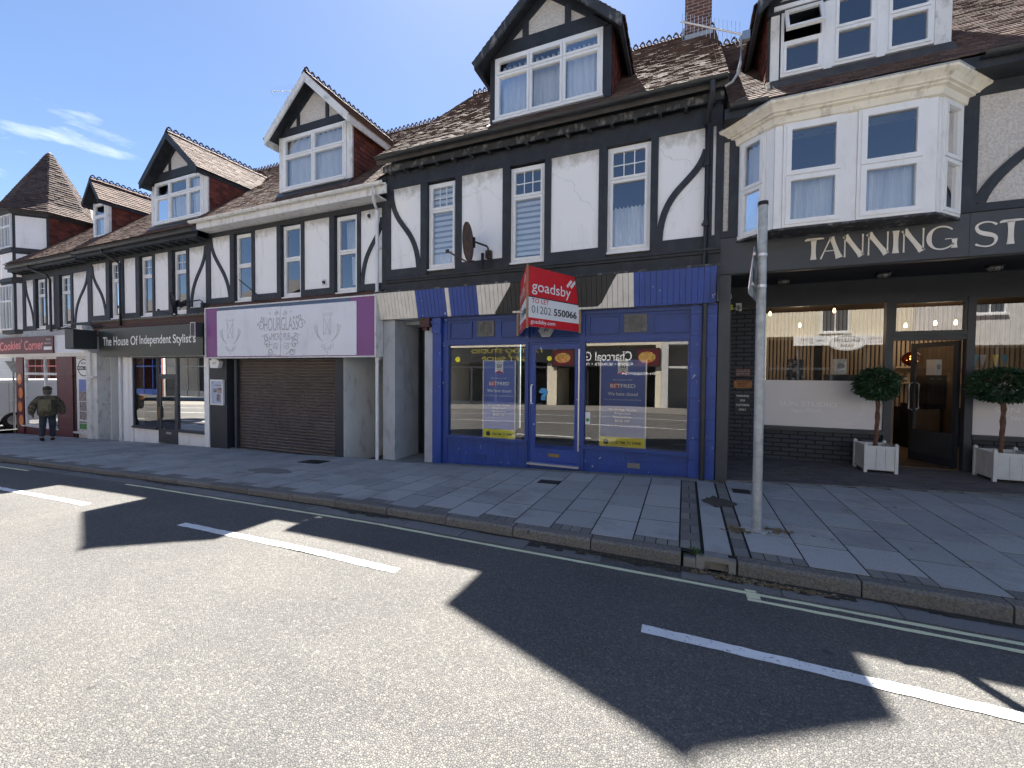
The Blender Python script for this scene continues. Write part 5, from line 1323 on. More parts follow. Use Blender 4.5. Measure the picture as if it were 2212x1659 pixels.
for cx in (-10.52, -7.30):
    for k in range(5): an = R(60+k*15); t.add([(cx+.24*math.cos(an)-.006, yb_, 2.75+.30*math.sin(an)), (cx+.24*math.cos(an)+.006, yb_, 2.75+.30*math.sin(an)), (cx+.32*math.cos(an)+.004, yb_, 2.76+.36*math.sin(an)), (cx+.32*math.cos(an)-.004, yb_, 2.76+.36*math.sin(an))], [(0, 1, 2, 3)])
    frame_rect(t, cx-.15, cx+.15, 2.92, 2.965, .008, yb_-.002, yb_); frame_rect(t, cx-.11, cx+.11, 2.50, 2.92, .008, yb_-.002, yb_)
    for a, b, c_, d_ in ((-.09, 2.84, .01, 2.66), (.09, 2.84, -.01, 2.66), (-.01, 2.66, -.09, 2.48), (.01, 2.66, .09, 2.48)):
        A_, B_ = offset_strip([(cx+a, b), (cx+c_, d_)], .01, .01); t.band(A_, B_, yb_-.002, yb_)
    for s_ in (-1, 1):
        for q in range(3):
            ln = bezier([(cx+s_*(.30+.04*q), 2.72-.02*q), (cx+s_*(.30+.04*q), 2.5), (cx+s_*.25, 2.42), (cx+s_*.12, 2.34)], 8); A_, B_ = offset_strip(ln, .014, .006); t.band(A_, B_, yb_-.002, yb_)
        swirl(t, cx+s_*.13, 2.23, .07, yb_, 1.2, s_, 0, .012); swirl(t, cx+s_*.05, 2.17, .05, yb_, 1.1, -s_, 0, .012)
    t.poly([(cx-.02, 2.12), (cx+.02, 2.12), (cx, 2.07)], yb_-.002, yb_)
t.build('hourglass_prints', 'letter_faint', S1)
t = MB()
for x in (-11.0, -10.35, -9.6, -8.80, -8.70, -8.0, -7.3, -6.5):
    for z in (2.05, 3.165): t.disc(x, z, .010, -.254, -.250, 8)
t.build('fixing_screws', 'steel', S1)

S2 = thing('shop_sign', 'dark green fascia sign reading The House Of Independent Stylist\'s', 'sign', (-14.1, -.25, 2.0))
MB().box(-16.55, -11.59, -.25, -.02, 2.075, 2.90).build('panel', 'sign_green', S2)
t = MB(); y = -.252
W_ = ['The', 'House', 'Of', 'Independent', "Stylist's"]; spans = [(-16.31, -15.86), (-15.74, -14.97), (-14.86, -14.50), (-14.41, -12.94), (-12.86, -11.88)]
for wd, (a, b) in zip(W_, spans):
    lo = 2.40 if wd not in ('Independent', "Stylist's") else 2.345
    t.text(wd, a, b, lo-.01, 2.655, y, bold=.012)
serif = MB()
for x in (-16.31, -16.16, -16.02, -15.74, -15.56, -14.41, -14.35): serif.box(x-.01, x+.07, -.2535, -.2525, 2.40, 2.412)
t.build('lettering', 'letter_white', S2)
S3 = thing('projecting_sign', 'black projecting box sign beside the left end of the green fascia', 'sign', (-16.95, -.3, 2.3))
MB().box(-17.10, -16.62, -.80, -.26, 2.30, 2.86).build('box', 'black_paint', S3); MB().box(-17.15, -17.101, -.78, -.28, 2.28, 2.88).build('side_panel', 'letter_grey', S3)
S3b = thing('projecting_sign', 'small black projecting box sign at the right end of the green fascia', 'sign', (-11.75, -.3, 2.5))
MB().box(-11.78, -11.60, -.42, -.251, 2.55, 2.90).build('box', 'charcoal', S3b)
frame_rect_ = MB(); frame_rect(frame_rect_, -11.79, -11.59, 2.54, 2.91, .02, -.43, -.42); frame_rect_.build('frame', 'steel', S3b)
S4 = thing('shop_sign', 'maroon fascia sign reading Cookies\' Corner in coral lettering', 'sign', (-21.9, -.1, 2.2))
MB().box(-24.05, -19.76, -.10, .019, 2.225, 2.80).build('panel', 'maroon', S4)
t = MB(); t.text("Cookies'", -23.72, -21.98, 2.33, 2.66, -.102, bold=.02, slope=.07); t.text('Corner', -21.80, -20.42, 2.34, 2.68, -.102, bold=.02, slope=.02); t.build('lettering', 'pink_print', S4)
t = MB(); t.text('TEL: 01425', -20.02-.2, -19.92, 2.66, 2.72, -.102); t.text('TAKEAWAY FOOD', -20.36, -19.90, 2.53, 2.59, -.102); t.box(-20.40, -19.85, -.1015, -.1, 2.34, 2.45); t.build('small_lettering', 'letter_white', S4)
S5 = thing('shop_sign', 'blank white fascia sign right of the maroon one', 'sign', (-18.8, -.1, 2.2))
m = MB(); m.box(-19.72, -17.78, -.04, .019, 2.24, 2.80); m.build('panel', 'banner', S5)
m = MB(); frame_rect(m, -19.74, -17.76, 2.225, 2.815, .03, -.07, -.041); m.build('frame', 'upvc', S5)
S6 = thing('window_sign', 'tall window sign with round SIGN emblem and stacked food pictures', 'sign', (-18.15, .0, .8))
MB().box(-18.53, -17.78, .004, .018, -.30, 2.02).build('panel', 'letter_white', S6)
t = MB(); ci = [(-18.08+.33*math.cos(k*math.pi/16), 1.73+.25*math.sin(k*math.pi/16)) for k in range(32)]; co = [(-18.08+.37*math.cos(k*math.pi/16), 1.73+.28*math.sin(k*math.pi/16)) for k in range(32)]
t.ring(ci, co, .0, .003); t.box(-18.48, -17.80, -.002, .003, 1.66, 1.78); t.text('WE DO', -18.25, -17.95, 1.84, 1.92, .0, bold=.02); t.build('emblem', 'letter_dark', S6)
t = MB(); t.text('SIGN - UP', -18.44, -17.82, 1.69, 1.755, -.004, bold=.02); t.build('emblem_lettering', 'letter_white', S6)
MB().box(-18.40, -17.80, .0, .003, .96, 1.35).build('blue_picture', 'poster_blue', S6); MB().box(-18.40, -17.80, .0, .003, .64, .955).build('food_picture', 'print_mix', S6)
MB().box(-18.38, -17.80, .0, .003, .32, .62).box(-18.38, -17.80, .0, .003, .03, .30).build('food_picture', 'print_mix', S6)
MB().box(-18.40, -17.80, .0, .003, -.28, -.10).build('green_picture', 'green_print', S6)
t = MB(); t.text('nachos', -18.40, -17.80, -.08, .0, -.002, bold=.03); t.build('lettering', 'letter_dark', S6)
o = MB(); 
for k in range(4): o.disc(-22.5+.06*(k % 2), 1.3-.5*k, .16, -.012, -.001, 14, rz=.2)
tag(o.build('food_stickers', 'orange_print'), 'round food picture stickers down the maroon left pilaster', 'sticker')

# goadsby V board
G_ = thing('estate_agent_board', 'red and white V shaped To Let board fixed over the betting shop door', 'sign board', (-2.23, -.6, 2.4))
def board(x0, y0, x1, y1, nm):
    L = math.hypot(x1-x0, y1-y0); T = Matrix.Translation((x0, y0, 0)) @ Matrix.Rotation(math.atan2(y1-y0, x1-x0), 4, 'Z')
    MB(T).box(0, L, 0, .012, 2.39, 3.305).build(nm, 'letter_white', G_)
    po = G_.children[-1]
    MB(T).box(.0, L, -.0035, -.0005, 2.855, 3.305).box(0, L, -.0035, -.0005, 2.39, 2.525).build('red_field', 'red_print', po)
    MB(T).box(.0, L, -.0037, -.0005, 2.838, 2.8545).build('black_band', 'letter_dark', po)
    t = MB(T); t.text('goadsby', .09, L*.80, 2.885, 3.10, -.006, bold=.004)
    for q in (0, .10): t.poly([(L*.71+q, 3.125), (L*.74+q, 3.095), (L*.83+q, 3.21), (L*.80+q, 3.24)], -.006, -.004)
    t.text('goadsby.com', .07, L*.50, 2.42, 2.50, -.006, bold=.012); t.build('white_lettering', 'letter_white', po)
    t = MB(T); t.text('TO LET', .09, L*.38, 2.755, 2.825, -.006, bold=.006); t.build('red_lettering', 'red_print', po)
    t = MB(T); t.text('01202', .09, L*.42, 2.60, 2.715, -.006, bold=-.012); t.text('550066', L*.47, L*.93, 2.60, 2.715, -.006, bold=.02); t.build('black_lettering', 'letter_dark', po)
    return po
board(-2.228, -1.24, -1.69, -.10, 'board_panel'); board(-2.822, -.05, -2.236, -1.24, 'board_panel')
p = MB(); p.box(-1.705, -1.665, -.12, -.05, 2.37, 3.33).box(-2.86, -2.82, -.10, -.04, 2.35, 3.36).tube([(-2.232, -1.225, 2.36), (-2.232, -1.225, 3.33)], .018, 6); p.build('timber_batten', 'wood', G_)
p = MB(); p.tube([(-2.25, -1.2, 2.45), (-2.3, -.03, 2.5)], .006, 5); p.build('stay_wire', 'steel', G_)

# window posters
def poster(x0, x1, lab, z1=1.91, strip=True):
    P = thing('window_poster', lab, 'poster', ((x0+x1)/2, .11, .4), group=None)
    MB().box(x0, x1, .062, .066, .59, z1).build('sheet', 'poster_blue', P)
    MB().box(x0, x1, .060, .066, .40, .588).build('yellow_strip', 'yellow', P)
    cx = (x0+x1)/2; w = x1-x0; t = MB(); y = .059
    t.poly([(cx-.085, z1+.0), (cx+.085, z1+.0), (cx+.085, z1-.26), (cx, z1-.21), (cx-.085, z1-.26)], .0595, .0615)
    t.text('BETFRED', cx-.21, cx+.21, 1.435, 1.50, y, bold=.02); t.text('We have closed', cx-.25, cx+.25, 1.30, 1.36, y, bold=.012)
    t.text('Best value since 1967', cx-.16, cx+.16, 1.56, 1.585, y); t.text('You can find your nearest Betfred at:', cx-.31, cx+.31, 1.215, 1.245, y)
    for i, l in enumerate(('12-14 High Street', 'Ringwood', 'Hampshire', 'BH24 1AF')):
        hw_ = (.23, .13, .15, .12)[i]; t.text(l, cx-hw_, cx+hw_, 1.035-i*.062, 1.08-i*.062, y, bold=.008)
    t.text('or scan the QR code for our shop locator', cx-.31, cx+.31, .785, .81, y); t.build('white_lettering', 'letter_white', P)
    t = MB(); t.text('50', cx-.05, cx+.05, z1-.145, z1-.075, y-.001, bold=.02); t.text('Over', cx-.03, cx+.03, z1-.05, z1-.025, y-.001); t.text('years', cx-.035, cx+.035, z1-.185, z1-.16, y-.001)
    t.disc(x0+.10, .50, .045, .0575, .0595, 18); t.text('TAKE TIME TO THINK', x0+.18, x1-.05, .475, .525, 0.0585, bold=.02); t.text('Please gamble responsibly', x0+.18, x0+.45, .445, .46, 0.0585); t.build('dark_lettering', 'letter_dark', P)
    t = MB(); t.poly([(cx-.085, z1-.26), (cx-.085, z1-.235), (cx, z1-.19), (cx+.085, z1-.235), (cx+.085, z1-.26), (cx, z1-.215)], .058, .0594); t.box(cx-.215, cx-.06, .0596, .0615, 1.425, 1.51); t.build('red_marks', 'red_print', P)
    MB().box(x0-.02, x0, .055, .07, .40, z1).box(x1, x1+.02, .055, .07, .40, z1).build('holder_edge', 'aluminium', P)
    return P
poster(-3.60, -2.95, 'blue closing notice with yellow strip in the left betting shop window')
poster(-1.34, -.60, 'blue closing notice with yellow strip in the right betting shop window')
o = MB(); o.poly([(-2.47, 1.33), (-2.42, 1.40), (-2.34, 1.40), (-2.28, 1.33), (-2.34, 1.25), (-2.34, 1.18), (-2.42, 1.18), (-2.42, 1.26), (-2.36, 1.31), (-2.43, 1.30)], .043, .046)
tag(o.build('window_sticker', plain('sticker_blue', (.05, .28, .55), .4, .05)), 'bright blue question mark sticker on the blue shop door', 'sticker')
for x, z, r_, lab in ((-2.27, 1.94, .045, 'round yellow sticker high on the glass of the blue door'), (-4.17, 1.93, .055, 'round yellow sticker at the top left of the left shop window')):
    o = MB().disc(x, z, r_, .043, .046, 16); tag(o.build('window_sticker', 'yellow'), lab, 'sticker')
o = thing('window_sticker', 'white and green label low in the corner of the right shop window', 'sticker', (-1.56, .04, .85))
MB().box(-1.60, -1.515, .043, .046, .78, 1.0).build('sheet', 'letter_white', o); MB().disc(-1.558, .86, .032, .040, .0428, 12).build('emblem', 'green_print', o)
o = thing('alarm_plate', 'hexagonal metal number plate above the blue door, under the To Let board', 'plate', (-2.25, .0, 2.4))
MB().disc(-2.32, 2.44, .15, -.02, .005, 6, rz=.13).build('plate', 'steel', o); t = MB(); t.text('20', -2.37, -2.27, 2.43, 2.50, -.022, bold=.02); t.build('lettering', 'letter_dark', o)

# pub wall fittings
o = thing('wall_notice_case', 'white framed menu case on the dark pier left of the shutter', 'notice case', (-11.39, 0, 1.1))
m = MB(); frame_rect(m, -11.64, -11.135, .765, 1.435, .04, -.05, -.001); m.build('frame', 'upvc', o)
m = MB(); m.box(-11.60, -11.175, -.02, -.002, .805, 1.395); m.build('backing', plain('pale_blue_paper', (.45, .52, .70), .5, .1, 8), o)
m = MB(); m.box(-11.56, -11.42, -.026, -.021, 1.1, 1.2).box(-11.38, -11.22, -.026, -.021, 1.08, 1.22).box(-11.42, -11.28, -.026, -.021, .86, 1.05).box(-11.5, -11.25, -.026, -.021, 1.27, 1.30); m.build('menu_print', 'print_mix', o)
o = thing('bell_box', 'white five sided alarm bell box on the dark pier above the menu case', 'alarm box', (-11.4, 0, 1.9))
MB().poly([(-11.55, 1.74), (-11.25, 1.74), (-11.18, 1.90), (-11.38, 2.03), (-11.58, 1.93)], -.10, -.0).build('cover', 'upvc', o)
t = MB(); t.text('ADT', -11.46, -11.30, 1.84, 1.89, -.103, bold=.01); t.build('lettering', 'slate_blue', o)
o = thing('alarm_box', 'dark red brown bell box above the grey pier by the entry', 'alarm box', (-4.83, -.1, 2.65))
MB().box(-4.95, -4.72, -.14, -.001, 2.58, 2.76).build('cover', plain('red_brown_box', (.06, .022, .02), .6, .3, 9), o); MB().box(-4.90, -4.80, -.10, -.02, 2.52, 2.579).build('strobe', 'maroon_deep', o)
MB().box(-4.93, -4.74, -.145, -.141, 2.60, 2.615).box(-4.93, -4.74, -.145, -.141, 2.64, 2.655).box(-4.93, -4.74, -.145, -.141, 2.68, 2.695).build('louvre', 'brown_plaque', o)
for (x, z) in ((-7.62, 3.70), (-6.32, 5.02)):
    o = thing('wall_vent', 'small square boiler flue vent low on the wide white panel' if z < 4 else 'small square boiler flue vent high beside the white downpipe', 'vent', (x, 0, z))
    m = MB(); frame_rect(m, x-.06, x+.06, z-.07, z+.07, .02, -.035, -.007); m.build('collar', 'stained_render', o)
    MB().tube([(x, -.06, z), (x, -.005, z)], .034, 12).build('flue', 'black_paint', o)
o = MB(); o.tube([(-10.0+.15*i, -.05-.01*(i % 2), 3.42-.10*math.sin(i/24*math.pi)-.0*i) for i in range(25)], .008, 5); o.tube([(-9.7, -.06, 3.5), (-10.1, -.30, 3.9)], .012, 5)
tag(o.build('loose_cable', 'rubber'), 'slack black cable sagging above the pub sign', 'cable')
o = MB()
for k in range(5): o.tube([(-19.6+.12*i, -.07-.02*math.sin(i*.9+k), 2.98+.03*k+.04*math.sin(i*.35+k*1.3)) for i in range(24)], .011, 5)
tag(o.build('cable_bundle', 'rubber'), 'tangle of dark cables above the white corner sign', 'cable')

# satellite dishes
def dish(x, y, z, r, yaw, tilt, lab, mat, arm, wx, wz, rust=True):
    T = thing('satellite_dish', lab, 'satellite dish', (x, y, z))
    Rm = Matrix.Translation((x, y, z)) @ Matrix.Rotation(yaw, 4, 'Z') @ Matrix.Rotation(tilt, 4, 'X')
    m = MB(Rm); n = 28; vs = []; fs = []
    for i in range(7):
        rr_ = r*i/6; d = .16*r*(rr_/r)**2
        for k in range(n): a = 2*math.pi*k/n; vs.append((rr_*.88*math.cos(a), -d, rr_*math.sin(a)))
    for i in range(6):
        for k in range(n): fs.append((i*n+k, i*n+(k+1) % n, (i+1)*n+(k+1) % n, (i+1)*n+k))
    m.add(vs, fs); m.add([(v[0], v[1]+.012, v[2]) for v in vs], fs); m.build('reflector', mat, T, smooth=True)
    m = MB(Rm); m.tube([(0, .02, -r*.95), (0, -.10, -r*1.02), (0, -r*1.25, -r*.45)], .014, 6); m.box(-.03, .03, -r*1.35, -r*1.2, -r*.5, -r*.36); m.box(-.06, .06, -r*1.32, -r*1.28, -r*.47, -r*.42); m.build('receiver_arm', mat, T)
    m = MB(); c = Rm @ Vector((0, .03, 0)); m.tube([tuple(c), (c.x+.03, c.y+.08, c.z+.02), (wx, -.16, wz+.08), (wx, -.10, wz+.06), (wx, -.09, wz-.10)], .018, 6); m.box(wx-.05, wx+.05, -.11, -.007, wz-.12, wz+.02); m.box(c.x-.04, c.x+.04, c.y, c.y+.06, c.z-.09, c.z+.09)
    m.build('bracket', mat, T); return T
dish(-3.62, -.48, 4.03, .35, R(-45), R(8), 'brown rusty satellite dish on the panel between left and middle windows', 'rust', None, -3.45, 3.95)
dish(-12.35, -.45, 3.42, .30, R(-40), R(10), 'black satellite dish right above the green salon sign', 'dish_grey', None, -11.85, 3.45)
o = MB(); o.box(-3.62, -3.58, -.05, -.007, 3.66, 3.95); tag(o.build('cut_bracket_stub', 'gutter'), 'short black bracket stub below the brown satellite dish', 'bracket')

# aerials
def yagi(name, lab, root, p0, p1, mast, n, h, up=(0, 0, 1)):
    T = thing(name, lab, 'aerial', mast[0]); p0, p1 = Vector(p0), Vector(p1); up = Vector(up)
    m = MB(); m.tube([p0, p1], .012, 6); m.build('boom', 'aluminium', T)
    m = MB()
    for k in range(n): c = p0.lerp(p1, (k+.5)/n*.94); hh = h*(.72+.28*k/n)/2; m.tube([c-up*hh, c+up*hh], .003, 4)
    m.build('elements', 'aluminium', T)
    m = MB(); m.tube(mast, .019, 8); m.build('mast', 'galvanised', T)
    m = MB(); m.box(p1.x-.05, p1.x+.05, p1.y-.03, p1.y+.03, p1.z-.07, p1.z+.05); m.build('clamp', 'steel', T); return T
yagi('roof_aerial', 'silver aerial on a bent mast beside the brick chimney', None, (-.15, -.35, 6.96), (.72, -.35, 6.50),
     [(.47, -.30, 5.88), (.56, -.33, 5.90), (.63, -.35, 6.0), (.655, -.35, 6.12), (.665, -.35, 6.50)], 15, .34)
yagi('roof_aerial', 'small distant aerial behind the left slope of the white gable dormer', None, (-12.75, 2.6, 10.85), (-11.6, 2.6, 10.6), [(-11.5, 2.6, 8.1), (-11.5, 2.6, 10.7)], 13, .42)
o = MB(); o.tube([(1.10, .05, 6.0), (.85, -.25, 5.72), (.60, -.42, 5.56)], .006, 5); tag(o.build('roof_cable', 'concrete'), 'thin grey cable running down the tiles to the gutter, left of the open dormer window', 'cable')

# tanning shop fittings
for i, (x, w) in enumerate(((1.65, 'left'), (3.11, 'middle'), (4.50, 'right'))):
    lab = {'left': 'caged bulkhead light under the canopy nearest the galvanised post', 'middle': 'caged bulkhead light under the canopy above the door side of the left window', 'right': 'caged bulkhead light under the canopy nearest the right edge of the photo'}[w]
    T = thing('bulkhead_light', lab, 'light', (x, 1.85, 3.4), group='bulkhead lights under the canopy')
    MB().box(x-.10, x+.10, 1.78, 1.92, 3.40, 3.438).build('base', 'black_paint', T, bev=.008)
    m = MB(); m.lathe([(.0, -.06), (.05, -.055), (.085, -.03), (.095, .0)], (x, 1.85, 3.40), 16); m.build('lens', plain('frosted_lens', (.28, .27, .25), .3, .1), T, smooth=True)
    m = MB()
    for k in (-1, 0, 1): m.tube([(x+k*.04, 1.76, 3.40), (x+k*.04, 1.79, 3.34), (x+k*.04, 1.91, 3.34), (x+k*.04, 1.94, 3.40)], .005, 5)
    m.tube([(x-.10, 1.85, 3.40), (x-.07, 1.85, 3.337), (x+.07, 1.85, 3.337), (x+.10, 1.85, 3.40)], .005, 5); m.build('cage', 'black_paint', T)
o = thing('cctv_camera', 'white security camera on the dark brick beside the yellow sticker', 'camera', (.99, 2.3, 3.05))
MB().box(.935, 1.035, 2.36, 2.399, 2.98, 3.12).build('base', 'upvc', o); MB().tube([(.985, 2.37, 3.06), (.99, 2.30, 3.02), (1.0, 2.22, 2.96)], .028, 10).build('housing', 'upvc', o, smooth=True)
o = thing('warning_sticker', 'small yellow warning sticker left of the white security camera', 'sticker', (.80, 2.35, 3.04)); MB().box(.735, .875, 2.352, 2.359, 2.99, 3.09).build('sheet', 'yellow', o)
t = MB(); t.text('warning', .75, .86, 3.05, 3.075, 2.350, bold=.02); t.box(.75, .85, 2.350, 2.352, 3.015, 3.03); t.build('lettering', 'letter_dark', o)
o = thing('round_sticker', 'round black and white sticker above the yellow warning sticker', 'sticker', (.79, 2.35, 3.25)); m = MB(); m.disc(.79, 3.26, .07, 2.352, 2.359, 20); m.build('disc', 'letter_white', o)
m = MB(); m.disc(.79, 3.26, .055, 2.349, 2.3515, 20); m.build('emblem', 'letter_dark', o); m = MB(); m.box(.755, .825, 2.346, 2.3485, 3.25, 3.27); m.build('bar', 'letter_white', o)
o = thing('wall_plaque', 'brown engraved plaque, topmost of three on the dark brick', 'plaque', (1.09, 2.39, 1.72)); MB().box(.94, 1.24, 2.385, 2.399, 1.635, 1.80).build('plate', 'brown_plaque', o)
t = MB()
for k in range(4): t.text(('FINANCIAL SERVICES', 'PENSIONS AND MORTGAGES', 'INVESTMENT ADVICE', 'FIRST FLOOR')[k], .97, 1.21, 1.76-.033*k, 1.778-.033*k, 2.383)
t.build('lettering', 'letter_cream', o)
o = thing('wall_plaque', 'corroded orange brass plaque, middle of three on the dark brick', 'plaque', (1.09, 2.39, 1.48)); MB().box(.93, 1.25, 2.385, 2.399, 1.405, 1.56).build('plate', 'orange_plaque', o)
t = MB()
for k in range(4): t.box(.97+.02*k, 1.21-.02*k, 2.383, 2.385, 1.525-.03*k, 1.537-.03*k)
t.build('engraved_lines', 'brown_plaque', o)
o = thing('parking_sign', 'black sign reading Parking For Customers Only, lowest on the dark brick', 'sign', (1.09, 2.39, 1.1)); MB().box(.95, 1.24, 2.385, 2.399, .90, 1.305).build('plate', 'black_paint', o)
t = MB()
for k, s_ in enumerate(('PARKING', 'FOR', 'CUSTOMERS', 'ONLY')): hw_ = (.11, .045, .12, .065)[k]; t.text(s_, 1.095-hw_, 1.095+hw_, 1.225-.092*k, 1.265-.092*k, 2.382, bold=.015)
t.build('lettering', 'letter_white', o)
for z, h, lab in ((.95, .10, 'small black bell plate on the side post, upper one'), (.70, .03, 'small pale name plate on the side post, lower one')):
    o = MB().box(.66, .74, 2.35, 2.359, z, z+h); tag(o.build('name_plate', 'letter_grey' if h < .05 else 'black_paint'), lab, 'plate')
# interior of the tanning shop
T = thing('pendant_lamp', 'glowing copper pendant lamp inside the open shop door', 'lamp', (4.36, 4.0, 2.03))
m = MB(); m.lathe([(.02, .155), (.08, .14), (.15, .07), (.175, .0), (.15, -.07), (.08, -.13), (.03, -.145)], (4.36, 4.0, 2.03), 20); m.build('shade', 'copper', T, smooth=True)
m = MB(); rnd = random.Random(3)
for k in range(9): a = rnd.uniform(-2.6, -.6); m.lathe([(0, -.02), (.022, 0), (0, .02)], (4.36+.16*math.cos(a)*rnd.uniform(.2, .95), 4.0+.178*math.sin(a), 2.02+rnd.uniform(-.05, .07)), 5)
m.build('glowing_facets', 'glow', T); MB().tube([(4.36, 4, 2.18), (4.36, 4, 3.3)], .006, 5).build('flex', 'rubber', T)
bulbs = [(1.70, 3.4, 3.01), (2.85, 3.4, 3.02), (2.38, 4.0, 2.80), (4.05, 3.5, 2.68), (4.50, 3.5, 2.71), (4.80, 3.5, 2.71)]
places = ['leftmost bare bulb inside the left tanning window', 'bare bulb inside the left tanning window, right of the middle', 'lowest bare bulb inside the left tanning window', 'leftmost bare bulb behind the light over the shop door', 'middle bare bulb behind the light over the shop door', 'rightmost bare bulb behind the light over the shop door']
B0 = thing('hanging_bulb', places[0], 'bulb', bulbs[0], group='bare bulbs in the tanning shop')
MB().lathe([(0, -.045), (.02, -.035), (.027, -.01), (.022, .02), (.012, .05)], (0, 0, 0), 10).build('glass_bulb', 'bulb', B0, smooth=True, local=True)
MB().tube([(0, 0, .06), (0, 0, .11)], .016, 8).tube([(0, 0, .11), (0, 0, .26)], .004, 4).build('holder', 'black_paint', B0, local=True)
for p, l in list(zip(bulbs, places))[1:]: dup(B0, p, l)
for p in ((2.4, 4.2, 2.7), (5.0, 4.6, 2.5)):
    ld = bpy.data.lights.new('lamp_light', 'POINT'); ld.energy = 3.8; ld.color = (1, .78, .55); ld.shadow_soft_size = .12
    lo_ = bpy.data.objects.new('lamp_light', ld); lo_.location = p; COL.objects.link(lo_); lo_['kind'] = 'helper'
T = thing('wall_shelf', 'oak wall shelf holding bottles behind the open door', 'shelf', (5.2, 5.45, 1.5)); MB().box(4.6, 5.9, 5.35, 5.555, 1.50, 1.545).box(4.6, 5.9, 5.35, 5.555, 1.86, 1.90).build('boards', 'oak', T)
MB().box(4.6, 5.9, 5.50, 5.555, 1.546, 1.859).build('back_panel', 'wood', T)
bl = ['black bottle at the left end of the wall shelf', 'dark green bottle, second from the left on the wall shelf', 'black bottle with white label behind the door glass', 'plum coloured bottle on the wall shelf behind the door glass', 'pink bottle, rightmost on the wall shelf']
for k, (x, c) in enumerate(((4.80, (.02, .02, .02)), (4.97, (.03, .05, .03)), (5.28, (.02, .02, .025)), (5.42, (.10, .03, .06)), (5.57, (.62, .35, .36)))):
    T = thing('bottle', bl[k], 'bottle', (x, 5.42, 1.546), group='bottles on the wall shelf')
    MB().lathe([(.0, 0), (.036, 0), (.036, .13), (.028, .16), (.016, .17)], (0, 0, 0), 12).build('body', plain('bottle_plastic', c, .3, .05, bs=0), T, smooth=True, local=True)
    MB().lathe([(.017, .17), (.017, .21), (0, .21)], (0, 0, 0), 10).build('cap', 'letter_white' if k == 4 else 'black_paint', T, local=True)
    MB().lathe([(.0375, .04), (.0375, .10)], (0, 0, 0), 12).build('label', 'letter_white' if k > 1 else 'letter_grey', T, local=True)
T = thing('display_cabinet', 'black shelf cabinet of products just inside the open door', 'cabinet', (5.0, 5.0, 0.05))
m = MB(); m.box(4.70, 5.32, 5.3, 5.34, .05, 1.05).box(4.70, 4.73, 4.95, 5.3, .05, 1.05).box(5.29, 5.32, 4.95, 5.3, .05, 1.05)
for z in (.05, .30, .55, .80, 1.03): m.box(4.70, 5.32, 4.95, 5.3, z, z+.02)
m.build('carcass', 'black_paint', T)
m = MB(); rnd = random.Random(5)
for z in (.07, .32, .57, .82):
    x = 4.76
    while x < 5.25: m.box(x, x+.035, 5.0, 5.06, z, z+rnd.uniform(.08, .17)); x += .055
m.build('stock', 'print_mix', T)
T = thing('display_stand', 'black stand of accessories behind the left tanning window', 'display stand', (2.1, 2.9, 1.45))
m = MB(); m.box(1.95, 2.24, 2.95, 2.97, 1.50, 2.0).tube([(2.1, 2.93, 1.45), (2.1, 2.93, 2.06)], .012, 6); m.build('frame', 'black_paint', T)
m = MB(); rnd = random.Random(8)
for k in range(16): x, z = rnd.uniform(1.92, 2.2), rnd.uniform(1.5, 1.95); m.box(x, x+.06, 2.90, 2.93, z, z+.07)
m.build('hanging_goods', 'print_mix', T)
T = thing('window_display_box', 'white card box on the counter behind the left tanning window', 'box', (3.0, 3.5, 1.6)); MB().box(2.90, 3.10, 3.45, 3.6, 1.70, 2.02).build('carton', 'letter_white', T)
MB().disc(3.0, 1.87, .06, 3.44, 3.449, 16).build('face_print', 'letter_grey', T); MB().box(2.8, 3.4, 3.4, 3.8, 1.0, 1.69).build('counter', 'black_paint', T)
flags = [((.12, .45, .75), 'pale blue'), ((.5, .5, .52), 'grey'), ((.7, .55, .05), 'yellow'), ((.10, .28, .38), 'teal')]
for (c, nm), x in zip(flags, (4.857, 4.963, 5.129, 5.25)):
    o = MB().poly([(x-.045, 2.07), (x+.045, 2.07), (x+.01, 1.87), (x-.01, 1.87)], 3.0, 3.004); tag(o.build('bunting_flag', plain('flag_'+nm.replace(' ', '_'), c, .5, .1, bs=0)), nm + ' hanging flag behind the right tanning window', 'flag', group='flags in the right window')
# salon window pieces
T = thing('window_poster', 'tall portrait poster hung in the right salon window', 'poster', (-12.6, .2, .5)); MB().box(-12.92, -12.25, .18, .185, .26, 1.42).build('sheet', 'letter_grey', T)
MB().disc(-12.58, 1.14, .10, .172, .178, 14, rz=.13).poly([(-12.80, .95), (-12.66, 1.02), (-12.50, 1.02), (-12.36, .95), (-12.40, .45), (-12.76, .45)], .172, .178).build('figure_print', plain('photo_skin', (.34, .20, .17), .5, .25, 6), T)
MB().disc(-12.58, 1.17, .12, .178, .1798, 14, rz=.17).build('hair_print', plain('photo_hair', (.22, .14, .10), .5, .3, 9), T)
T = thing('window_card', 'orange card in the left salon window', 'card', (-15.05, .2, .9)); MB().box(-15.14, -14.95, .12, .125, .78, .98).build('sheet', 'orange_print', T)
o = MB(); o.box(-14.85, -14.3, .9, 1.3, -.35, .35).box(-12.9, -12.3, 1.2, 1.9, -.35, .30); tag(o.build('salon_seat', 'letter_grey'), 'pale salon seats behind the glass', 'seat')
o = MB().box(-20.45, -19.90, -.09, -.055, -.36, -.16); tag(o.build('window_notice', 'letter_white'), 'white notice leaning low at the maroon shop window', 'notice')

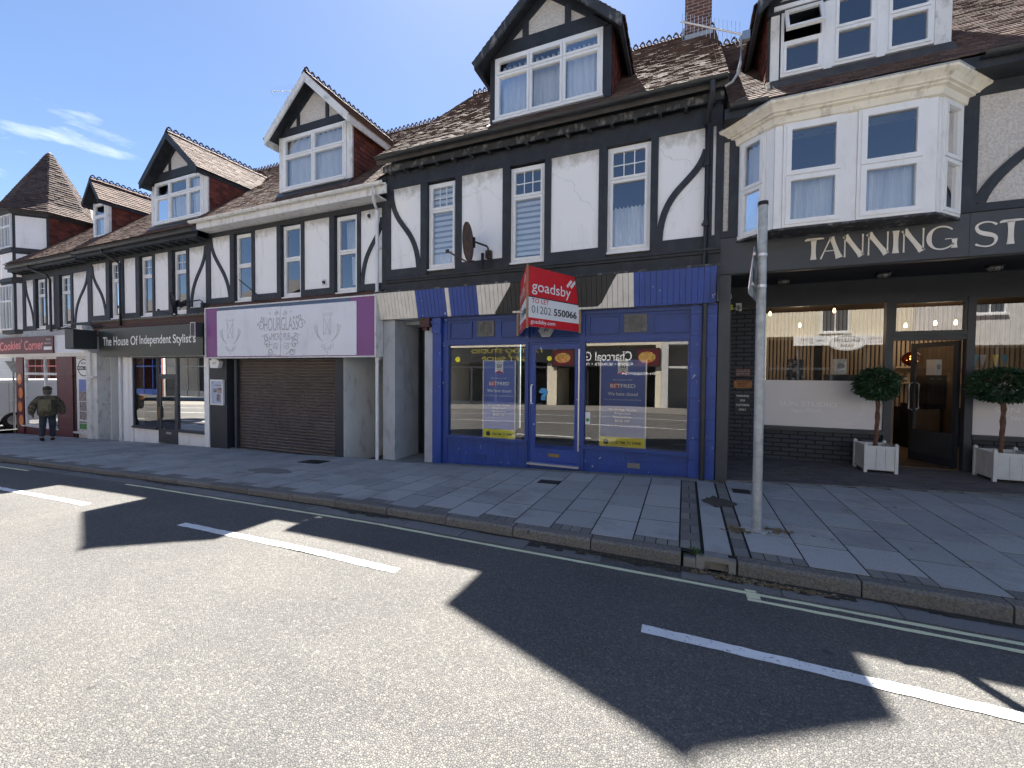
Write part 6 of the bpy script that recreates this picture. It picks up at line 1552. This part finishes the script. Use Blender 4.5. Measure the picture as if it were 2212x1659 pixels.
# ================================================================ POLE WITH TRAFFIC SIGN
PX, PY = .735, -2.06; pz = zpav(PX, PY)
T = thing('road_sign_post', 'galvanised post with the grey back of a triangular road sign', 'sign post', (PX, PY, pz))
MB().tube([(PX+.012, PY, pz-.05), (PX, PY, 3.47)], .047, 20).build('post', 'galvanised', T, smooth=True)
MB().tube([(PX, PY, 3.465), (PX, PY, 3.505)], .051, 20).build('cap', 'rubber', T, smooth=True)
A3, B3 = Vector((.57, -2.42, 0)), Vector((.766, -1.68, 0)); u = (B3-A3); Lp = u.length; u.normalize(); nrm = Vector((u.y, -u.x, 0)); mid = (A3+B3)/2
Tp = Matrix(((u.x, nrm.x, 0, mid.x), (u.y, nrm.y, 0, mid.y), (0, 0, 1, 0), (0, 0, 0, 1)))
def tri(s, c=.045):
    h = .595; P = [(-Lp/2*s, 2.49+(1-s)*.2), (Lp/2*s, 2.49+(1-s)*.2), (0, 2.49+(1-s)*.2+h*s)]; out = []
    for i, p in enumerate(P):
        a, b = Vector(P[i-1]), Vector(P[(i+1) % 3]); p = Vector(p); da, db = (a-p).normalized()*c*s*1.3, (b-p).normalized()*c*s*1.3
        out += [tuple(p+da), tuple(p+da*.35+db*.35), tuple(p+db)]
    return out
MB(Tp).poly(tri(1.0), -.003, .003).build('sign_plate', 'galvanised', T)
MB(Tp).poly(tri(.98), -.005, -.0035).build('red_border', 'red_print', T); MB(Tp).poly(tri(.74), -.007, -.0055).build('white_face', 'letter_white', T)
m = MB(Tp)
for z in (2.60, 2.93): m.box(-.20*(1 if z < 2.7 else .5), .20*(1 if z < 2.7 else .5), .004, .022, z, z+.03)
m.build('mounting_rail', 'steel', T)
m = MB()
for z in (2.615, 2.945): m.tube([(PX, PY, z-.014), (PX, PY, z+.014)], .053, 20); m.box(mid.x, PX-.03, PY-.012, PY+.012, z-.012, z+.012)
m.build('clamp', 'aluminium', T)
MB(Tp).box(-.10, -.02, .0045, .006, 2.64, 2.80).build('back_label', 'gutter', T)
m = MB(); rnd = random.Random(2); P = [(PX+(.12+rnd.uniform(-.03, .05))*math.cos(k*math.pi/7), PY+(.10+rnd.uniform(-.03, .04))*math.sin(k*math.pi/7)) for k in range(14)]
m.polyz(P, pz-.02, pz+.010); tag(m.build('post_footing', plain('pale_mortar', (.42, .41, .39), .9, .15, 14)), 'ragged pale mortar around the foot of the galvanised post', 'mortar')

# ================================================================ PLANTERS AND BAY TREES
def planter(x, y, w, d, h, lab):
    z = zpav(x, 1.0)+.004; T = thing('planter_box', lab, 'planter', (x, y, z), group='white planter boxes')
    for (px, py) in ((0, 0), (w-.045, 0), (0, d-.045), (w-.045, d-.045)):
        m = MB(); m.box(px, px+.045, py, py+.045, 0, h-.0); m.add([(px, py, h), (px+.045, py, h), (px+.045, py+.045, h), (px, py+.045, h), (px+.0225, py+.0225, h+.02)], [(0, 1, 4), (1, 2, 4), (2, 3, 4), (3, 0, 4)]); m.build('leg', 'planter', T, local=True)
    for (a, b, c, e) in ((.0451, w-.0451, .008, .03), (.0451, w-.0451, d-.03, d-.008)):
        m = MB(); n = 3; s = (b-a)/n
        for k in range(n): m.box(a+s*k+.002, a+s*(k+1)-.002, c+.006, e, .07, h-.08)
        m.box(a, b, c-.002, e, h-.079, h-.035).box(a, b, c-.002, e, .045, .069); m.build('side_panel', 'planter', T, local=True)
    for (a, b) in ((.008, .03), (w-.03, w-.008)):
        m = MB(); n = 3; s = (d-.09)/n
        for k in range(n): m.box(a+.004, b-.004, .0451+s*k+.002, .0451+s*(k+1)-.002, .07, h-.08)
        m.box(a, b, .0451, d-.0451, h-.079, h-.035).box(a, b, .0451, d-.0451, .045, .069); m.build('side_panel', 'planter', T, local=True)
    MB().box(.031, w-.031, .031, d-.031, h-.13, h-.10).build('soil', 'soil', T, local=True)
planter(2.86, 1.66, .46, .52, .49, 'white wooden planter box left of the open tanning shop door')
planter(4.48, 1.66, .52, .52, .49, 'white wooden planter box at the right edge, before the right window')
def bay(x, y, zc, rx, rz, z0, lab, seed):
    rnd = random.Random(seed); T = thing('bay_tree', lab, 'potted tree', (x, y, z0), group='lollipop bay trees')
    m = MB()
    for ph in (0, 2.1, 4.2):
        pts = []
        for i in range(15): t = i/14; a = ph+t*7.5; r_ = .018+.008*math.sin(t*9+ph); pts.append((x+r_*math.cos(a)+.02*math.sin(t*3), y+r_*math.sin(a), z0+(zc-rz*.6-z0)*t))
        m.tube(pts, [.017+.004*math.sin(i*1.3+ph) for i in range(15)], 6)
    m.build('trunk', 'bark', T, smooth=True)
    m = MB()
    for i in range(7): a = i*.9; m.tube([(x, y, zc-rz*.7), (x+rx*.3*math.cos(a), y+rx*.3*math.sin(a), zc-rz*.2), (x+rx*.7*math.cos(a), y+rx*.7*math.sin(a), zc+rz*rnd.uniform(-.3, .5))], [.010, .006, .003], 5)
    m.build('branches', 'bark', T)
    m = MB()
    clumps = [(rnd.uniform(-1, 1), rnd.uniform(-1, 1), rnd.uniform(-.9, .9)) for _ in range(30)]
    N = 3000
    for i in range(N):
        a = rnd.uniform(0, 2*math.pi); cz = rnd.uniform(-1, 1); q = (1-abs(cz)**2.6)**.5; r_ = rnd.uniform(.25, 1.0)**.5*(1+.10*math.sin(a*5+cz*4+seed)+rnd.uniform(-.05, .09)+(rnd.random() < .03)*rnd.uniform(.05, .2))
        c = Vector((x+rx*q*r_*math.cos(a), y+rx*q*r_*math.sin(a), zc+rz*cz*(r_**.3)))
        out = Vector((math.cos(a)*q, math.sin(a)*q, cz*.8+.15)); d = (out+Vector((rnd.uniform(-.8, .8), rnd.uniform(-.8, .8), rnd.uniform(-1.0, .4)))).normalized()
        s = d.cross(Vector((rnd.uniform(-1, 1), rnd.uniform(-1, 1), rnd.uniform(-1, 1)))).normalized(); n = d.cross(s); L = rnd.uniform(.045, .078); w = L*.21
        m.add([c-d*L*.5, c-d*L*.15+s*w-n*.003, c+d*L*.2+s*w*.8-n*.003, c+d*L*.55, c+d*L*.2-s*w*.8-n*.003, c-d*L*.15-s*w-n*.003, c+n*.004],
              [(0, 1, 6), (1, 2, 6), (2, 3, 6), (3, 4, 6), (4, 5, 6), (5, 0, 6)])
    m.build('crown', 'leaf', T)
bay(3.09, 1.92, 1.53, .305, .28, .40, 'round clipped bay tree in the planter left of the shop door', 1)
bay(4.68, 1.92, 1.54, .40, .28, .40, 'broader clipped bay tree at the right edge of the photo', 2)

# ================================================================ GROUND DETAIL
def leaves(name, spots, n, mat, lab, size=(.012, .035)):
    m = MB(); rnd = random.Random(11)
    for i in range(n):
        cx, cy, sx, sy = rnd.choice(spots); x, y = cx+rnd.gauss(0, sx), cy+rnd.gauss(0, sy)
        if -3.0 < y < -2.86: continue
        z = (zroad(x, y)+.009) if y < -2.99 else zpav(x, y)+.003
        z += rnd.uniform(0, .012); a = rnd.uniform(0, 6.3); L = rnd.uniform(*size); w = L*rnd.uniform(.35, .6)
        d = Vector((math.cos(a), math.sin(a), rnd.uniform(-.25, .25))); s = Vector((-math.sin(a), math.cos(a), rnd.uniform(-.3, .3))); c = Vector((x, y, z))
        m.add([c-d*L, c+s*w, c+d*L, c-s*w, c+Vector((0, 0, .004))], [(0, 1, 4), (1, 2, 4), (2, 3, 4), (3, 0, 4)])
    o = m.build(name, mat); tag(o, lab, kind='stuff')
leaves('dead_leaves', [(.30, -3.06, .13, .03), (.62, -3.07, .18, .025), (.95, -3.07, .15, .02), (.55, -2.15, .06, .05), (.92, -2.02, .08, .04)], 420, 'dead_leaf', 'dead leaves gathered at the kerb drain and post foot')
leaves('leaf_litter', [(-.6, -3.08, .3, .03), (-5.0, -3.06, 1.2, .03), (-9, -3.06, 2.2, .03), (-13, -3.06, 2, .03), (0, -.03, .25, .03), (.5, -.1, .05, .05), (-2.5, -.05, 2, .02)], 520, 'moss', 'fine dark leaf litter in the gutter', (.008, .022))
leaves('scattered_leaves', [(3.2, .9, .9, .35), (1.2, .9, .6, .3), (-3, -1.6, 2.5, .8), (2, -1.5, .8, .6)], 26, 'dead_leaf', 'few single leaves lying on the paving', (.015, .03))
m = MB(); rnd = random.Random(4)
for i in range(70):
    x, y = .13+rnd.gauss(0, .025), -2.90+rnd.gauss(0, .05); z = zpav(x, y)-.02; a = rnd.uniform(0, 6.3); L = rnd.uniform(.02, .05)
    m.add([(x, y, z), (x+.01*math.cos(a), y+.01*math.sin(a), z+L*.5), (x+L*.5*math.cos(a), y+L*.5*math.sin(a), z+L), (x-.008*math.sin(a), y+.008*math.cos(a), z+L*.5)], [(0, 1, 2, 3)])
tag(m.build('kerb_weed', plain('weed_green', (.05, .11, .03), .6, .4, 20)), 'tuft of green weed growing at the kerb drain', kind='stuff')
def cover(x, y, w, d, lab, mat='black_paint', grid=True):
    T = thing('drain_cover', lab, 'drain cover', (x, y, zpav(x, y)))
    m = MB(); P = [(x, y), (x+w, y), (x+w, y+d), (x, y+d)]; h = .009
    m.hexa([(a, b, zpav(a, b)-.02) for a, b in P]+[(a, b, zpav(a, b)+h) for a, b in P]); m.build('plate', mat, T)
    if grid:
        m = MB(); n = 7
        for i in range(n):
            for j in range(4):
                a, b = x+w*(i+.2)/n, y+d*(j+.2)/4; z = zpav(a, b)+h; m.box(a, a+w*.6/n, b, b+d*.15, z, z+.004)
        m.build('tread_pattern', mat, T)
cover(-2.12, -1.02, .34, .20, 'small dark square drain cover before the blue door')
cover(-7.4, -.95, .55, .35, 'dark drain cover on the paving before the passage')
cover(.66, -.62, .22, .20, 'small round centred access cover by the galvanised post', grid=False)
m = MB(); rnd = random.Random(9)
P = [(-7.0+.55*math.cos(k*math.pi/9)*(1+rnd.uniform(-.25, .2)), -1.85+.22*math.sin(k*math.pi/9)*(1+rnd.uniform(-.3, .3))) for k in range(18)]
m.add([(a, b, zpav(a, b)+.005) for a, b in P], [tuple(range(18))]); tag(m.build('tar_patch', 'sett'), kind='structure')
m = MB(); P = [(.42+.20*math.cos(k*math.pi/9)*(1+rnd.uniform(-.25, .2)), -1.18+.22*math.sin(k*math.pi/9)*(1+rnd.uniform(-.3, .3))) for k in range(18)]
m.add([(a, b, zpav(a, b)+.010) for a, b in P], [tuple(range(18))]); tag(m.build('mortar_patch', plain('brown_patch', (.075, .06, .048), .95, .3, 30)), kind='structure')
# blue shop base pipe
o = MB(); o.tube([(.27, -.085, -.02), (.268, -.085, 1.9)], .040, 12).tube([(.268, -.085, 1.86), (.272, -.085, 3.05)], .036, 12).tube([(.268, -.085, 1.80), (.268, -.085, 1.93)], .046, 12)
tag(o.build('downpipe', 'gutter', A, smooth=True), 'black pipe with open top on the blue pilaster')
# ================================================================ PERSON
def skin(name, nodes, edges, mat, parent, sub=2, root=0):
    me = bpy.data.meshes.new(name); me.from_pydata([n[:3] for n in nodes], edges, []); o = bpy.data.objects.new(name, me); COL.objects.link(o)
    sm = o.modifiers.new('skin', 'SKIN'); sm.use_smooth_shade = True
    lay = me.skin_vertices[0] if me.skin_vertices else None
    if lay is None:
        bm = bmesh.new(); bm.from_mesh(me); bm.verts.layers.skin.verify(); bm.to_mesh(me); bm.free(); lay = me.skin_vertices[0]
    for i, n in enumerate(nodes): lay.data[i].radius = (n[3], n[4] if len(n) > 4 else n[3])
    lay.data[root].use_root = True
    ss = o.modifiers.new('sub', 'SUBSURF'); ss.levels = sub; ss.render_levels = sub
    me.materials.append(M[mat]); o.parent = parent; return o
px, py = -17.75, -.97; pz = zpav(px, py)
PR = thing('person', 'person seen from behind in a camouflage jacket, dark trousers and dark cap', 'person', (px, py, pz), rz=R(62))
PR.scale = (.94, .94, .94)
# local frame: +Y is the walking direction, X to the person's right
b = [(0, 0, .92, .12, .09), (0, 0, 1.12, .13, .10), (0, .01, 1.32, .15, .10), (0, .02, 1.46, .055, .055), (0, .03, 1.53, .055, .06), (0, .05, 1.60, .075, .09), (0, .05, 1.69, .07, .085),
     (.18, 0, 1.38, .055), (.29, -.04, 1.14, .042), (.31, .10, .90, .034), (.325, .14, .85, .03),
     (-.18, 0, 1.38, .055), (-.29, -.10, 1.14, .042), (-.32, -.10, .90, .034), (-.345, .10, .86, .03),
     (.09, .0, .86, .085), (.09, .06, .48, .06), (.09, .03, .16, .04), (.09, .05, .09, .03),
     (-.09, .0, .86, .085), (-.10, -.04, .48, .06), (-.10, -.19, .19, .04), (-.105, -.20, .12, .03)]
e = [(0, 1), (1, 2), (2, 3), (3, 4), (4, 5), (5, 6), (2, 7), (7, 8), (8, 9), (9, 10), (2, 11), (11, 12), (12, 13), (13, 14), (0, 15), (15, 16), (16, 17), (17, 18), (0, 19), (19, 20), (20, 21), (21, 22)]
for s, w in ((1, 10), (-1, 14)):
    for k in range(5):
        fx = s*.345+(k-2)*.014; y0_ = .15; L = (.035, .055, .06, .055, .045)[k]
        i = len(b)
        if k == 0: b += [(s*.325, .15, .845, .009), (s*.315, .17, .815, .008)]
        else: b += [(fx, y0_, .80, .009), (fx, y0_+.01, .80-L*.5, .008), (fx, y0_+.0, .80-L, .007)]
        e += [(w, i), (i, i+1)]+([(i+1, i+2)] if k else [])
skin('body', b, e, 'skin', PR, 1)
j = [(0, 0, .80, .25, .17), (0, -.03, .92, .25, .20), (0, -.05, 1.12, .25, .21), (0, -.04, 1.30, .22, .17), (0, .0, 1.43, .10, .09), (.17, -.01, 1.36, .12), (.29, -.04, 1.16, .115), (.33, .02, .98, .095), (.31, .12, .86, .055),
     (-.17, -.01, 1.36, .12), (-.29, -.10, 1.16, .115), (-.33, -.12, .98, .095), (-.32, -.10, .84, .055)]
skin('jacket', j, [(0, 1), (1, 2), (2, 3), (3, 4), (3, 5), (5, 6), (6, 7), (7, 8), (3, 9), (9, 10), (10, 11), (11, 12)], 'camo', PR, 2)
tr_ = [(0, 0, .92, .15, .12), (.095, .0, .84, .105), (.095, .05, .48, .085), (.09, .03, .12, .07), (-.095, .0, .84, .105), (-.105, -.05, .48, .085), (-.105, -.19, .15, .068)]
skin('trousers', tr_, [(0, 1), (1, 2), (2, 3), (0, 4), (4, 5), (5, 6)], 'jeans', PR, 2)
skin('shoe', [(.09, .0, .07, .062, .06), (.09, .13, .05, .056, .042), (.09, .22, .035, .042, .03)], [(0, 1), (1, 2)], 'shoe', PR, 1)
skin('shoe', [(-.105, -.24, .13, .062, .06), (-.105, -.12, .075, .056, .042), (-.105, -.04, .035, .042, .03)], [(0, 1), (1, 2)], 'shoe', PR, 1)
m = MB(); m.lathe([(.105, .0), (.108, .05), (.095, .10), (.06, .13), (0, .14)], (0, .045, 1.63), 16); m.polyz([(-.08, .13), (.08, .13), (.06, .22), (-.06, .22)], 1.625, 1.64); m.build('cap', 'cap', PR, smooth=True, local=True)
m = MB(); m.lathe([(.09, -.10), (.10, -.02), (.10, .02)], (0, .03, 1.60), 14); m.build('hair', plain('grey_hair', (.10, .09, .08), .9, .2, 20), PR, smooth=True, local=True)
m = MB(); m.box(-.14, .14, -.36, -.20, .98, 1.36); m.box(-.09, .09, -.40, -.36, 1.02, 1.20); m.build('backpack', plain('khaki_canvas', (.17, .15, .09), .9, .3, 14, bs=.4), PR, bev=.03, local=True)

# ================================================================ VAN AND SIDE STREET
VN = thing('parked_van', 'white van parked in the sunlit side street beyond the maroon shop', 'van', (-25.5, -.3, zroad(-25, -3)))
xr = -24.5; zv = -.68
m = MB()
body = [(-2.6, zv+.75), (-2.58, zv+1.15), (-2.5, zv+1.75), (-2.35, zv+1.93), (1.9, zv+1.96), (2.55, zv+1.55), (3.2, zv+1.25), (3.35, zv+.95), (3.35, zv+.45), (2.95, zv+.40)]
body += [(2.35+.45*math.cos(k*math.pi/8), zv+.40+.45*math.sin(k*math.pi/8)) for k in range(1, 8)]+[(1.9, zv+.40), (.86, zv+.30)]
body += [(.48+.36*math.cos(k*math.pi/8), zv+.27+.36*math.sin(k*math.pi/8)) for k in range(1, 8)]+[(.10, zv+.27), (-2.6, zv+.32)]
m.polyx(body, xr-1.9, xr); m.build('body', 'van_white', VN, bev=.04)
m = MB(); m.box(xr-.02, xr+.006, 1.6, 2.3, zv+1.2, zv+1.6); m.build('side_window', plain('dark_glass', (.03, .035, .04), .08, .1, bs=0), VN)
m = MB(); m.box(xr, xr+.012, -2.4, 1.5, zv+1.80, zv+1.90).box(xr, xr+.012, .34, 2.4, zv+1.10, zv+1.14); m.build('trim_strip', 'letter_white', VN)
m = MB(); m.box(xr, xr+.004, .333, .34, zv+.5, zv+1.79).box(xr, xr+.004, 1.55, 1.557, zv+.5, zv+1.4); m.build('door_seam', 'rubber', VN)
for y in (.48, 2.35):
    for x in (xr-.22, xr-1.85): 
        w_ = MB(Matrix.Translation((x, y, zv+.33)) @ Matrix.Rotation(R(90), 4, 'Y')); w_.lathe([(.20, 0), (.31, 0), (.33, .04), (.33, .18), (.31, .22), (.20, .22)], (0, 0, 0), 24); wv = w_.build('wheel', 'rubber', VN, smooth=True)
        h_ = MB(Matrix.Translation((x, y, zv+.33)) @ Matrix.Rotation(R(90), 4, 'Y')); h_.lathe([(.0, .19), (.08, .20), (.20, .18), (.20, .04)], (0, 0, 0), 16); h_.build('rim', 'steel', wv, smooth=True)
m = MB(); m.box(xr-1.8, xr-.1, -.4, .8, zv+.45, zv+.9); m.build('underbody', 'rubber', VN)
GW = thing('give_way_sign', 'grey back of a triangular give way sign before the white van', 'road sign', (-23.9, .28, -.7))
MB().tube([(-23.9, .28, -.8), (-23.9, .28, 2.3)], .03, 10).build('post', 'galvanised', GW); Tg = Matrix.Translation((-23.9+.04, .28, 0)) @ Matrix.Rotation(R(70), 4, 'Z')
MB(Tg).poly([(-.22, 1.98), (.22, 1.98), (0, 1.45)], -.006, .006).build('sign_plate', 'galvanised', GW)
BK = thing('side_street_house', 'pale boarded house across the side street, behind the white van', 'house', (-33, 3, -.9))
m = MB(); m.box(-40, -32, -1.5, 12, -1.4, 6.2); m.build('wall', 'cream_wall', BK); m = MB()
for k in range(14): m.box(-32, -31.985, -1.5, 12, .6+k*.16, .6+k*.16+.14)
m.build('boarding', 'van_white', BK)
m = MB()
for y in (0, 3.2, 6.4, 9.5): m.box(-31.99, -31.96, y, y+1.1, 3.6, 5.0)
m.build('window', 'charcoal', BK)
m = MB(); m.add([(-40.4, -1.9, 6.1), (-31.6, -1.9, 6.1), (-31.6, 12.4, 6.1), (-40.4, 12.4, 6.1), (-36, -1.9, 9), (-36, 12.4, 9)], [(0, 1, 4), (1, 2, 5, 4), (2, 3, 5), (3, 0, 4, 5), (0, 1, 2, 3)]); m.build('roof', 'slate', BK)

# ================================================================ FAR SIDE OF THE STREET (seen in the shop glass)
YO = -17.0; zo = -.55
def opp(name, lab, x0, x1, h, wall, shopc, wins, zs=3.3):
    T = thing(name, lab, 'shop building', ((x0+x1)/2, YO, zo)); m = MB(); m.box(x0, x1, YO-8, YO-.01, zs, h); m.box(x0, x1, YO-8, YO-7.8, zo-.3, zs).box(x0, x0+.3, YO-8, YO-.01, zo-.3, zs-.001).box(x1-.3, x1-.001, YO-8, YO-.01, zo-.3, zs-.001); m.build('wall', wall, T)
    m = MB(); m.add([(x0, YO+.3, h), (x1, YO+.3, h), (x1, YO-4, h+2.6), (x0, YO-4, h+2.6), (x0, YO-8.3, h), (x1, YO-8.3, h)], [(0, 1, 2, 3), (3, 2, 5, 4), (0, 3, 4), (1, 5, 2), (0, 4, 5, 1)]); m.build('roof', 'slate', T)
    f = MB(); g = MB()
    for a, b, c, d in wins:
        frame_rect(f, a, b, c, d, .07, YO-.02, YO+.05); f.box((a+b)/2-.03, (a+b)/2+.03, YO-.02, YO+.04, c, d); f.box(a-.1, b+.1, YO-.0, YO+.12, c-.09, c); g.box(a+.07, b-.07, YO-.0, YO+.005, c+.07, d-.07)
    if wins: f.build('window_frame', 'upvc', T); g.build('window_pane', plain('dark_pane', (.05, .07, .09), .1, .1, bs=0), T)
    s = MB(); s.box(x0+.301, x1-.301, YO-3, YO-2.9, zo-.2, zs); n = max(2, int((x1-x0)/1.6)); w = (x1-x0-.6)/n
    for k in range(n+1): x = x0+.3+w*k; s.box(x-.05, x+.05, YO-.08, YO-.02, zo-.2, zs-.01)
    s.box(x0+.3, x1-.3, YO-.08, YO-.02, zo-.2, zo+.35); s.box(x0+.3, x1-.3, YO-.09, YO-.03, 2.0, 2.12); s.build('shopfront', shopc, T)
    return T
O1 = opp('shop_building', 'cream building with black tattoo studio fascia, seen in the shop glass', -15.0, -7.45, 6.6, 'cream_wall', 'charcoal', [(-13.4, -12.2, 4.2, 5.6), (-10.4, -9.2, 4.2, 5.6)])
O2 = opp('shop_building', 'cream building with black charcoal grill fascia, seen in the shop glass', -7.44, -1.2, 6.6, 'cream_wall', 'black_paint', [(-6.4, -5.2, 4.2, 5.6), (-3.4, -2.2, 4.2, 5.6)])
O3 = opp('shop_building', 'pale building with plain grey shopfront, seen in the shop glass', -1.19, 4.2, 6.8, 'grey_wall', 'grey_wall', [(-.6, .5, 4.2, 5.6), (2.2, 3.3, 4.2, 5.6)])
O4 = opp('shop_building', 'cream building with white taxi office fascia, seen in the shop glass', 4.21, 11.3, 6.9, 'cream_wall', 'charcoal', [(7.2, 8.5, 4.15, 5.6)], zs=3.95)
O5 = opp('shop_building', 'painted brick building beyond the taxi office, seen in the shop glass', 11.31, 18, 7.0, 'grey_wall', 'charcoal', [(13.7, 14.9, 4.9, 6.2)])
xx = -15.01; walls_ = ['red_brick_plain', 'cream_wall', 'brick', 'grey_wall', 'red_brick_plain', 'cream_wall', 'brick']; shops_ = ['charcoal', 'maroon', 'shop_teal', 'black_paint', 'blue_dark', 'charcoal', 'maroon']
M['shop_teal'] = plain('teal_paint', (.02, .16, .13), .5, .1)
for k, (w_, h_) in enumerate(((7, 7.2), (8, 6.4), (7.5, 7.6), (9, 6.8), (8, 7.4), (9, 6.5), (12, 7.0))):
    opp('shop_building', ('red brick', 'cream', 'dark brick', 'pale', 'second red brick', 'second cream', 'second dark brick')[k]+' building further left across the street, seen only in glass', xx-w_, xx, h_, walls_[k], shops_[k], [(xx-w_+1.2, xx-w_+2.4, 4.2, 5.6), (xx-2.6, xx-1.4, 4.2, 5.6)]); xx -= w_+.01
S_ = thing('far_shop_sign', 'black fascia with yellow tattoo studio lettering, reflected in the glass', 'sign', (-11, YO, 2.4))
MB().box(-14.5, -7.5, YO+.01, YO+.12, 2.35, 3.32).build('panel', 'black_paint', S_); t = MB(); t.text('TATTOO STUDIO', -12.9, -7.9, 2.93, 3.20, YO+.125, flip=True); t.text('&', -10.3, -10.1, 2.74, 2.88, YO+.125, flip=True); t.text('GIFT SHOP', -12.15, -8.9, 2.42, 2.70, YO+.125, flip=True); t.build('lettering', 'letter_yellow', S_)
S_ = thing('far_shop_sign', 'black fascia with white grill lettering and food pictures, reflected in the glass', 'sign', (-4.3, YO, 2.1))
MB().box(-7.4, -1.25, YO+.01, YO+.12, 2.08, 3.12).build('panel', 'black_paint', S_); t = MB(); t.text('Charcoal Grill', -6.0, -2.75, 2.42, 2.95, YO+.125, flip=True, bold=.01); t.text('KEBAB \u2022 BURGER \u2022 PIZZA', -5.9, -2.7, 2.15, 2.31, YO+.125, flip=True, bold=.01); t.text('01425620124', -5.2+1.9, -1.2-.3, 1.62, 1.78, YO+.05, flip=True, bold=.01); t.build('lettering', 'letter_white', S_)
MB().disc(-1.95, 2.6, .45, YO+.122, YO+.128, 24, rz=.32).disc(-6.75, 2.6, .48, YO+.122, YO+.128, 24, rz=.30).build('food_picture', 'food', S_)
MB().box(-7.35, -6.1, YO+.1205, YO+.1215, 2.15, 3.05).box(-2.45, -1.3, YO+.1205, YO+.1215, 2.15, 3.05).build('flame_picture', 'maroon', S_)
S_ = thing('far_shop_sign', 'white fascia with oval taxi emblem, reflected in the tanning window', 'sign', (8.2, YO, 3.4))
MB().box(5.87, 10.9, YO+.01, YO+.10, 3.40, 3.95).disc(8.39, 3.52, .84, YO+.101, YO+.14, 32, rz=.43).build('panel', 'letter_white', S_)
t = MB(); t.ring([(8.39+.78*math.cos(k*math.pi/18), 3.52+.37*math.sin(k*math.pi/18)) for k in range(36)], [(8.39+.80*math.cos(k*math.pi/18), 3.52+.39*math.sin(k*math.pi/18)) for k in range(36)], YO+.141, YO+.144)
t.text('GALLEON', 7.80, 8.98, 3.58, 3.76, YO+.146, flip=True, bold=.01); t.text('TAXIS', 8.08, 8.70, 3.28, 3.44, YO+.146, flip=True, bold=.01)
for a in (6.2, 9.35): t.text('622222', a, a+.62, 3.70, 3.82, YO+.104, flip=True); t.text('611111', a, a+.62, 3.52, 3.64, YO+.104, flip=True)
t.text('01425', 6.95, 7.35, 3.62, 3.73, YO+.104, flip=True); t.build('lettering', 'letter_dark', S_)
# party walls at the ends of the terrace
m = thing('terrace_house', 'plain end house beyond the right edge of the photo', 'house', (10, 0, 0))
MB().box(7.06, 14, .02, 7.5, -.1, 5.4).build('wall', 'roughcast', m); main_roof(m, 7.06, 14, 5.55, tile=True, crest_on=False)
